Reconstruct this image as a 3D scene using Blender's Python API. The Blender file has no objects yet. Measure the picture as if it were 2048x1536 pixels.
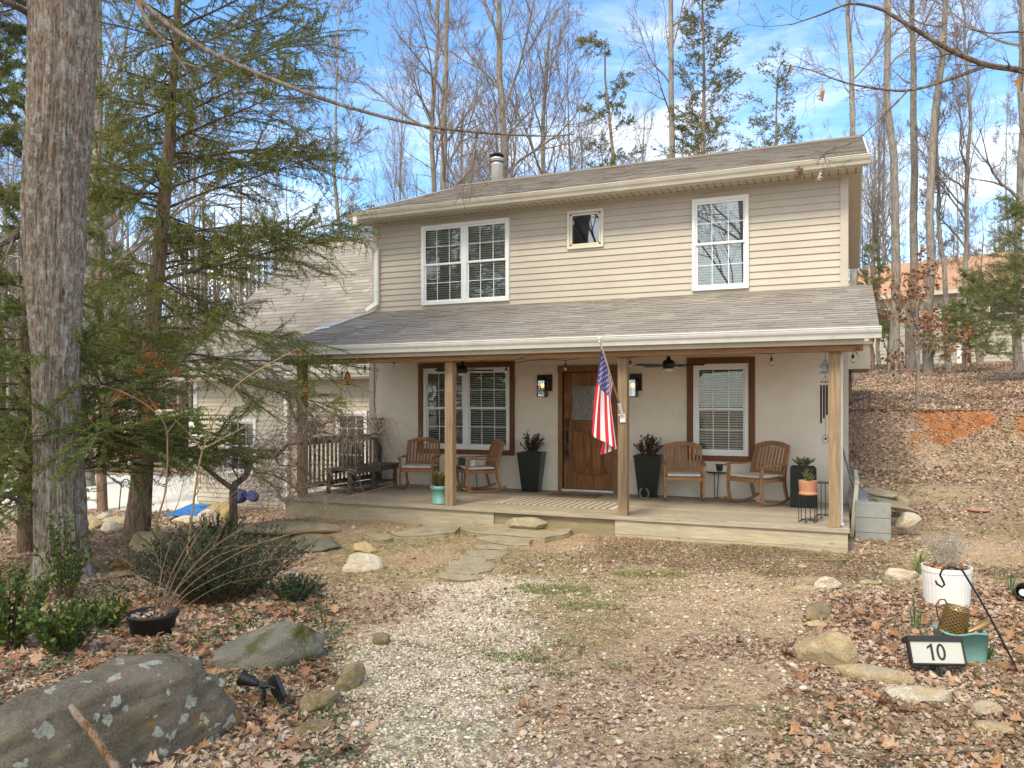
import bpy, math, random
import numpy as np
from mathutils import Vector, Matrix, noise as mnoise
rad = math.radians
sc = bpy.context.scene
# ---------------------------------------------------------------- camera, sky, sun
CAMZ = 1.42
F, CX, CY = 1569.0, 1024.0, 810.0          # focal length and principal point of the 2048 px photograph
YAW = rad(23.12)
SY, CYW = math.sin(YAW), math.cos(YAW)
cd = bpy.data.cameras.new("camera")
cam = bpy.data.objects.new("camera", cd)
sc.collection.objects.link(cam)
cam.location = (0, 0, CAMZ)
cam.rotation_euler = (rad(90), 0, YAW)
cd.sensor_width = 36
cd.lens = 36 * F / 2048
cd.shift_y = (CY - 768) / 2048
cd.clip_end = 2000
cd.clip_start = 0.05
sc.camera = cam
sc.render.engine = 'CYCLES'
sc.cycles.use_denoising = True
sc.cycles.max_bounces = 8
sc.cycles.diffuse_bounces = 4
sc.cycles.transparent_max_bounces = 12
sc.view_settings.view_transform = 'Standard'
sc.view_settings.look = 'None'
sc.view_settings.exposure = 0.98
sc.view_settings.use_white_balance = True
sc.view_settings.white_balance_temperature = 7150
sc.view_settings.white_balance_tint = 5
sc.view_settings.gamma = 1.0

SUN_EL, SUN_AZ = rad(50), rad(190)         # azimuth clockwise from +Y; the sun stands behind the camera, to its left
w = bpy.data.worlds.new("World")
sc.world = w
w.use_nodes = True
nt = w.node_tree
N = nt.nodes
L = nt.links
bg = N['Background']
sky = N.new('ShaderNodeTexSky')
sky.sky_type = 'NISHITA'
sky.sun_disc = False
sky.sun_elevation = SUN_EL
sky.sun_rotation = SUN_AZ
sky.air_density = 1.0
sky.dust_density = 0.6
sky.ozone_density = 1.6
tc = N.new('ShaderNodeTexCoord')
mp = N.new('ShaderNodeMapping')
mp.inputs['Scale'].default_value = (1.0, 1.0, 3.2)
mp.inputs['Rotation'].default_value = (0.15, -0.25, 0.3)
L.new(tc.outputs['Generated'], mp.inputs['Vector'])
n1 = N.new('ShaderNodeTexNoise')
n1.inputs['Scale'].default_value = 2.6
n1.inputs['Detail'].default_value = 9
n1.inputs['Roughness'].default_value = 0.62
n1.inputs['Distortion'].default_value = 0.5
L.new(mp.outputs['Vector'], n1.inputs['Vector'])
sx = N.new('ShaderNodeSeparateXYZ')
L.new(tc.outputs['Generated'], sx.inputs[0])
hz = N.new('ShaderNodeMapRange')          # more cloud and milkier air near the horizon
hz.inputs['From Min'].default_value = 0.0
hz.inputs['From Max'].default_value = 0.5
hz.inputs['To Min'].default_value = 0.22
hz.inputs['To Max'].default_value = -0.02
L.new(sx.outputs['Z'], hz.inputs['Value'])
ad = N.new('ShaderNodeMath')
ad.operation = 'ADD'
L.new(n1.outputs['Fac'], ad.inputs[0])
L.new(hz.outputs['Result'], ad.inputs[1])
cr = N.new('ShaderNodeMapRange')
cr.interpolation_type = 'SMOOTHSTEP'
cr.inputs['From Min'].default_value = 0.49
cr.inputs['From Max'].default_value = 0.86
cr.inputs['To Max'].default_value = 0.92
L.new(ad.outputs[0], cr.inputs['Value'])
tint = N.new('ShaderNodeMix')
tint.data_type = 'RGBA'
tint.blend_type = 'MULTIPLY'
tint.inputs['Factor'].default_value = 1.0
L.new(sky.outputs['Color'], tint.inputs['A'])
tint.inputs['B'].default_value = (1.0, 1.45, 1.95, 1)
# unseen bright overcast added behind the camera to light the facade evenly
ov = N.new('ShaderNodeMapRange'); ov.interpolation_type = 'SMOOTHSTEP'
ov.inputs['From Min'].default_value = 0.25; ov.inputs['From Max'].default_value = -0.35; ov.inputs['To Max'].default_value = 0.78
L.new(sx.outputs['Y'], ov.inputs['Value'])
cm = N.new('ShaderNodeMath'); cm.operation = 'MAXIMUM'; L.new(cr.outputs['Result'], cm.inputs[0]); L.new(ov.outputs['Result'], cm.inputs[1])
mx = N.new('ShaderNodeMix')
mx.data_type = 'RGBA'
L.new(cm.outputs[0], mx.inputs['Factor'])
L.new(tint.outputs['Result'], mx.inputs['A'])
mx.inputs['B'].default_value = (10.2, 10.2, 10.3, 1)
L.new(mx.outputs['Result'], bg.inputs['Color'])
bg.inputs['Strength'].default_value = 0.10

sd = bpy.data.lights.new("sun", 'SUN')
sd.energy = 1.9
sd.angle = rad(15)
sd.color = (1.0, 0.90, 0.76)
sun = bpy.data.objects.new("sun", sd)
sc.collection.objects.link(sun)
sdir = Vector((math.sin(SUN_AZ) * math.cos(SUN_EL), math.cos(SUN_AZ) * math.cos(SUN_EL), math.sin(SUN_EL)))
sun.rotation_euler = sdir.to_track_quat('Z', 'Y').to_euler()

# ---------------------------------------------------------------- helpers
COL = sc.collection
rng = np.random.default_rng(7)
R = random.Random(5)

def ray(px, py):
    u = (px - CX) / F
    return (-SY + u * CYW, CYW + u * SY, (CY - py) / F)
def atY(px, py, Y):
    d = ray(px, py); t = Y / d[1]
    return Vector((d[0] * t, Y, CAMZ + d[2] * t))
def atZ(px, py, z):
    d = ray(px, py); t = (z - CAMZ) / d[2]
    return Vector((d[0] * t, d[1] * t, z))
def atD(px, py, zc):
    d = ray(px, py)
    return Vector((d[0] * zc, d[1] * zc, CAMZ + d[2] * zc))

def ss(a, b, x):
    t = np.clip((np.asarray(x, float) - a) / (b - a), 0, 1)
    return t * t * (3 - 2 * t)

_tab = np.random.default_rng(3).random((256, 256))
def vn(x, y):
    x = np.asarray(x, float); y = np.asarray(y, float)
    xi = np.floor(x).astype(int); yi = np.floor(y).astype(int)
    fx = x - xi; fy = y - yi
    fx = fx * fx * (3 - 2 * fx); fy = fy * fy * (3 - 2 * fy)
    a = _tab[xi & 255, yi & 255]; b = _tab[(xi + 1) & 255, yi & 255]
    c = _tab[xi & 255, (yi + 1) & 255]; d = _tab[(xi + 1) & 255, (yi + 1) & 255]
    return (a * (1 - fx) + b * fx) * (1 - fy) + (c * (1 - fx) + d * fx) * fy
def fbm(x, y, o=4):
    s = 0; a = 0.5; t = 0
    for i in range(o):
        s = s + a * vn(np.asarray(x) * 2 ** i + 17.3 * i, np.asarray(y) * 2 ** i + 5.1 * i); t += a; a *= 0.5
    return s / t

def ground_z(X, Y):
    X = np.asarray(X, float); Y = np.asarray(Y, float)
    z = -0.27 + 0 * X
    z = z - 0.18 * ss(3.0, 6.5, -X) * ss(2, 6, Y) * (1 - ss(7.4, 9.0, Y) * ss(-8.6, -7.4, X))
    z = z - 0.42 * ss(8.0, 10.5, -X) * ss(8, 12, Y)                     # falls to the driveway on the left
    z = z + 0.10 * ss(0.6, 2.0, X) * ss(7.0, 4.0, Y) * ss(2, 4, Y)      # planting bed on the right
    lip = 20.4 - 0.30 * np.clip(X - 2.5, 0, 60) - 1.2 * np.exp(-((X - 1.2) / 1.3) ** 2)
    wgt = ss(-1.5, 0.2, X)
    rise = 0.45 * ss(11, lip - 1.8, Y) + 1.15 * ss(lip - 1.9, lip, Y)
    rise = rise + 0.11 * np.clip(Y - lip, 0, 16) ** 0.98 + 0.05 * np.clip(Y - lip - 16, 0, 40)
    back = 0.10 * np.clip(Y - 21, 0, 40)                                 # woods behind the house climb a little
    z = z + wgt * rise + (1 - wgt) * back * ss(21, 26, Y) * ss(-30, -10, X)
    dist = np.hypot(X, Y)
    z = z + 2.2 * ss(62, 100, dist) * ss(0, 20, Y)
    z = z + (fbm(X * 1.1, Y * 1.1, 4) - 0.5) * 0.07 * ss(2, 4, dist) * (1 + ss(14, 30, dist) * 2.5 * wgt)
    return z
def gz(x, y): return float(ground_z(x, y))
def gp(px, py):
    d = ray(px, py); lo = 0.5
    t = 0.5
    while t < 150:
        if CAMZ + d[2] * t <= gz(d[0] * t, d[1] * t): break
        lo = t; t *= 1.02
    hi = t
    for _ in range(30):
        m = (lo + hi) / 2
        if CAMZ + d[2] * m <= gz(d[0] * m, d[1] * m): hi = m
        else: lo = m
    return Vector((d[0] * hi, d[1] * hi, gz(d[0] * hi, d[1] * hi)))
def zc_of(p): return -SY * p[0] + CYW * p[1]
def px_of(x, y): return CX + F * (x * CYW + y * SY) / np.maximum(-SY * x + CYW * y, 1e-3)

class MB:
    def __init__(s): s.v = []; s.f = []; s.r = []; s.m = []
    def add(s, vs, fs, r=None, m=0):
        o = len(s.v); s.v.extend([tuple(p) for p in vs])
        for f in fs:
            s.f.append([i + o for i in f]); s.r.append(R.random() if r is None else r); s.m.append(m)
        return s
    def box(s, x0, x1, y0, y1, z0, z1, r=None, m=0, M=None):
        vs = [Vector((x, y, z)) for z in (z0, z1) for x, y in ((x0, y0), (x1, y0), (x1, y1), (x0, y1))]
        if M is not None: vs = [M @ p for p in vs]
        rr = R.random() if r is None else r
        return s.add(vs, [(3, 2, 1, 0), (4, 5, 6, 7), (0, 1, 5, 4), (1, 2, 6, 5), (2, 3, 7, 6), (3, 0, 4, 7)], rr, m)
    def bar(s, a, b, w, h, up=(0, 0, 1), r=None, m=0):
        a = Vector(a); b = Vector(b); d = (b - a).normalized(); u = Vector(up)
        x = d.cross(u)
        if x.length < 1e-4: x = d.cross(Vector((0, 1, 0)))
        x.normalize(); y = x.cross(d).normalized()
        q = [x * sx_ * w / 2 + y * sy_ * h / 2 for sx_, sy_ in ((-1, -1), (1, -1), (1, 1), (-1, 1))]
        return s.add([a + p for p in q] + [b + p for p in q], [(3, 2, 1, 0), (4, 5, 6, 7), (0, 1, 5, 4), (1, 2, 6, 5), (2, 3, 7, 6), (3, 0, 4, 7)], r, m)
    def tube(s, pts, rs, n=8, r=None, m=0, cap=True):
        pts = [Vector(p) for p in pts]
        if not hasattr(rs, '__len__'): rs = [rs] * len(pts)
        k = len(pts); rr = R.random() if r is None else r
        vs = []; ref = Vector((0.3, 0.2, 1)).normalized()
        px_ = None
        for i, p in enumerate(pts):
            t = (pts[min(i + 1, k - 1)] - pts[max(i - 1, 0)])
            if t.length < 1e-9: t = Vector((0, 0, 1))
            t.normalize()
            if px_ is None:
                px_ = t.cross(ref)
                if px_.length < 1e-3: px_ = t.cross(Vector((1, 0, 0)))
            else: px_ = px_ - t * px_.dot(t)
            px_.normalize(); py_ = t.cross(px_)
            for j in range(n):
                a = 2 * math.pi * j / n
                vs.append(p + (px_ * math.cos(a) + py_ * math.sin(a)) * rs[i])
        fs = [(i * n + j, i * n + (j + 1) % n, (i + 1) * n + (j + 1) % n, (i + 1) * n + j) for i in range(k - 1) for j in range(n)]
        if cap: fs += [tuple(range(n - 1, -1, -1)), tuple((k - 1) * n + j for j in range(n))]
        return s.add(vs, fs, rr, m)
    def lathe(s, c, prof, n=24, r=None, m=0, axis=None):
        vs = []; c = Vector(c)
        for rr_, z in prof:
            for j in range(n):
                a = 2 * math.pi * j / n
                p = Vector((rr_ * math.cos(a), rr_ * math.sin(a), z))
                if axis is not None: p = axis @ p
                vs.append(c + p)
        k = len(prof)
        fs = [(i * n + j, i * n + (j + 1) % n, (i + 1) * n + (j + 1) % n, (i + 1) * n + j) for i in range(k - 1) for j in range(n)]
        fs += [tuple(range(n - 1, -1, -1)), tuple((k - 1) * n + j for j in range(n))]
        return s.add(vs, fs, r if r is not None else R.random(), m)
    def extrX(s, prof, x0, x1, r=None, m=0):
        n = len(prof)
        vs = [(x0, y, z) for y, z in prof] + [(x1, y, z) for y, z in prof]
        fs = [(i, (i + 1) % n, n + (i + 1) % n, n + i) for i in range(n)] + [tuple(range(n - 1, -1, -1)), tuple(range(n, 2 * n))]
        return s.add(vs, fs, r, m)
    def build(s, name, mat, parent=None, smooth=False, local=False, bevel=0):
        return mesh_obj(name, s.v, s.f, s.r, mat, parent, smooth, local, s.m, bevel)

def worigin(o):
    p = Vector((0, 0, 0))
    while o: p = p + o.location; o = o.parent
    return p
def mesh_obj(name, v, f, r, mat, parent=None, smooth=False, local=False, midx=None, bevel=0):
    v = np.asarray(v, float)
    me = bpy.data.meshes.new(name)
    if local: org = Vector((0, 0, 0)); loc = org
    elif parent is not None: org = worigin(parent); loc = Vector((0, 0, 0))
    else:
        org = Vector(((v[:, 0].min() + v[:, 0].max()) / 2, (v[:, 1].min() + v[:, 1].max()) / 2, v[:, 2].min())); loc = org
    v = v - np.array(org)
    if isinstance(f, np.ndarray):
        nf, k = f.shape
        me.vertices.add(len(v)); me.vertices.foreach_set('co', v.ravel())
        me.loops.add(nf * k); me.loops.foreach_set('vertex_index', f.ravel().astype(np.int32))
        me.polygons.add(nf); me.polygons.foreach_set('loop_start', np.arange(0, nf * k, k, dtype=np.int32))
        me.update(calc_edges=True)
    else:
        me.from_pydata(v.tolist(), [], f)
    at = me.attributes.new('r', 'FLOAT', 'FACE')
    at.data.foreach_set('value', np.asarray(r, np.float32))
    for mm in (mat if isinstance(mat, (list, tuple)) else [mat]): me.materials.append(mm)
    if midx is not None and len(me.materials) > 1: me.polygons.foreach_set('material_index', np.asarray(midx, np.int32))
    if smooth: me.polygons.foreach_set('use_smooth', np.ones(len(me.polygons), bool))
    me.update()
    o = bpy.data.objects.new(name, me); COL.objects.link(o)
    o.location = loc
    if parent is not None: o.parent = parent
    if bevel:
        b = o.modifiers.new('bevel', 'BEVEL'); b.width = bevel; b.segments = 2; b.limit_method = 'ANGLE'; b.angle_limit = rad(50)
    return o
def tag(o, label=None, cat=None, group=None, kind=None):
    if label: o['label'] = label
    if cat: o['category'] = cat
    if group: o['group'] = group
    if kind: o['kind'] = kind
    return o
def thing(name, label, cat, loc=(0, 0, 0), rz=0, group=None):
    o = bpy.data.objects.new(name, None); COL.objects.link(o)
    o.location = loc; o.rotation_euler = (0, 0, rz); o.empty_display_size = 0.1
    return tag(o, label, cat, group)
def dup(root, label=None, group=None, loc=None, rz=None, scale=None, par=None):
    r = root.copy(); COL.objects.link(r)
    if par is not None: r.parent = par
    if label: r['label'] = label
    if group: r['group'] = group
    if loc is not None: r.location = loc
    if rz is not None: r.rotation_euler = (0, 0, rz)
    if scale is not None: r.scale = scale if hasattr(scale, '__len__') else (scale,) * 3
    for ch in [c for c in root.children]: dup(ch, par=r)
    return r

# ---------------------------------------------------------------- materials
def _nm(name):
    m = bpy.data.materials.new(name); m.use_nodes = True
    return m, m.node_tree.nodes, m.node_tree.links, m.node_tree.nodes['Principled BSDF']
def _c(c): return (c[0], c[1], c[2], 1)
def _mixc(N, L, fac, a, b, mode='MIX'):
    x = N.new('ShaderNodeMix'); x.data_type = 'RGBA'; x.blend_type = mode
    for s_, v_ in (('Factor', fac), ('A', a), ('B', b)):
        if isinstance(v_, tuple): x.inputs[s_].default_value = v_ if len(v_) == 4 else _c(v_)
        elif isinstance(v_, (int, float)): x.inputs[s_].default_value = v_
        else: L.new(v_, x.inputs[s_])
    return x.outputs['Result']
def _noise(N, L, vec, scale, detail=5, rough=0.6, dist=0.0):
    n = N.new('ShaderNodeTexNoise'); n.inputs['Scale'].default_value = scale; n.inputs['Detail'].default_value = detail
    n.inputs['Roughness'].default_value = rough; n.inputs['Distortion'].default_value = dist
    if vec is not None: L.new(vec, n.inputs['Vector'])
    return n.outputs['Fac']
def _mr(N, L, val, a, b, c=0.0, d=1.0, smooth=True):
    n = N.new('ShaderNodeMapRange'); n.inputs['From Min'].default_value = a; n.inputs['From Max'].default_value = b
    n.inputs['To Min'].default_value = c; n.inputs['To Max'].default_value = d
    if smooth: n.interpolation_type = 'SMOOTHSTEP'
    L.new(val, n.inputs['Value']); return n.outputs['Result']
def _vec(N, L, scale=(1, 1, 1), kind='Object', loc=(0, 0, 0)):
    t = N.new('ShaderNodeTexCoord'); m = N.new('ShaderNodeMapping')
    m.inputs['Scale'].default_value = scale; m.inputs['Location'].default_value = loc
    L.new(t.outputs[kind], m.inputs['Vector']); return m.outputs['Vector']
def _bump(N, L, h, strength, dist, bsdf, prev=None):
    b = N.new('ShaderNodeBump'); b.inputs['Strength'].default_value = strength; b.inputs['Distance'].default_value = dist
    L.new(h, b.inputs['Height'])
    if prev is not None: L.new(prev, b.inputs['Normal'])
    if bsdf is not None: L.new(b.outputs['Normal'], bsdf.inputs['Normal'])
    return b.outputs['Normal']
def _ramp(N, L, val, stops):
    n = N.new('ShaderNodeValToRGB'); e = n.color_ramp.elements
    while len(e) < len(stops): e.new(0.5)
    for i, (p, c) in enumerate(stops): e[i].position = p; e[i].color = _c(c)
    L.new(val, n.inputs['Fac']); return n.outputs['Color']

def M(name, col, rough=0.6, var=0.15, scale=6, bump=0.15, bscale=60, metal=0.0, stretch=(1, 1, 1), rvar=0.0, dirt=None, spec=0.4):
    """plain painted / plastic / metal surface with slow colour drift, fine bump and optional per-piece variation and dirt"""
    m, N, L, B = _nm(name); v = _vec(N, L, stretch)
    n = _noise(N, L, v, scale)
    c = _mixc(N, L, _mr(N, L, n, 0.3, 0.7), tuple(x * (1 - var) for x in col), tuple(min(1, x * (1 + var)) for x in col))
    if rvar:
        a = N.new('ShaderNodeAttribute'); a.attribute_name = 'r'
        k = _mr(N, L, a.outputs['Fac'], 0, 1, 1 - rvar, 1 + rvar, False)
        cc = N.new('ShaderNodeCombineColor'); [L.new(k, cc.inputs[i]) for i in range(3)]
        c = _mixc(N, L, 1.0, c, cc.outputs[0], 'MULTIPLY')
    if dirt:
        dn = _noise(N, L, v, scale * 2.3, 7, 0.7)
        c = _mixc(N, L, _mr(N, L, dn, 0.5, 0.75, 0, dirt[1]), c, dirt[0])
    L.new(c, B.inputs['Base Color']); B.inputs['Roughness'].default_value = rough; B.inputs['Metallic'].default_value = metal
    B.inputs['Specular IOR Level'].default_value = spec
    if bump: _bump(N, L, _noise(N, L, v, bscale, 4), bump, 0.01, B)
    return m
def MR(name, stops, rough=0.6, trans=0.0, spec=0.3, nvar=0.0):
    """leaves, stones: colour picked per face group from a ramp"""
    m, N, L, B = _nm(name)
    a = N.new('ShaderNodeAttribute'); a.attribute_name = 'r'
    c = _ramp(N, L, a.outputs['Fac'], stops)
    if nvar:
        n = _noise(N, L, _vec(N, L), 35, 5)
        c = _mixc(N, L, _mr(N, L, n, 0.3, 0.7, 0, nvar), c, (0.05, 0.04, 0.03))
    L.new(c, B.inputs['Base Color']); B.inputs['Roughness'].default_value = rough; B.inputs['Specular IOR Level'].default_value = spec
    if trans:
        t = N.new('ShaderNodeBsdfTranslucent'); L.new(c, t.inputs['Color'])
        x = N.new('ShaderNodeMixShader'); x.inputs[0].default_value = trans
        L.new(B.outputs[0], x.inputs[1]); L.new(t.outputs[0], x.inputs[2])
        L.new(x.outputs[0], N['Material Output'].inputs['Surface'])
    return m
def wood(name, c1, c2, axis=0, rough=0.7, grain=1.0, knots=True, rvar=0.12, weather=None):
    m, N, L, B = _nm(name)
    s = [22, 22, 22]; s[axis] = 1.3
    a = N.new('ShaderNodeAttribute'); a.attribute_name = 'r'
    t = N.new('ShaderNodeTexCoord'); off = N.new('ShaderNodeVectorMath'); off.operation = 'ADD'
    cx = N.new('ShaderNodeCombineXYZ'); mu = N.new('ShaderNodeMath'); mu.operation = 'MULTIPLY'; mu.inputs[1].default_value = 37
    L.new(a.outputs['Fac'], mu.inputs[0]); [L.new(mu.outputs[0], cx.inputs[i]) for i in range(3)]
    L.new(t.outputs['Object'], off.inputs[0]); L.new(cx.outputs[0], off.inputs[1])
    mp = N.new('ShaderNodeMapping'); mp.inputs['Scale'].default_value = s; L.new(off.outputs[0], mp.inputs['Vector'])
    n = _noise(N, L, mp.outputs['Vector'], 1.6, 8, 0.65, 1.2)
    c = _mixc(N, L, _mr(N, L, n, 0.32, 0.66), c1, c2)
    if knots:
        s2 = [9, 9, 9]; s2[axis] = 3.2
        m2 = N.new('ShaderNodeMapping'); m2.inputs['Scale'].default_value = s2; L.new(off.outputs[0], m2.inputs['Vector'])
        vo = N.new('ShaderNodeTexVoronoi'); vo.inputs['Scale'].default_value = 0.7; L.new(m2.outputs['Vector'], vo.inputs['Vector'])
        c = _mixc(N, L, _mr(N, L, vo.outputs['Distance'], 0.05, 0.14, 0.75, 0), c, tuple(x * 0.35 for x in c1))
    if weather:
        wn = _noise(N, L, off.outputs[0], 1.7, 6, 0.7)
        c = _mixc(N, L, _mr(N, L, wn, 0.45, 0.72, 0, 0.75), c, weather)
    k = _mr(N, L, a.outputs['Fac'], 0, 1, 1 - rvar, 1 + rvar, False)
    cc = N.new('ShaderNodeCombineColor'); [L.new(k, cc.inputs[i]) for i in range(3)]
    c = _mixc(N, L, 1.0, c, cc.outputs[0], 'MULTIPLY')
    L.new(c, B.inputs['Base Color']); B.inputs['Roughness'].default_value = rough; B.inputs['Specular IOR Level'].default_value = 0.25
    _bump(N, L, n, 0.35, 0.004, B)
    return m
def glass(name, refl=0.12, tintc=(0.9, 0.93, 0.92), rough=0.01):
    m, N, L, B = _nm(name); N.remove(B)
    g = N.new('ShaderNodeBsdfGlossy'); g.inputs['Roughness'].default_value = rough; g.inputs['Color'].default_value = (0.95, 0.97, 1, 1)
    t = N.new('ShaderNodeBsdfTransparent'); t.inputs['Color'].default_value = _c(tintc)
    lw = N.new('ShaderNodeFresnel'); lw.inputs['IOR'].default_value = 1.5
    mm = N.new('ShaderNodeMath'); mm.operation = 'ADD'; mm.inputs[1].default_value = refl; L.new(lw.outputs[0], mm.inputs[0])
    mm.use_clamp = True
    x = N.new('ShaderNodeMixShader'); L.new(mm.outputs[0], x.inputs[0]); L.new(t.outputs[0], x.inputs[1]); L.new(g.outputs[0], x.inputs[2])
    L.new(x.outputs[0], N['Material Output'].inputs['Surface'])
    return m
def emit(name, col, s):
    m, N, L, B = _nm(name)
    B.inputs['Base Color'].default_value = _c(col); B.inputs['Emission Color'].default_value = _c(col); B.inputs['Emission Strength'].default_value = s
    return m
def bark(name, dark, light, lichen=None, vs=(1, 1, 1), sc_=10, bump=0.8, bd=0.03, lich=0.5):
    m, N, L, B = _nm(name); v = _vec(N, L, (vs[0], vs[1], vs[2] * 0.14))
    n = _noise(N, L, v, sc_ * 2.2, 7, 0.65, 1.6)
    c = _mixc(N, L, _mr(N, L, n, 0.38, 0.6), dark, light)
    v2 = _vec(N, L)
    n3 = _noise(N, L, v2, 1.3, 4)
    c = _mixc(N, L, _mr(N, L, n3, 0.3, 0.7, 0, 0.35), c, tuple(x * 0.7 for x in dark))
    if lichen:
        n2 = _noise(N, L, v2, 5, 9, 0.78)
        k = _mr(N, L, n2, 0.50, 0.58, 0, lich)
        c = _mixc(N, L, k, c, lichen)
    L.new(c, B.inputs['Base Color']); B.inputs['Roughness'].default_value = 0.9; B.inputs['Specular IOR Level'].default_value = 0.15
    _bump(N, L, n, bump, bd, B)
    return m
# ---------------------------------------------------------------- house materials
m_siding = M('vinyl_siding', (0.475, 0.43, 0.37), 0.55, 0.04, 1.5, 0.10, 90, dirt=((0.36, 0.30, 0.22), 0.25), rvar=0.025)
m_sidingw = M('garage_siding', (0.48, 0.425, 0.35), 0.6, 0.05, 1.5, 0.10, 90, rvar=0.03)
m_trim = M('trim_tan', (0.48, 0.435, 0.375), 0.5, 0.04)
m_gut = M('gutter_paint', (0.60, 0.56, 0.48), 0.4, 0.06, 3, 0.05, dirt=((0.38, 0.34, 0.27), 0.35))
m_gutw = M('gutter_white', (0.74, 0.74, 0.71), 0.4, 0.05, 3, 0.05, dirt=((0.45, 0.42, 0.36), 0.3))
m_sof = M('soffit_vinyl', (0.52, 0.46, 0.36), 0.6, 0.04)
m_stucco = M('stucco', (0.73, 0.66, 0.565), 0.9, 0.05, 2.0, 0.55, 70, dirt=((0.45, 0.40, 0.33), 0.18))
m_white = M('white_vinyl', (0.78, 0.79, 0.79), 0.35, 0.03, 4, 0.02)
m_red = wood('stained_trim', (0.115, 0.045, 0.02), (0.20, 0.085, 0.035), 2, 0.6)
m_redx = wood('stained_trim_across', (0.115, 0.045, 0.02), (0.20, 0.085, 0.035), 0, 0.6)
m_door = wood('door_wood', (0.11, 0.043, 0.014), (0.29, 0.125, 0.042), 2, 0.45, weather=(0.07, 0.03, 0.012))
m_doortrim = wood('door_trim_wood', (0.15, 0.075, 0.03), (0.28, 0.155, 0.065), 2, 0.6)
m_post = wood('post_wood', (0.20, 0.135, 0.08), (0.32, 0.23, 0.145), 2, 0.8)
m_beam = wood('beam_wood', (0.24, 0.12, 0.055), (0.37, 0.21, 0.11), 0, 0.75)
m_deck = wood('deck_wood', (0.30, 0.25, 0.185), (0.45, 0.385, 0.29), 0, 0.85, weather=(0.27, 0.23, 0.175))
m_skirt = wood('skirt_wood', (0.33, 0.28, 0.20), (0.47, 0.41, 0.30), 0, 0.85, weather=(0.30, 0.28, 0.18))
m_skirtd = wood('skirt_wood_darker', (0.22, 0.18, 0.115), (0.34, 0.27, 0.17), 0, 0.85, weather=(0.20, 0.20, 0.10))
m_grey = wood('grey_wood', (0.07, 0.058, 0.048), (0.145, 0.12, 0.10), 2, 0.85)
m_black = M('black_metal', (0.012, 0.012, 0.013), 0.4, 0.1, 6, 0.05)
m_blk2 = M('black_plastic', (0.014, 0.015, 0.014), 0.5, 0.2, 6, 0.1)
m_glass = glass('window_glass', 0.01)
m_glassu = glass('upper_window_glass', 0.10)
m_blind = M('blind_slats', (0.76, 0.75, 0.70), 0.5, 0.03)
m_curt = M('curtain', (0.42, 0.10, 0.07), 0.9, 0.25, 5)
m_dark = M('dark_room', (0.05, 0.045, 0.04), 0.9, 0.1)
m_metal = M('steel', (0.66, 0.66, 0.64), 0.35, 0.1, 4, 0.05, metal=0.55)
m_ceil = wood('porch_ceiling_boards', (0.22, 0.15, 0.09), (0.30, 0.21, 0.13), 0, 0.8)

def shingle_mat(name, c1, c2):
    m, N, L, B = _nm(name)
    a = N.new('ShaderNodeAttribute'); a.attribute_name = 'r'
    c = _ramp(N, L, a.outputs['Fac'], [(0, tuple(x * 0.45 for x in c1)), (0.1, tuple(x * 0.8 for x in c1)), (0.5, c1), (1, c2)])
    v = _vec(N, L)
    c = _mixc(N, L, _mr(N, L, _noise(N, L, v, 220, 2, 0.8), 0.35, 0.7, 0, 0.55), c, tuple(x * 1.55 for x in c2))
    c = _mixc(N, L, _mr(N, L, _noise(N, L, v, 0.9, 5, 0.7), 0.42, 0.7, 0, 0.38), c, tuple(x * 0.62 for x in c1))
    L.new(c, B.inputs['Base Color']); B.inputs['Roughness'].default_value = 0.95; B.inputs['Specular IOR Level'].default_value = 0.2
    _bump(N, L, _noise(N, L, v, 300, 2), 0.4, 0.003, B)
    return m
m_shingle = shingle_mat('shingles', (0.215, 0.19, 0.168), (0.34, 0.305, 0.27))
m_shingle2 = shingle_mat('far_roof_shingles', (0.36, 0.20, 0.12), (0.46, 0.27, 0.17))

def shingles(mb, x0, x1, ya, za, yb, zb, course=0.14, seed=1, tab=(0.12, 0.40)):
    """roof slope from the eave (ya, za) up to (yb, zb): every tab its own slightly raised quad"""
    rr = random.Random(seed)
    Lh = math.hypot(yb - ya, zb - za); n = max(1, int(round(Lh / course)))
    sgn = 1
    ny, nz = -(zb - za) / Lh, (yb - ya) / Lh
    if nz < 0: ny, nz = -ny, -nz
    for i in range(n):
        t0, t1 = i / n, min(1.0, (i + 1.18) / n)
        x = x0; 
        while x < x1 - 1e-6:
            wd = rr.uniform(*tab); xe = min(x1, x + wd)
            if x1 - xe < 0.05: xe = x1
            th = rr.choice((0.009, 0.009, 0.014)); j = rr.uniform(-0.0015, 0.002) / Lh
            tt0 = t0 + j
            p = lambda t, h: (ya + (yb - ya) * t + ny * h, za + (zb - za) * t + nz * h)
            a, b, c_ = p(tt0, th), p(t1, 0.002), p(tt0, 0.0)
            vs = [(x, *a), (xe, *a), (xe, *b), (x, *b), (x, *c_), (xe, *c_)]
            fs = [(0, 1, 2, 3), (4, 5, 1, 0)]
            if (yb - ya) < 0: fs = [tuple(reversed(q)) for q in fs]
            mb.add(vs, fs, min(1, max(0.12, rr.gauss(0.5, 0.2)))); mb.r[-1] = 0.0  # lower edge face painted dark as the shadow line of the course
            x = xe

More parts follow.
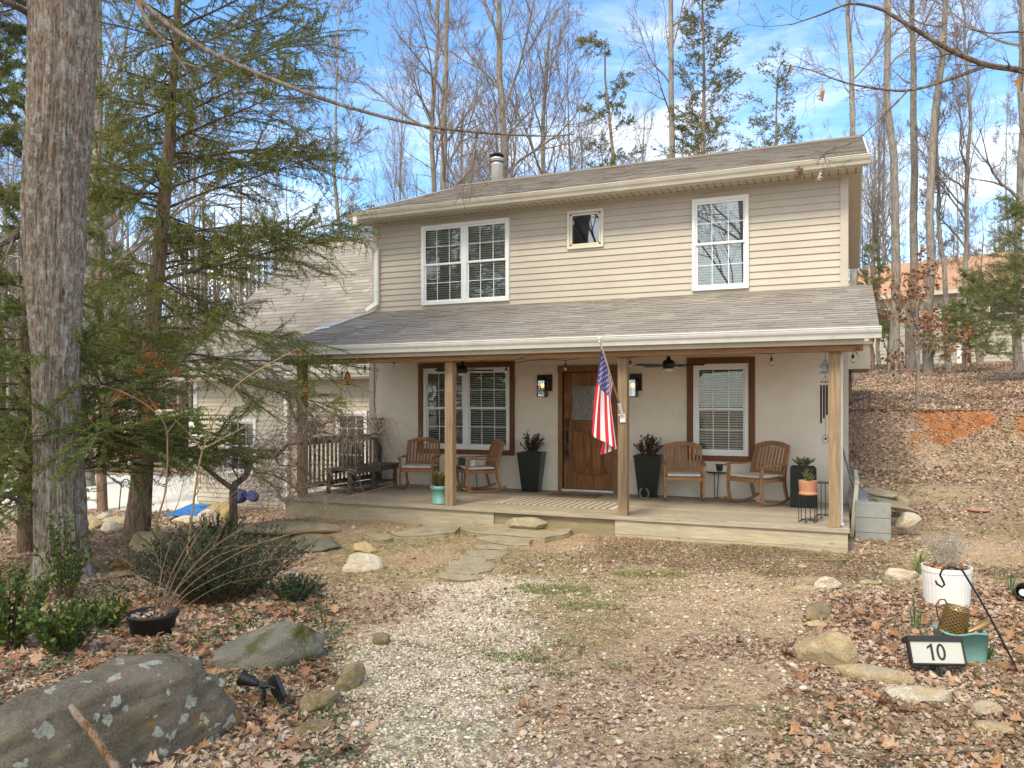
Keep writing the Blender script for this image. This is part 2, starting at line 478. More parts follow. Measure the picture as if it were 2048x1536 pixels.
def lap_siding(mb, axis, p, a0, a1, z0, z1, openings=(), course=0.105, out=-1, seed=0):
    """horizontal lap siding on the plane axis = p; openings are (a0, a1, z0, z1)"""
    rr = random.Random(seed)
    n = int(math.ceil((z1 - z0) / course))
    lipd = 0.017
    for i in range(n):
        c0 = z0 + i * course; c1 = min(z1, c0 + course)
        zs = sorted({c0, c1} | {z for o in openings for z in (o[2], o[3]) if c0 < z < c1})
        rv = rr.random()
        for s0, s1 in zip(zs[:-1], zs[1:]):
            segs = [(a0, a1)]
            for o in openings:
                if o[2] < s1 - 1e-6 and o[3] > s0 + 1e-6:
                    ns = []
                    for q0, q1 in segs:
                        if o[1] <= q0 or o[0] >= q1: ns.append((q0, q1)); continue
                        if o[0] > q0: ns.append((q0, o[0]))
                        if o[1] < q1: ns.append((o[1], q1))
                    segs = ns
            d0 = lipd * (1 - (s0 - c0) / course); d1 = lipd * (1 - (s1 - c0) / course)
            for q0, q1 in segs:
                def P(a, d, z): return (a, p + out * d, z) if axis == 'y' else (p + out * d, a, z)
                vs = [P(q0, d0, s0), P(q1, d0, s0), P(q1, d1, s1), P(q0, d1, s1), P(q0, 0, s0), P(q1, 0, s0)]
                fs = [(0, 1, 2, 3)]
                if s0 == c0: fs.append((4, 5, 1, 0))
                mb.add(vs, fs, rv)

def wall_y(mb, y0, y1, x0, x1, z0, z1, openings):
    """solid wall slab with rectangular openings"""
    xs = sorted({x0, x1} | {v for o in openings for v in (o[0], o[1])})
    zs = sorted({z0, z1} | {v for o in openings for v in (o[2], o[3])})
    for a, b in zip(xs[:-1], xs[1:]):
        for c, d in zip(zs[:-1], zs[1:]):
            cx_, cz_ = (a + b) / 2, (c + d) / 2
            if any(o[0] < cx_ < o[1] and o[2] < cz_ < o[3] for o in openings): continue
            mb.box(a, b, y0, y1, c, d, 0.5)

XL, XR, YW = -8.02, 0.0, 12.3
ZS, ZT = 3.13, 4.75
YB, YRIDGE, ZRIDGE = 20.3, 16.3, 6.50
def prect(pts, Y):      # pixel corners (TL, TR, BR, BL) -> x0, x1, z0, z1 on the plane Y
    q = [atY(x, y, Y) for x, y in pts]
    return ((q[0].x + q[3].x) / 2, (q[1].x + q[2].x) / 2, (q[2].z + q[3].z) / 2, (q[0].z + q[1].z) / 2)
W_UL = prect([(844, 453.6), (1019.6, 436.6), (1020.4, 602), (846, 611.4)], YW)
W_UR = prect([(1385, 400.3), (1498, 390), (1498, 577.2), (1385, 582.7)], YW)
W_SM = prect([(1135, 424), (1207, 417), (1209, 494.6), (1136, 499)], YW)
W_LL = prect([(839, 726), (1031, 724), (1031, 911.6), (839, 905)], YW)
W_LR = prect([(1375, 717), (1510, 713.6), (1511, 925.5), (1375, 919)], YW)
D_OUT = prect([(1117, 732), (1238, 730), (1238, 983), (1117, 980)], YW)
D_OUT = (D_OUT[0], D_OUT[1] + 0.0, 0.0, D_OUT[3])

house = thing('house', 'two storey beige house with a covered front porch and an attached garage wing', 'house', (-4.0, 12.3, -0.3))

mb = MB()
lap_siding(mb, 'y', YW, XL + 0.09, XR - 0.09, ZS - 0.02, ZT, [W_UL, W_UR, W_SM], seed=3)
mb.build('upper_wall', m_siding, house)
mb = MB()
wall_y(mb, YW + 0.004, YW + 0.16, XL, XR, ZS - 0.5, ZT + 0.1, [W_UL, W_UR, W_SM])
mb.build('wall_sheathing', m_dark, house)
mb = MB()
wall_y(mb, YW - 0.03, YW + 0.16, XL + 0.03, XR - 0.05, -0.02, ZS - 0.5, [W_LL, W_LR, D_OUT])
mb.build('lower_wall', m_stucco, house)
# corner posts
mb = MB()
for q in ((XR - 0.09, XR + 0.02, YW - 0.025, YW + 0.07, ZS - 0.02, ZT), (XL - 0.02, XL + 0.09, YW - 0.025, YW + 0.07, ZS - 0.02, ZT), (XR - 0.06, XR + 0.02, YW - 0.05, YW + 0.05, -0.05, 2.3), (XL - 0.07, XL + 0.035, YW - 0.05, YW + 0.05, -0.05, 2.6)):
    mb = MB(); mb.box(*q); mb.build('corner_trim', m_trim, house, bevel=0.004)
# side and rear walls
mb = MB()
lap_siding(mb, 'x', XR, YW + 0.07, YB, -0.2, ZT, [], out=1, seed=5)
lap_siding(mb, 'x', XL, YW + 0.07, YB, -0.2, ZT, [], out=-1, seed=6)
lap_siding(mb, 'y', YB, XL, XR, -0.2, ZT, [], out=1, seed=7)
for xx, s_ in ((XR, 1), (XL, -1)):     # gable triangles
    n = 16
    for i in range(n):
        z0_, z1_ = ZT + (ZRIDGE - ZT - 0.1) * i / n, ZT + (ZRIDGE - ZT - 0.1) * (i + 1) / n
        k0, k1 = 1 - i / n, 1 - (i + 1) / n
        h = YB - YRIDGE
        mb.add([(xx + s_ * 0.012, YRIDGE - h * k0, z0_), (xx + s_ * 0.012, YRIDGE + h * k0, z0_), (xx, YRIDGE + h * k1, z1_), (xx, YRIDGE - h * k1, z1_)], [(0, 1, 2, 3)])
mb.build('side_wall', m_siding, house)
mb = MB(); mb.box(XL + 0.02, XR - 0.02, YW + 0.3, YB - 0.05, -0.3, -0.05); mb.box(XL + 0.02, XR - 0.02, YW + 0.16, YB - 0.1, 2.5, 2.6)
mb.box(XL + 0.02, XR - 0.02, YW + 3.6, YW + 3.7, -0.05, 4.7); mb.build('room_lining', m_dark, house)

# main roof
EY, EZ = 11.86, 4.86
RX0, RX1 = -8.27, 0.28
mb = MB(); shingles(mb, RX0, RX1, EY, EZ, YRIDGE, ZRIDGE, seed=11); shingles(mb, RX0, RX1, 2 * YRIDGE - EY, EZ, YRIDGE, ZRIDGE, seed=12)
mb.box(RX0, RX1, YRIDGE - 0.1, YRIDGE + 0.1, ZRIDGE - 0.02, ZRIDGE + 0.02, 0.2)
roof = mb.build('roof', m_shingle, house)
mb = MB()
sl = (ZRIDGE - EZ) / (YRIDGE - EY)
for s_ in (1, -1):     # sheathing + rake boards under the shingles
    f = lambda y, z: (YRIDGE + s_ * (y - YRIDGE), z)
    pr = [f(EY + 0.02, EZ - 0.012), f(YRIDGE, ZRIDGE - 0.012), f(YRIDGE, ZRIDGE - 0.15), f(EY + 0.02, EZ - 0.14)]
    mb.extrX(pr, RX0 + 0.015, RX1 - 0.015)
mb.build('rake_soffit', m_sof, house)
mb = MB()   # white metal rake edge
for xx in (RX1 - 0.012, RX0 - 0.012):
    for s_ in (1, -1):
        f = lambda y, z: (YRIDGE + s_ * (y - YRIDGE), z)
        mb.extrX([f(EY, EZ + 0.012), f(YRIDGE, ZRIDGE + 0.014), f(YRIDGE, ZRIDGE - 0.03), f(EY, EZ - 0.03)], xx, xx + 0.024)
mb.build('drip_edge', m_gutw, house)
mb = MB()   # level eave soffit; shade in its vent grooves painted as dark strips
mb.box(XL - 0.2, XR + 0.2, EY + 0.02, YW + 0.0, ZT - 0.004, ZT + 0.02)
mb.box(XL - 0.2, XR + 0.2, YW - 0.02 - 0.012, YW - 0.012, ZT - 0.035, ZT + 0.0)
mb.build('soffit', m_sof, house)
mb = MB(); x = XL - 0.15
while x < XR + 0.18:
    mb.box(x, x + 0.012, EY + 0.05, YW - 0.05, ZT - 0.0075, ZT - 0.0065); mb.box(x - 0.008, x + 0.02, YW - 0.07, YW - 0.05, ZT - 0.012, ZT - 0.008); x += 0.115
mb.build('soffit_vent_shade', M('vent_shadow', (0.20, 0.17, 0.13), 0.8), house)

def gutter(name, x0, x1, y, zt, mat, h=0.115):
    """ogee gutter hanging in front of a fascia board; y is the fascia face"""
    pr = [(y, zt), (y, zt - h), (y - 0.06, zt - h), (y - 0.078, zt - h * 0.62), (y - 0.10, zt - h * 0.45), (y - 0.115, zt - h * 0.22), (y - 0.115, zt - 0.012), (y - 0.125, zt - 0.008), (y - 0.125, zt + 0.004), (y - 0.10, zt + 0.004), (y - 0.095, zt - 0.03), (y - 0.01, zt - 0.03)]
    mb = MB(); mb.extrX(pr, x0, x1, 0.5)
    return mb.build(name, mat, house)
gutter('gutter', RX0 - 0.02, RX1 + 0.02, EY + 0.0, EZ - 0.01, m_gut)
mb = MB(); mb.box(RX0, RX1 - 0.06, EY + 0.002, EY + 0.03, ZT - 0.03, EZ - 0.02); mb.build('fascia', m_gut, house)

# porch roof
PX0, PX1 = -8.15, 0.33
PY, PZ = 9.56, 2.285
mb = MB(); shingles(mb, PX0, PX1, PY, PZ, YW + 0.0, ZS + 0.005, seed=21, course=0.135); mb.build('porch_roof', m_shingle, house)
mb = MB()
psl = (ZS - PZ) / (YW - PY)
mb.extrX([(PY + 0.02, PZ - 0.012), (YW - 0.0, ZS - 0.012), (YW - 0.0, ZS - 0.10), (PY + 0.02, PZ - 0.10)], PX0 + 0.01, PX1 - 0.01)
mb.build('porch_roof_deck', m_sof, house)
gutter('porch_gutter', PX0 - 0.02, PX1 + 0.02, PY + 0.01, PZ - 0.005, m_gutw, 0.12)
mb = MB(); mb.box(PX0, 0.18, PY + 0.08, PY + 0.11, 2.105, PZ - 0.07); mb.build('porch_fascia', m_gut, house)
mb = MB(); mb.box(-7.98, 0.17, 9.72, 9.76, 2.035, 2.125, 0.3); mb.box(-7.98, 0.14, 9.762, 9.93, 2.04, 2.2, 0.5); mb.build('beam', m_beam, house, bevel=0.004)
mb = MB(); y = 9.94
while y < 12.25: mb.box(-8.0, 0.1, y, y + 0.125, 2.3, 2.32); y += 0.13
mb.build('porch_ceiling', m_ceil, house)
# metal flashing left edge of the porch roof
mb = MB(); mb.add([(PX0 - 0.03, 10.75, 2.70), (PX0 + 0.16, 10.9, 2.735), (PX0 + 0.20, YW - 0.02, 3.165), (PX0 - 0.02, YW + 0.3, 3.17), (PX0 - 0.03, 10.75, 2.68), (PX0 + 0.16, 10.9, 2.715), (PX0 + 0.20, YW - 0.02, 3.145), (PX0 - 0.02, YW + 0.3, 3.15)],
   [(0, 1, 2, 3), (7, 6, 5, 4), (0, 4, 5, 1), (1, 5, 6, 2), (2, 6, 7, 3), (3, 7, 4, 0)]); mb.build('flashing', m_metal, house)
# posts
for px_ in (605, 901, 1247, 1669):
    p = atY(px_, 1040, 9.86)
    mb = MB(); mb.box(p.x - 0.062, p.x + 0.062, 9.80, 9.92, 0.0, 2.04); mb.build('post', m_post, house, bevel=0.006)
# deck
mb = MB(); y = 9.75
k = 0
while y < YW - 0.04:
    xs = [-8.0] + sorted(R.uniform(-7.2, -0.8) for _ in range(2)) + [0.03]
    if k % 2: xs = [-8.0, R.uniform(-6, -2), 0.03]
    for a, b in zip(xs[:-1], xs[1:]): mb.box(a + 0.002, b - 0.002, y, y + 0.132, -0.035, R.uniform(-0.001, 0.001))
    y += 0.139; k += 1
mb.box(-8.0, 0.03, 9.728, 9.749, -0.045, 0.002, 0.6)
mb.build('deck', m_deck, house, bevel=0.003)
XA, XB_ = atY(987, 1050, 9.76).x, atY(1230, 1050, 9.76).x
mb = MB(); mb.box(-7.98, XA, 9.765, 9.80, -0.34, -0.047, 0.5); mb.build('deck_skirt', m_skirt, house, bevel=0.003)
mb = MB(); mb.box(XA + 0.003, XB_ - 0.003, 9.79, 9.82, -0.32, -0.047, 0.35); mb.build('deck_skirt', m_skirtd, house, bevel=0.003)
mb = MB(); mb.box(XB_, 0.01, 9.755, 9.79, -0.226, -0.047, 0.8); mb.box(XB_ + 0.004, 0.008, 9.757, 9.79, -0.34, -0.229, 0.45)
mb.box(-0.025, 0.012, 9.795, YW, -0.34, -0.037, 0.4); mb.build('deck_skirt', m_skirt, house, bevel=0.003)
# thin white downpipe behind the right post
p = atY(1682, 1000, 10.0)
mb = MB(); mb.box(p.x - 0.03, p.x + 0.02, 10.0, 10.06, 0.0, 2.1); mb.box(p.x - 0.05, p.x + 0.035, 9.985, 10.075, 0, 0.03); mb.build('downspout', m_gutw, house, bevel=0.006)
# upper left downspout
xd = atY(752, 600, YW - 0.08).x
mb = MB()
mb.box(xd - 0.035, xd + 0.045, YW - 0.10, YW - 0.035, ZS + 0.12, 4.28)
A0 = Vector((xd - 0.16, EY - 0.055, EZ - 0.10))
mb.bar(A0 + Vector((0, 0, 0.03)), A0 - Vector((0, 0, 0.14)), 0.085, 0.065, (0, 1, 0), 0.5)
mb.bar(A0 - Vector((0, 0, 0.11)), Vector((xd + 0.005, YW - 0.07, 4.25)), 0.08, 0.06, (0, 1, 0), 0.5)
mb.bar(Vector((xd + 0.005, YW - 0.07, ZS + 0.14)), Vector((xd - 0.13, YW - 0.22, ZS + 0.0)), 0.08, 0.065, (0, 1, 0), 0.5)
for z in (4.1, 3.5): mb.box(xd - 0.042, xd + 0.052, YW - 0.105, YW - 0.03, z, z + 0.03)
mb.build('downspout', m_gutw, house, bevel=0.008)
# flue
p = atY(994, 362, YRIDGE + 0.5)
fx, fy = p.x, YRIDGE + 0.5
mb = MB(); mb.lathe((fx, fy, 0), [(0.13, ZRIDGE - 0.6), (0.13, 7.04), (0.138, 7.05), (0.138, 7.07), (0.13, 7.08), (0.13, 7.16), (0.145, 7.17), (0.145, 7.21), (0.10, 7.22)], 28, 0.5)
flue = mb.build('flue_pipe', m_metal, house, smooth=False)
for q in flue.data.polygons: q.use_smooth = len(q.vertices) == 4
mb = MB(); mb.lathe((fx, fy, 0), [(0.15, 7.105), (0.15, 7.125)], 24); mb.lathe((fx, fy, 0), [(0.17, 7.26), (0.175, 7.275), (0.11, 7.315), (0.02, 7.325)], 24)
for a in range(6): mb.box(-0.008, 0.008, -0.003, 0.003, 7.21, 7.27, M=Matrix.Translation((fx + 0.125 * math.cos(a * 1.047), fy + 0.125 * math.sin(a * 1.047), 0)))
mb.build('flue_cap', m_black, flue)

# windows
def blinds(mb, x0, x1, z0, z1, y, pitch=0.026, tilt=0.35, w_=0.032):
    z = z0 + 0.012
    while z < z1 - 0.01:
        dz = w_ / 2 * math.sin(tilt); dy = w_ / 2 * math.cos(tilt)
        mb.add([(x0, y - dy, z - dz), (x1, y - dy, z - dz), (x1, y + dy, z + dz), (x0, y + dy, z + dz)], [(0, 1, 2, 3)], 0.5)
        z += pitch
    for xx in (x0 + 0.12, x1 - 0.12): mb.box(xx, xx + 0.003, y - 0.016, y - 0.014, z0, z1)
def sash_window(o, units, gmat, y, parent, bl=(0.026, 0.35), curtain=None, trimmat=None, grid_lower=True, fw=0.055, y_in=0.065, bottom_frame=True):
    """o = outer x0,x1,z0,z1 of the white frame; units = number of double-hung units side by side"""
    x0, x1, z0, z1 = o
    wnd = None
    mb = MB()
    ya, yb = y - 0.03, y + 0.06
    mb.box(x0, x1, ya, yb, z1 - fw, z1); mb.box(x0, x1, ya, yb, z0, z0 + fw)
    mb.box(x0, x0 + fw, ya, yb, z0 + fw, z1 - fw); mb.box(x1 - fw, x1, ya, yb, z0 + fw, z1 - fw)
    mul = 0.10 if units > 1 else 0
    if units > 1: mb.box((x0 + x1) / 2 - mul / 2, (x0 + x1) / 2 + mul / 2, ya + 0.002, yb, z0 + fw, z1 - fw)
    wnd = mb.build('window', m_white, parent, bevel=0.004)
    ws = [(x0 + fw, x1 - fw)] if units == 1 else [(x0 + fw, (x0 + x1) / 2 - mul / 2), ((x0 + x1) / 2 + mul / 2, x1 - fw)]
    zm = (z0 + z1) / 2 + 0.0
    for a, b in ws:
        mb = MB(); s = 0.032
        for (q0, q1, yy) in ((zm - 0.005, z1 - fw, y - 0.006), (z0 + fw, zm + 0.02, y + 0.018)):
            mb.box(a, b, yy, yy + 0.025, q0, q0 + s); mb.box(a, b, yy, yy + 0.025, q1 - s, q1)
            mb.box(a, a + s * 0.8, yy + 0.001, yy + 0.024, q0 + s, q1 - s); mb.box(b - s * 0.8, b, yy + 0.001, yy + 0.024, q0 + s, q1 - s)
            g = 0.011
            for i in (1, 2):
                xx = a + (b - a) * i / 3; mb.box(xx - g / 2, xx + g / 2, yy + 0.008, yy + 0.016, q0 + s, q1 - s)
            zz = (q0 + q1) / 2; mb.box(a + s * 0.8, b - s * 0.8, yy + 0.0085, yy + 0.0155, zz - g / 2, zz + g / 2)
        mb.build('sash', m_white, wnd)
        mb = MB()
        mb.box(a + 0.02, b - 0.02, y + 0.004, y + 0.007, zm + 0.02, z1 - fw - 0.02); mb.box(a + 0.02, b - 0.02, y + 0.028, y + 0.031, z0 + fw + 0.02, zm)
        mb.build('pane', gmat, wnd)
        mb = MB(); blinds(mb, a + 0.01, b - 0.01, z0 + fw, z1 - fw, y + y_in, bl[0], bl[1]); mb.build('blind', m_blind, wnd)
    if curtain:
        mb = MB(); c0, c1 = curtain; n = 14; vs = []; 
        for i in range(n + 1):
            xx = c0 + (c1 - c0) * i / n; yy = y + y_in + 0.06 + 0.015 * math.sin(i * 1.9)
            vs += [(xx, yy, z0 + 0.03), (xx, yy, z1 - 0.03)]
        mb.add(vs, [(2 * i, 2 * i + 2, 2 * i + 3, 2 * i + 1) for i in range(n)]); mb.build('curtain', m_curt, wnd)
    return wnd
sash_window(W_UL, 2, m_glass, YW - 0.03, house, bl=(0.040, -0.75), curtain=(W_UL[0] + 0.04, W_UL[0] + 0.22))
sash_window(W_UR, 1, m_glassu, YW - 0.03, house, bl=(0.040, -0.8))
def wood_casing(o, tw, y, parent, name='window_casing'):
    x0, x1, z0, z1 = o
    mb = MB(); mb.box(x0, x1, y - 0.028, y, z1 - tw, z1, 0.3); mb.box(x0, x1, y - 0.028, y, z0, z0 + tw * 0.9, 0.7)
    mb.box(x0, x0 + tw, y - 0.0255, y, z0 + tw * 0.9 + 0.001, z1 - tw - 0.001, 0.5); mb.box(x1 - tw, x1, y - 0.0255, y, z0 + tw * 0.9 + 0.001, z1 - tw - 0.001, 0.1)
    return mb.build(name, m_red, parent, bevel=0.004)
YP = YW - 0.03
tw = 0.09
for o, un in ((W_LL, 2), (W_LR, 1)):
    wood_casing((o[0], o[1], o[2], o[3]), tw, YP, house)
    sash_window((o[0] + tw + 0.003, o[1] - tw - 0.003, o[2] + tw * 0.9 + 0.003, o[3] - tw - 0.003), un, m_glass, YP + 0.02, house, bl=(0.038, -0.75), fw=0.06)
# small fixed window
x0, x1, z0, z1 = W_SM
mb = MB(); f_ = 0.045
for q in ((x0, x1, z1 - f_, z1), (x0, x1, z0, z0 + f_), (x0, x0 + f_, z0 + f_, z1 - f_), (x1 - f_, x1, z0 + f_, z1 - f_)): mb.box(q[0], q[1], YW - 0.045, YW + 0.02, q[2], q[3])
g_ = f_ + 0.006
for q in ((x0 + g_, x1 - g_, z1 - g_ - .03, z1 - g_), (x0 + g_, x1 - g_, z0 + g_, z0 + g_ + .03), (x0 + g_, x0 + g_ + .03, z0 + g_, z1 - g_), (x1 - g_ - .03, x1 - g_, z0 + g_, z1 - g_)): mb.box(q[0], q[1], YW - 0.03, YW + 0.015, q[2], q[3])
wn = mb.build('small_window', M('cream_vinyl', (0.66, 0.62, 0.52), 0.4, 0.03), house, bevel=0.003)
mb = MB(); mb.box(x0 + 0.06, x1 - 0.06, YW - 0.005, YW, z0 + 0.06, z1 - 0.06); mb.build('pane', m_glassu, wn)

# front door
x0, x1, z0, z1 = D_OUT
tw2 = 0.085
mb = MB(); mb.box(x0, x1, YP - 0.03, YP, z1 - 0.10, z1, 0.3); mb.box(x0 + 0.01, x0 + tw2, YP - 0.027, YP, 0, z1 - 0.101, 0.6); mb.box(x1 - tw2, x1 - 0.01, YP - 0.027, YP, 0, z1 - 0.101, 0.2)
mb.build('door_casing', m_doortrim, house, bevel=0.004)
dx0, dx1, dz1 = x0 + tw2 + 0.012, x1 - tw2 - 0.005, z1 - 0.11
dw = dx1 - dx0
mb = MB(); yd = YP + 0.012
def dbox(a, b, c, d, y0_, y1_): mb.box(dx0 + a * dw, dx0 + b * dw, yd + y0_, yd + y1_, c, d, 0.4 + 0.2 * R.random())
gz0, gz1 = dz1 * 0.60, dz1 * 0.885
dbox(0, 0.17, 0.045, dz1, 0, 0.04); dbox(0.83, 1, 0.045, dz1, 0, 0.04)
dbox(0.17, 0.83, gz1, dz1, 0.001, 0.039); dbox(0.17, 0.83, 0.045, 0.28, 0.001, 0.039); dbox(0.17, 0.83, gz0 - 0.19, gz0, 0.001, 0.039)
dbox(0.455, 0.545, 0.28, gz0 - 0.19, 0.001, 0.039)
for a, b in ((0.17, 0.455), (0.545, 0.83)):
    dbox(a, b, 0.28, gz0 - 0.19, 0.02, 0.034); dbox(a + 0.045, b - 0.045, 0.325, gz0 - 0.235, 0.008, 0.02)
door = mb.build('door', m_door, house, bevel=0.005)
def rainglass():
    m, N, L, B = _nm('rain_glass')
    v = _vec(N, L, (30, 30, 5)); n = _noise(N, L, v, 1.6, 3, 0.5, 1.5)
    B.inputs['Base Color'].default_value = (0.16, 0.145, 0.115, 1); B.inputs['Roughness'].default_value = 0.08; B.inputs['Specular IOR Level'].default_value = 1.0
    B.inputs['Coat Weight'].default_value = 0.6
    _bump(N, L, n, 1.0, 0.03, B); return m
mb = MB(); mb.box(dx0 + 0.17 * dw, dx0 + 0.83 * dw, yd + 0.014, yd + 0.022, gz0, gz1); mb.build('pane', rainglass(), door)
mb = MB(); hx = dx0 + 0.075 * dw
mb.box(hx - 0.03, hx + 0.03, yd - 0.02, yd, 1.05, 1.20); mb.box(hx - 0.028, hx + 0.028, yd - 0.012, yd, 0.80, 1.01); mb.box(hx - 0.025, hx + 0.025, yd - 0.012, yd, 0.56, 0.66)
mb.tube([(hx, yd - 0.01, 0.97), (hx, yd - 0.05, 0.95), (hx, yd - 0.055, 0.78), (hx, yd - 0.045, 0.66), (hx, yd - 0.01, 0.62)], 0.011, 8); mb.build('handle', m_black, door, bevel=0.003)
mb = MB(); mb.box(dx0 - 0.02, dx1 + 0.02, YP - 0.05, YP + 0.06, 0.003, 0.04); mb.build('threshold', m_metal, house, bevel=0.004)

# garage wing
GY, GXL = 14.0, -14.06
GE = (13.62, 2.13); GR = (18.5, 6.08)
WA = prect([(456, 838), (514, 838), (514, 947), (456, 947)], GY)
WB = prect([(673, 822), (736, 822), (736, 945), (673, 945)], GY)
mb = MB(); lap_siding(mb, 'y', GY, GXL + 0.08, XL + 0.02, -0.92, 2.1, [WA, WB], seed=31); lap_siding(mb, 'x', GXL, GY, 23.0, -0.92, 2.1, [], out=-1, seed=32)
mb.build('garage_wall', m_sidingw, house)
mb = MB(); wall_y(mb, GY + 0.01, GY + 0.12, GXL + 0.02, XL, -1.3, 2.3, [WA, WB]); mb.box(GXL + 0.02, XL, GY + 2.5, GY + 2.6, -1.2, 2.3)
mb.add([(GXL, GE[0] + 0.4, 2.1), (GXL, GR[0], GR[1] - 0.15), (GXL, 2 * GR[0] - GE[0] - 0.4, 2.1)], [(0, 1, 2)])
mb.build('foundation', M('concrete_foundation', (0.30, 0.27, 0.24), 0.9, 0.2, 4, 0.3), house)
mb = MB(); mb.box(GXL - 0.02, GXL + 0.09, GY - 0.03, GY + 0.08, -0.95, 2.1); mb.build('corner_trim', m_gutw, house)
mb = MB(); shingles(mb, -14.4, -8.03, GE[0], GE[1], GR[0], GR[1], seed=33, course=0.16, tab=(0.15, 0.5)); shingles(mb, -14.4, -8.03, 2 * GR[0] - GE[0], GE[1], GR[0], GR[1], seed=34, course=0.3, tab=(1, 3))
mb.box(-14.4, -8.03, GR[0] - 0.1, GR[0] + 0.1, GR[1] - 0.02, GR[1] + 0.03, 0.1)
mb.build('garage_roof', m_shingle, house)
mb = MB(); mb.extrX([(GE[0] + 0.02, GE[1] - 0.012), (GR[0], GR[1] - 0.012), (GR[0], GR[1] - 0.15), (GE[0] + 0.02, GE[1] - 0.14)], -14.38, -8.05); mb.build('garage_roof_deck', m_sof, house)
gutter('garage_gutter', -14.42, -8.05, GE[0], GE[1] - 0.01, m_gutw)
mb = MB(); mb.box(-14.3, -8.05, GE[0] + 0.002, GY, 1.97, 2.0); mb.box(-14.3, -8.05, GE[0] + 0.002, GE[0] + 0.03, 2.0, 2.1); mb.build('garage_soffit', m_gut, house)
p = atY(572, 900, GY - 0.1)
mb = MB(); mb.box(p.x - 0.05, p.x + 0.05, GY - 0.12, GY - 0.03, -0.95, 1.98); mb.build('downspout', m_gutw, house, bevel=0.01)
for o in (WA, WB): sash_window(o, 1, m_glass, GY - 0.02, house, bl=(0.5, 0.5), fw=0.07)
# rear porch roof, seen past the corner
mb = MB(); mb.box(-3, 0.5, 20.4, 23.0, 2.28, 2.86); mb.box(-3.1, 0.56, 20.35, 23.1, 2.86, 2.92); mb.build('rear_porch_roof', m_sof, house)

# ---------------------------------------------------------------- porch furniture
def thing_box_top(): pass
m_teak = wood('teak', (0.19, 0.080, 0.036), (0.36, 0.165, 0.08), 2, 0.55, knots=False)
m_teakg = wood('weathered_teak', (0.22, 0.105, 0.048), (0.40, 0.215, 0.105), 2, 0.6, knots=False)
m_cush = M('cushion', (0.62, 0.59, 0.52), 0.9, 0.06, 12, 0.3, 150)
def rocker(label, x, y, rz, mat, sc_=1.0):
    t = thing('rocking_chair', label, 'rocking chair', (x, y, 0.004), 0, 'wooden rocking chairs on the porch')
    lb = lambda m_, n_, mt, b=0.006: m_.build(n_, mt, t, local=True, bevel=b)
    W2 = 0.275; sh = 0.40
    rot = Matrix.Rotation(rad(-6), 4, 'X')
    for s_ in (-1, 1):
        xx = s_ * W2
        mb = MB(); pts = []
        for i in range(13):
            a = rad(-24 + 48 * i / 12); pts.append(Vector((xx, 0.03 + 0.92 * math.sin(a), 0.92 - 0.92 * math.cos(a) + 0.02)))
        for a, b in zip(pts[:-1], pts[1:]): mb.bar(a, b + (b - a) * 0.03, 0.03, 0.034, (0, 0, 1), 0.5)
        lb(mb, 'rocker', mat)
        mb = MB()   # front leg, bowed, carries the armrest
        pp = [Vector((xx, -0.22, 0.06)), Vector((xx, -0.255, 0.22)), Vector((xx, -0.26, 0.42)), Vector((xx, -0.235, 0.565))]
        for a, b in zip(pp[:-1], pp[1:]): mb.bar(a, b, 0.034, 0.045, (0, 1, 0), 0.4)
        lb(mb, 'leg', mat)
        mb = MB(); pp = [Vector((xx, 0.30, 0.075)), Vector((xx, 0.25, 0.25)), Vector((xx, 0.235, 0.40)), Vector((xx * 0.98, 0.27, 0.58)), Vector((xx * 0.97, 0.36, 0.86))]
        for a, b in zip(pp[:-1], pp[1:]): mb.bar(a, b, 0.034, 0.045, (0, 1, 0), 0.6)
        lb(mb, 'leg', mat)
        mb = MB(); ax = s_ * (W2 + 0.012)
        pp = [Vector((ax, -0.30, 0.575)), Vector((ax, -0.18, 0.60)), Vector((ax, 0.0, 0.59)), Vector((ax, 0.28, 0.60))]
        for a, b in zip(pp[:-1], pp[1:]): mb.bar(a, b, 0.058, 0.024, (0, 0, 1), 0.5)
        lb(mb, 'armrest', mat)
    mb = MB()
    for zz, yy in ((0.375, -0.255), (0.375, 0.235)): mb.box(-W2, W2, yy - 0.012, yy + 0.012, zz - 0.035, zz + 0.02)
    for s_ in (-1, 1): mb.box(s_ * W2 - 0.012, s_ * W2 + 0.012, -0.25, 0.23, 0.34, 0.39)
    for i in range(8): yy = -0.24 + i * 0.064; mb.box(-W2 + 0.02, W2 - 0.02, yy, yy + 0.05, 0.392, 0.406)
    lb(mb, 'seat', mat)
    mb = MB()
    for i in range(9):
        xx = -W2 + 0.055 + i * (2 * W2 - 0.11) / 8
        mb.bar((xx, 0.245, 0.46), (xx, 0.352, 0.845), 0.036, 0.012, (0, 1, 0))
    mb.bar((-W2 + 0.01, 0.245, 0.465), (W2 - 0.01, 0.245, 0.465), 0.03, 0.05, (0, 0, 1))
    pr = [(-W2 + 0.005, 0.352, 0.84), (-W2 * 0.5, 0.362, 0.885), (0, 0.366, 0.90), (W2 * 0.5, 0.362, 0.885), (W2 - 0.005, 0.352, 0.84)]
    for a, b in zip(pr[:-1], pr[1:]): mb.bar(a, Vector(b) + (Vector(b) - Vector(a)) * 0.02, 0.026, 0.075, (0, 0.25, 1), 0.5)
    lb(mb, 'backrest', mat)
    mb = MB(); mb.box(-W2 + 0.03, W2 - 0.03, -0.25, 0.215, 0.407, 0.448); c = lb(mb, 'cushion', m_cush, 0.018)
    t.rotation_euler = (0, 0, rz); t.scale = (sc_, sc_, sc_ * 0.92)
    return t
def deckp(px_, py_): return atZ(px_, py_, 0.0)
q = deckp(839, 979); rocker('red brown wooden rocking chair left of the double window facing forward', q.x, q.y, rad(18), m_teak, 1.0)
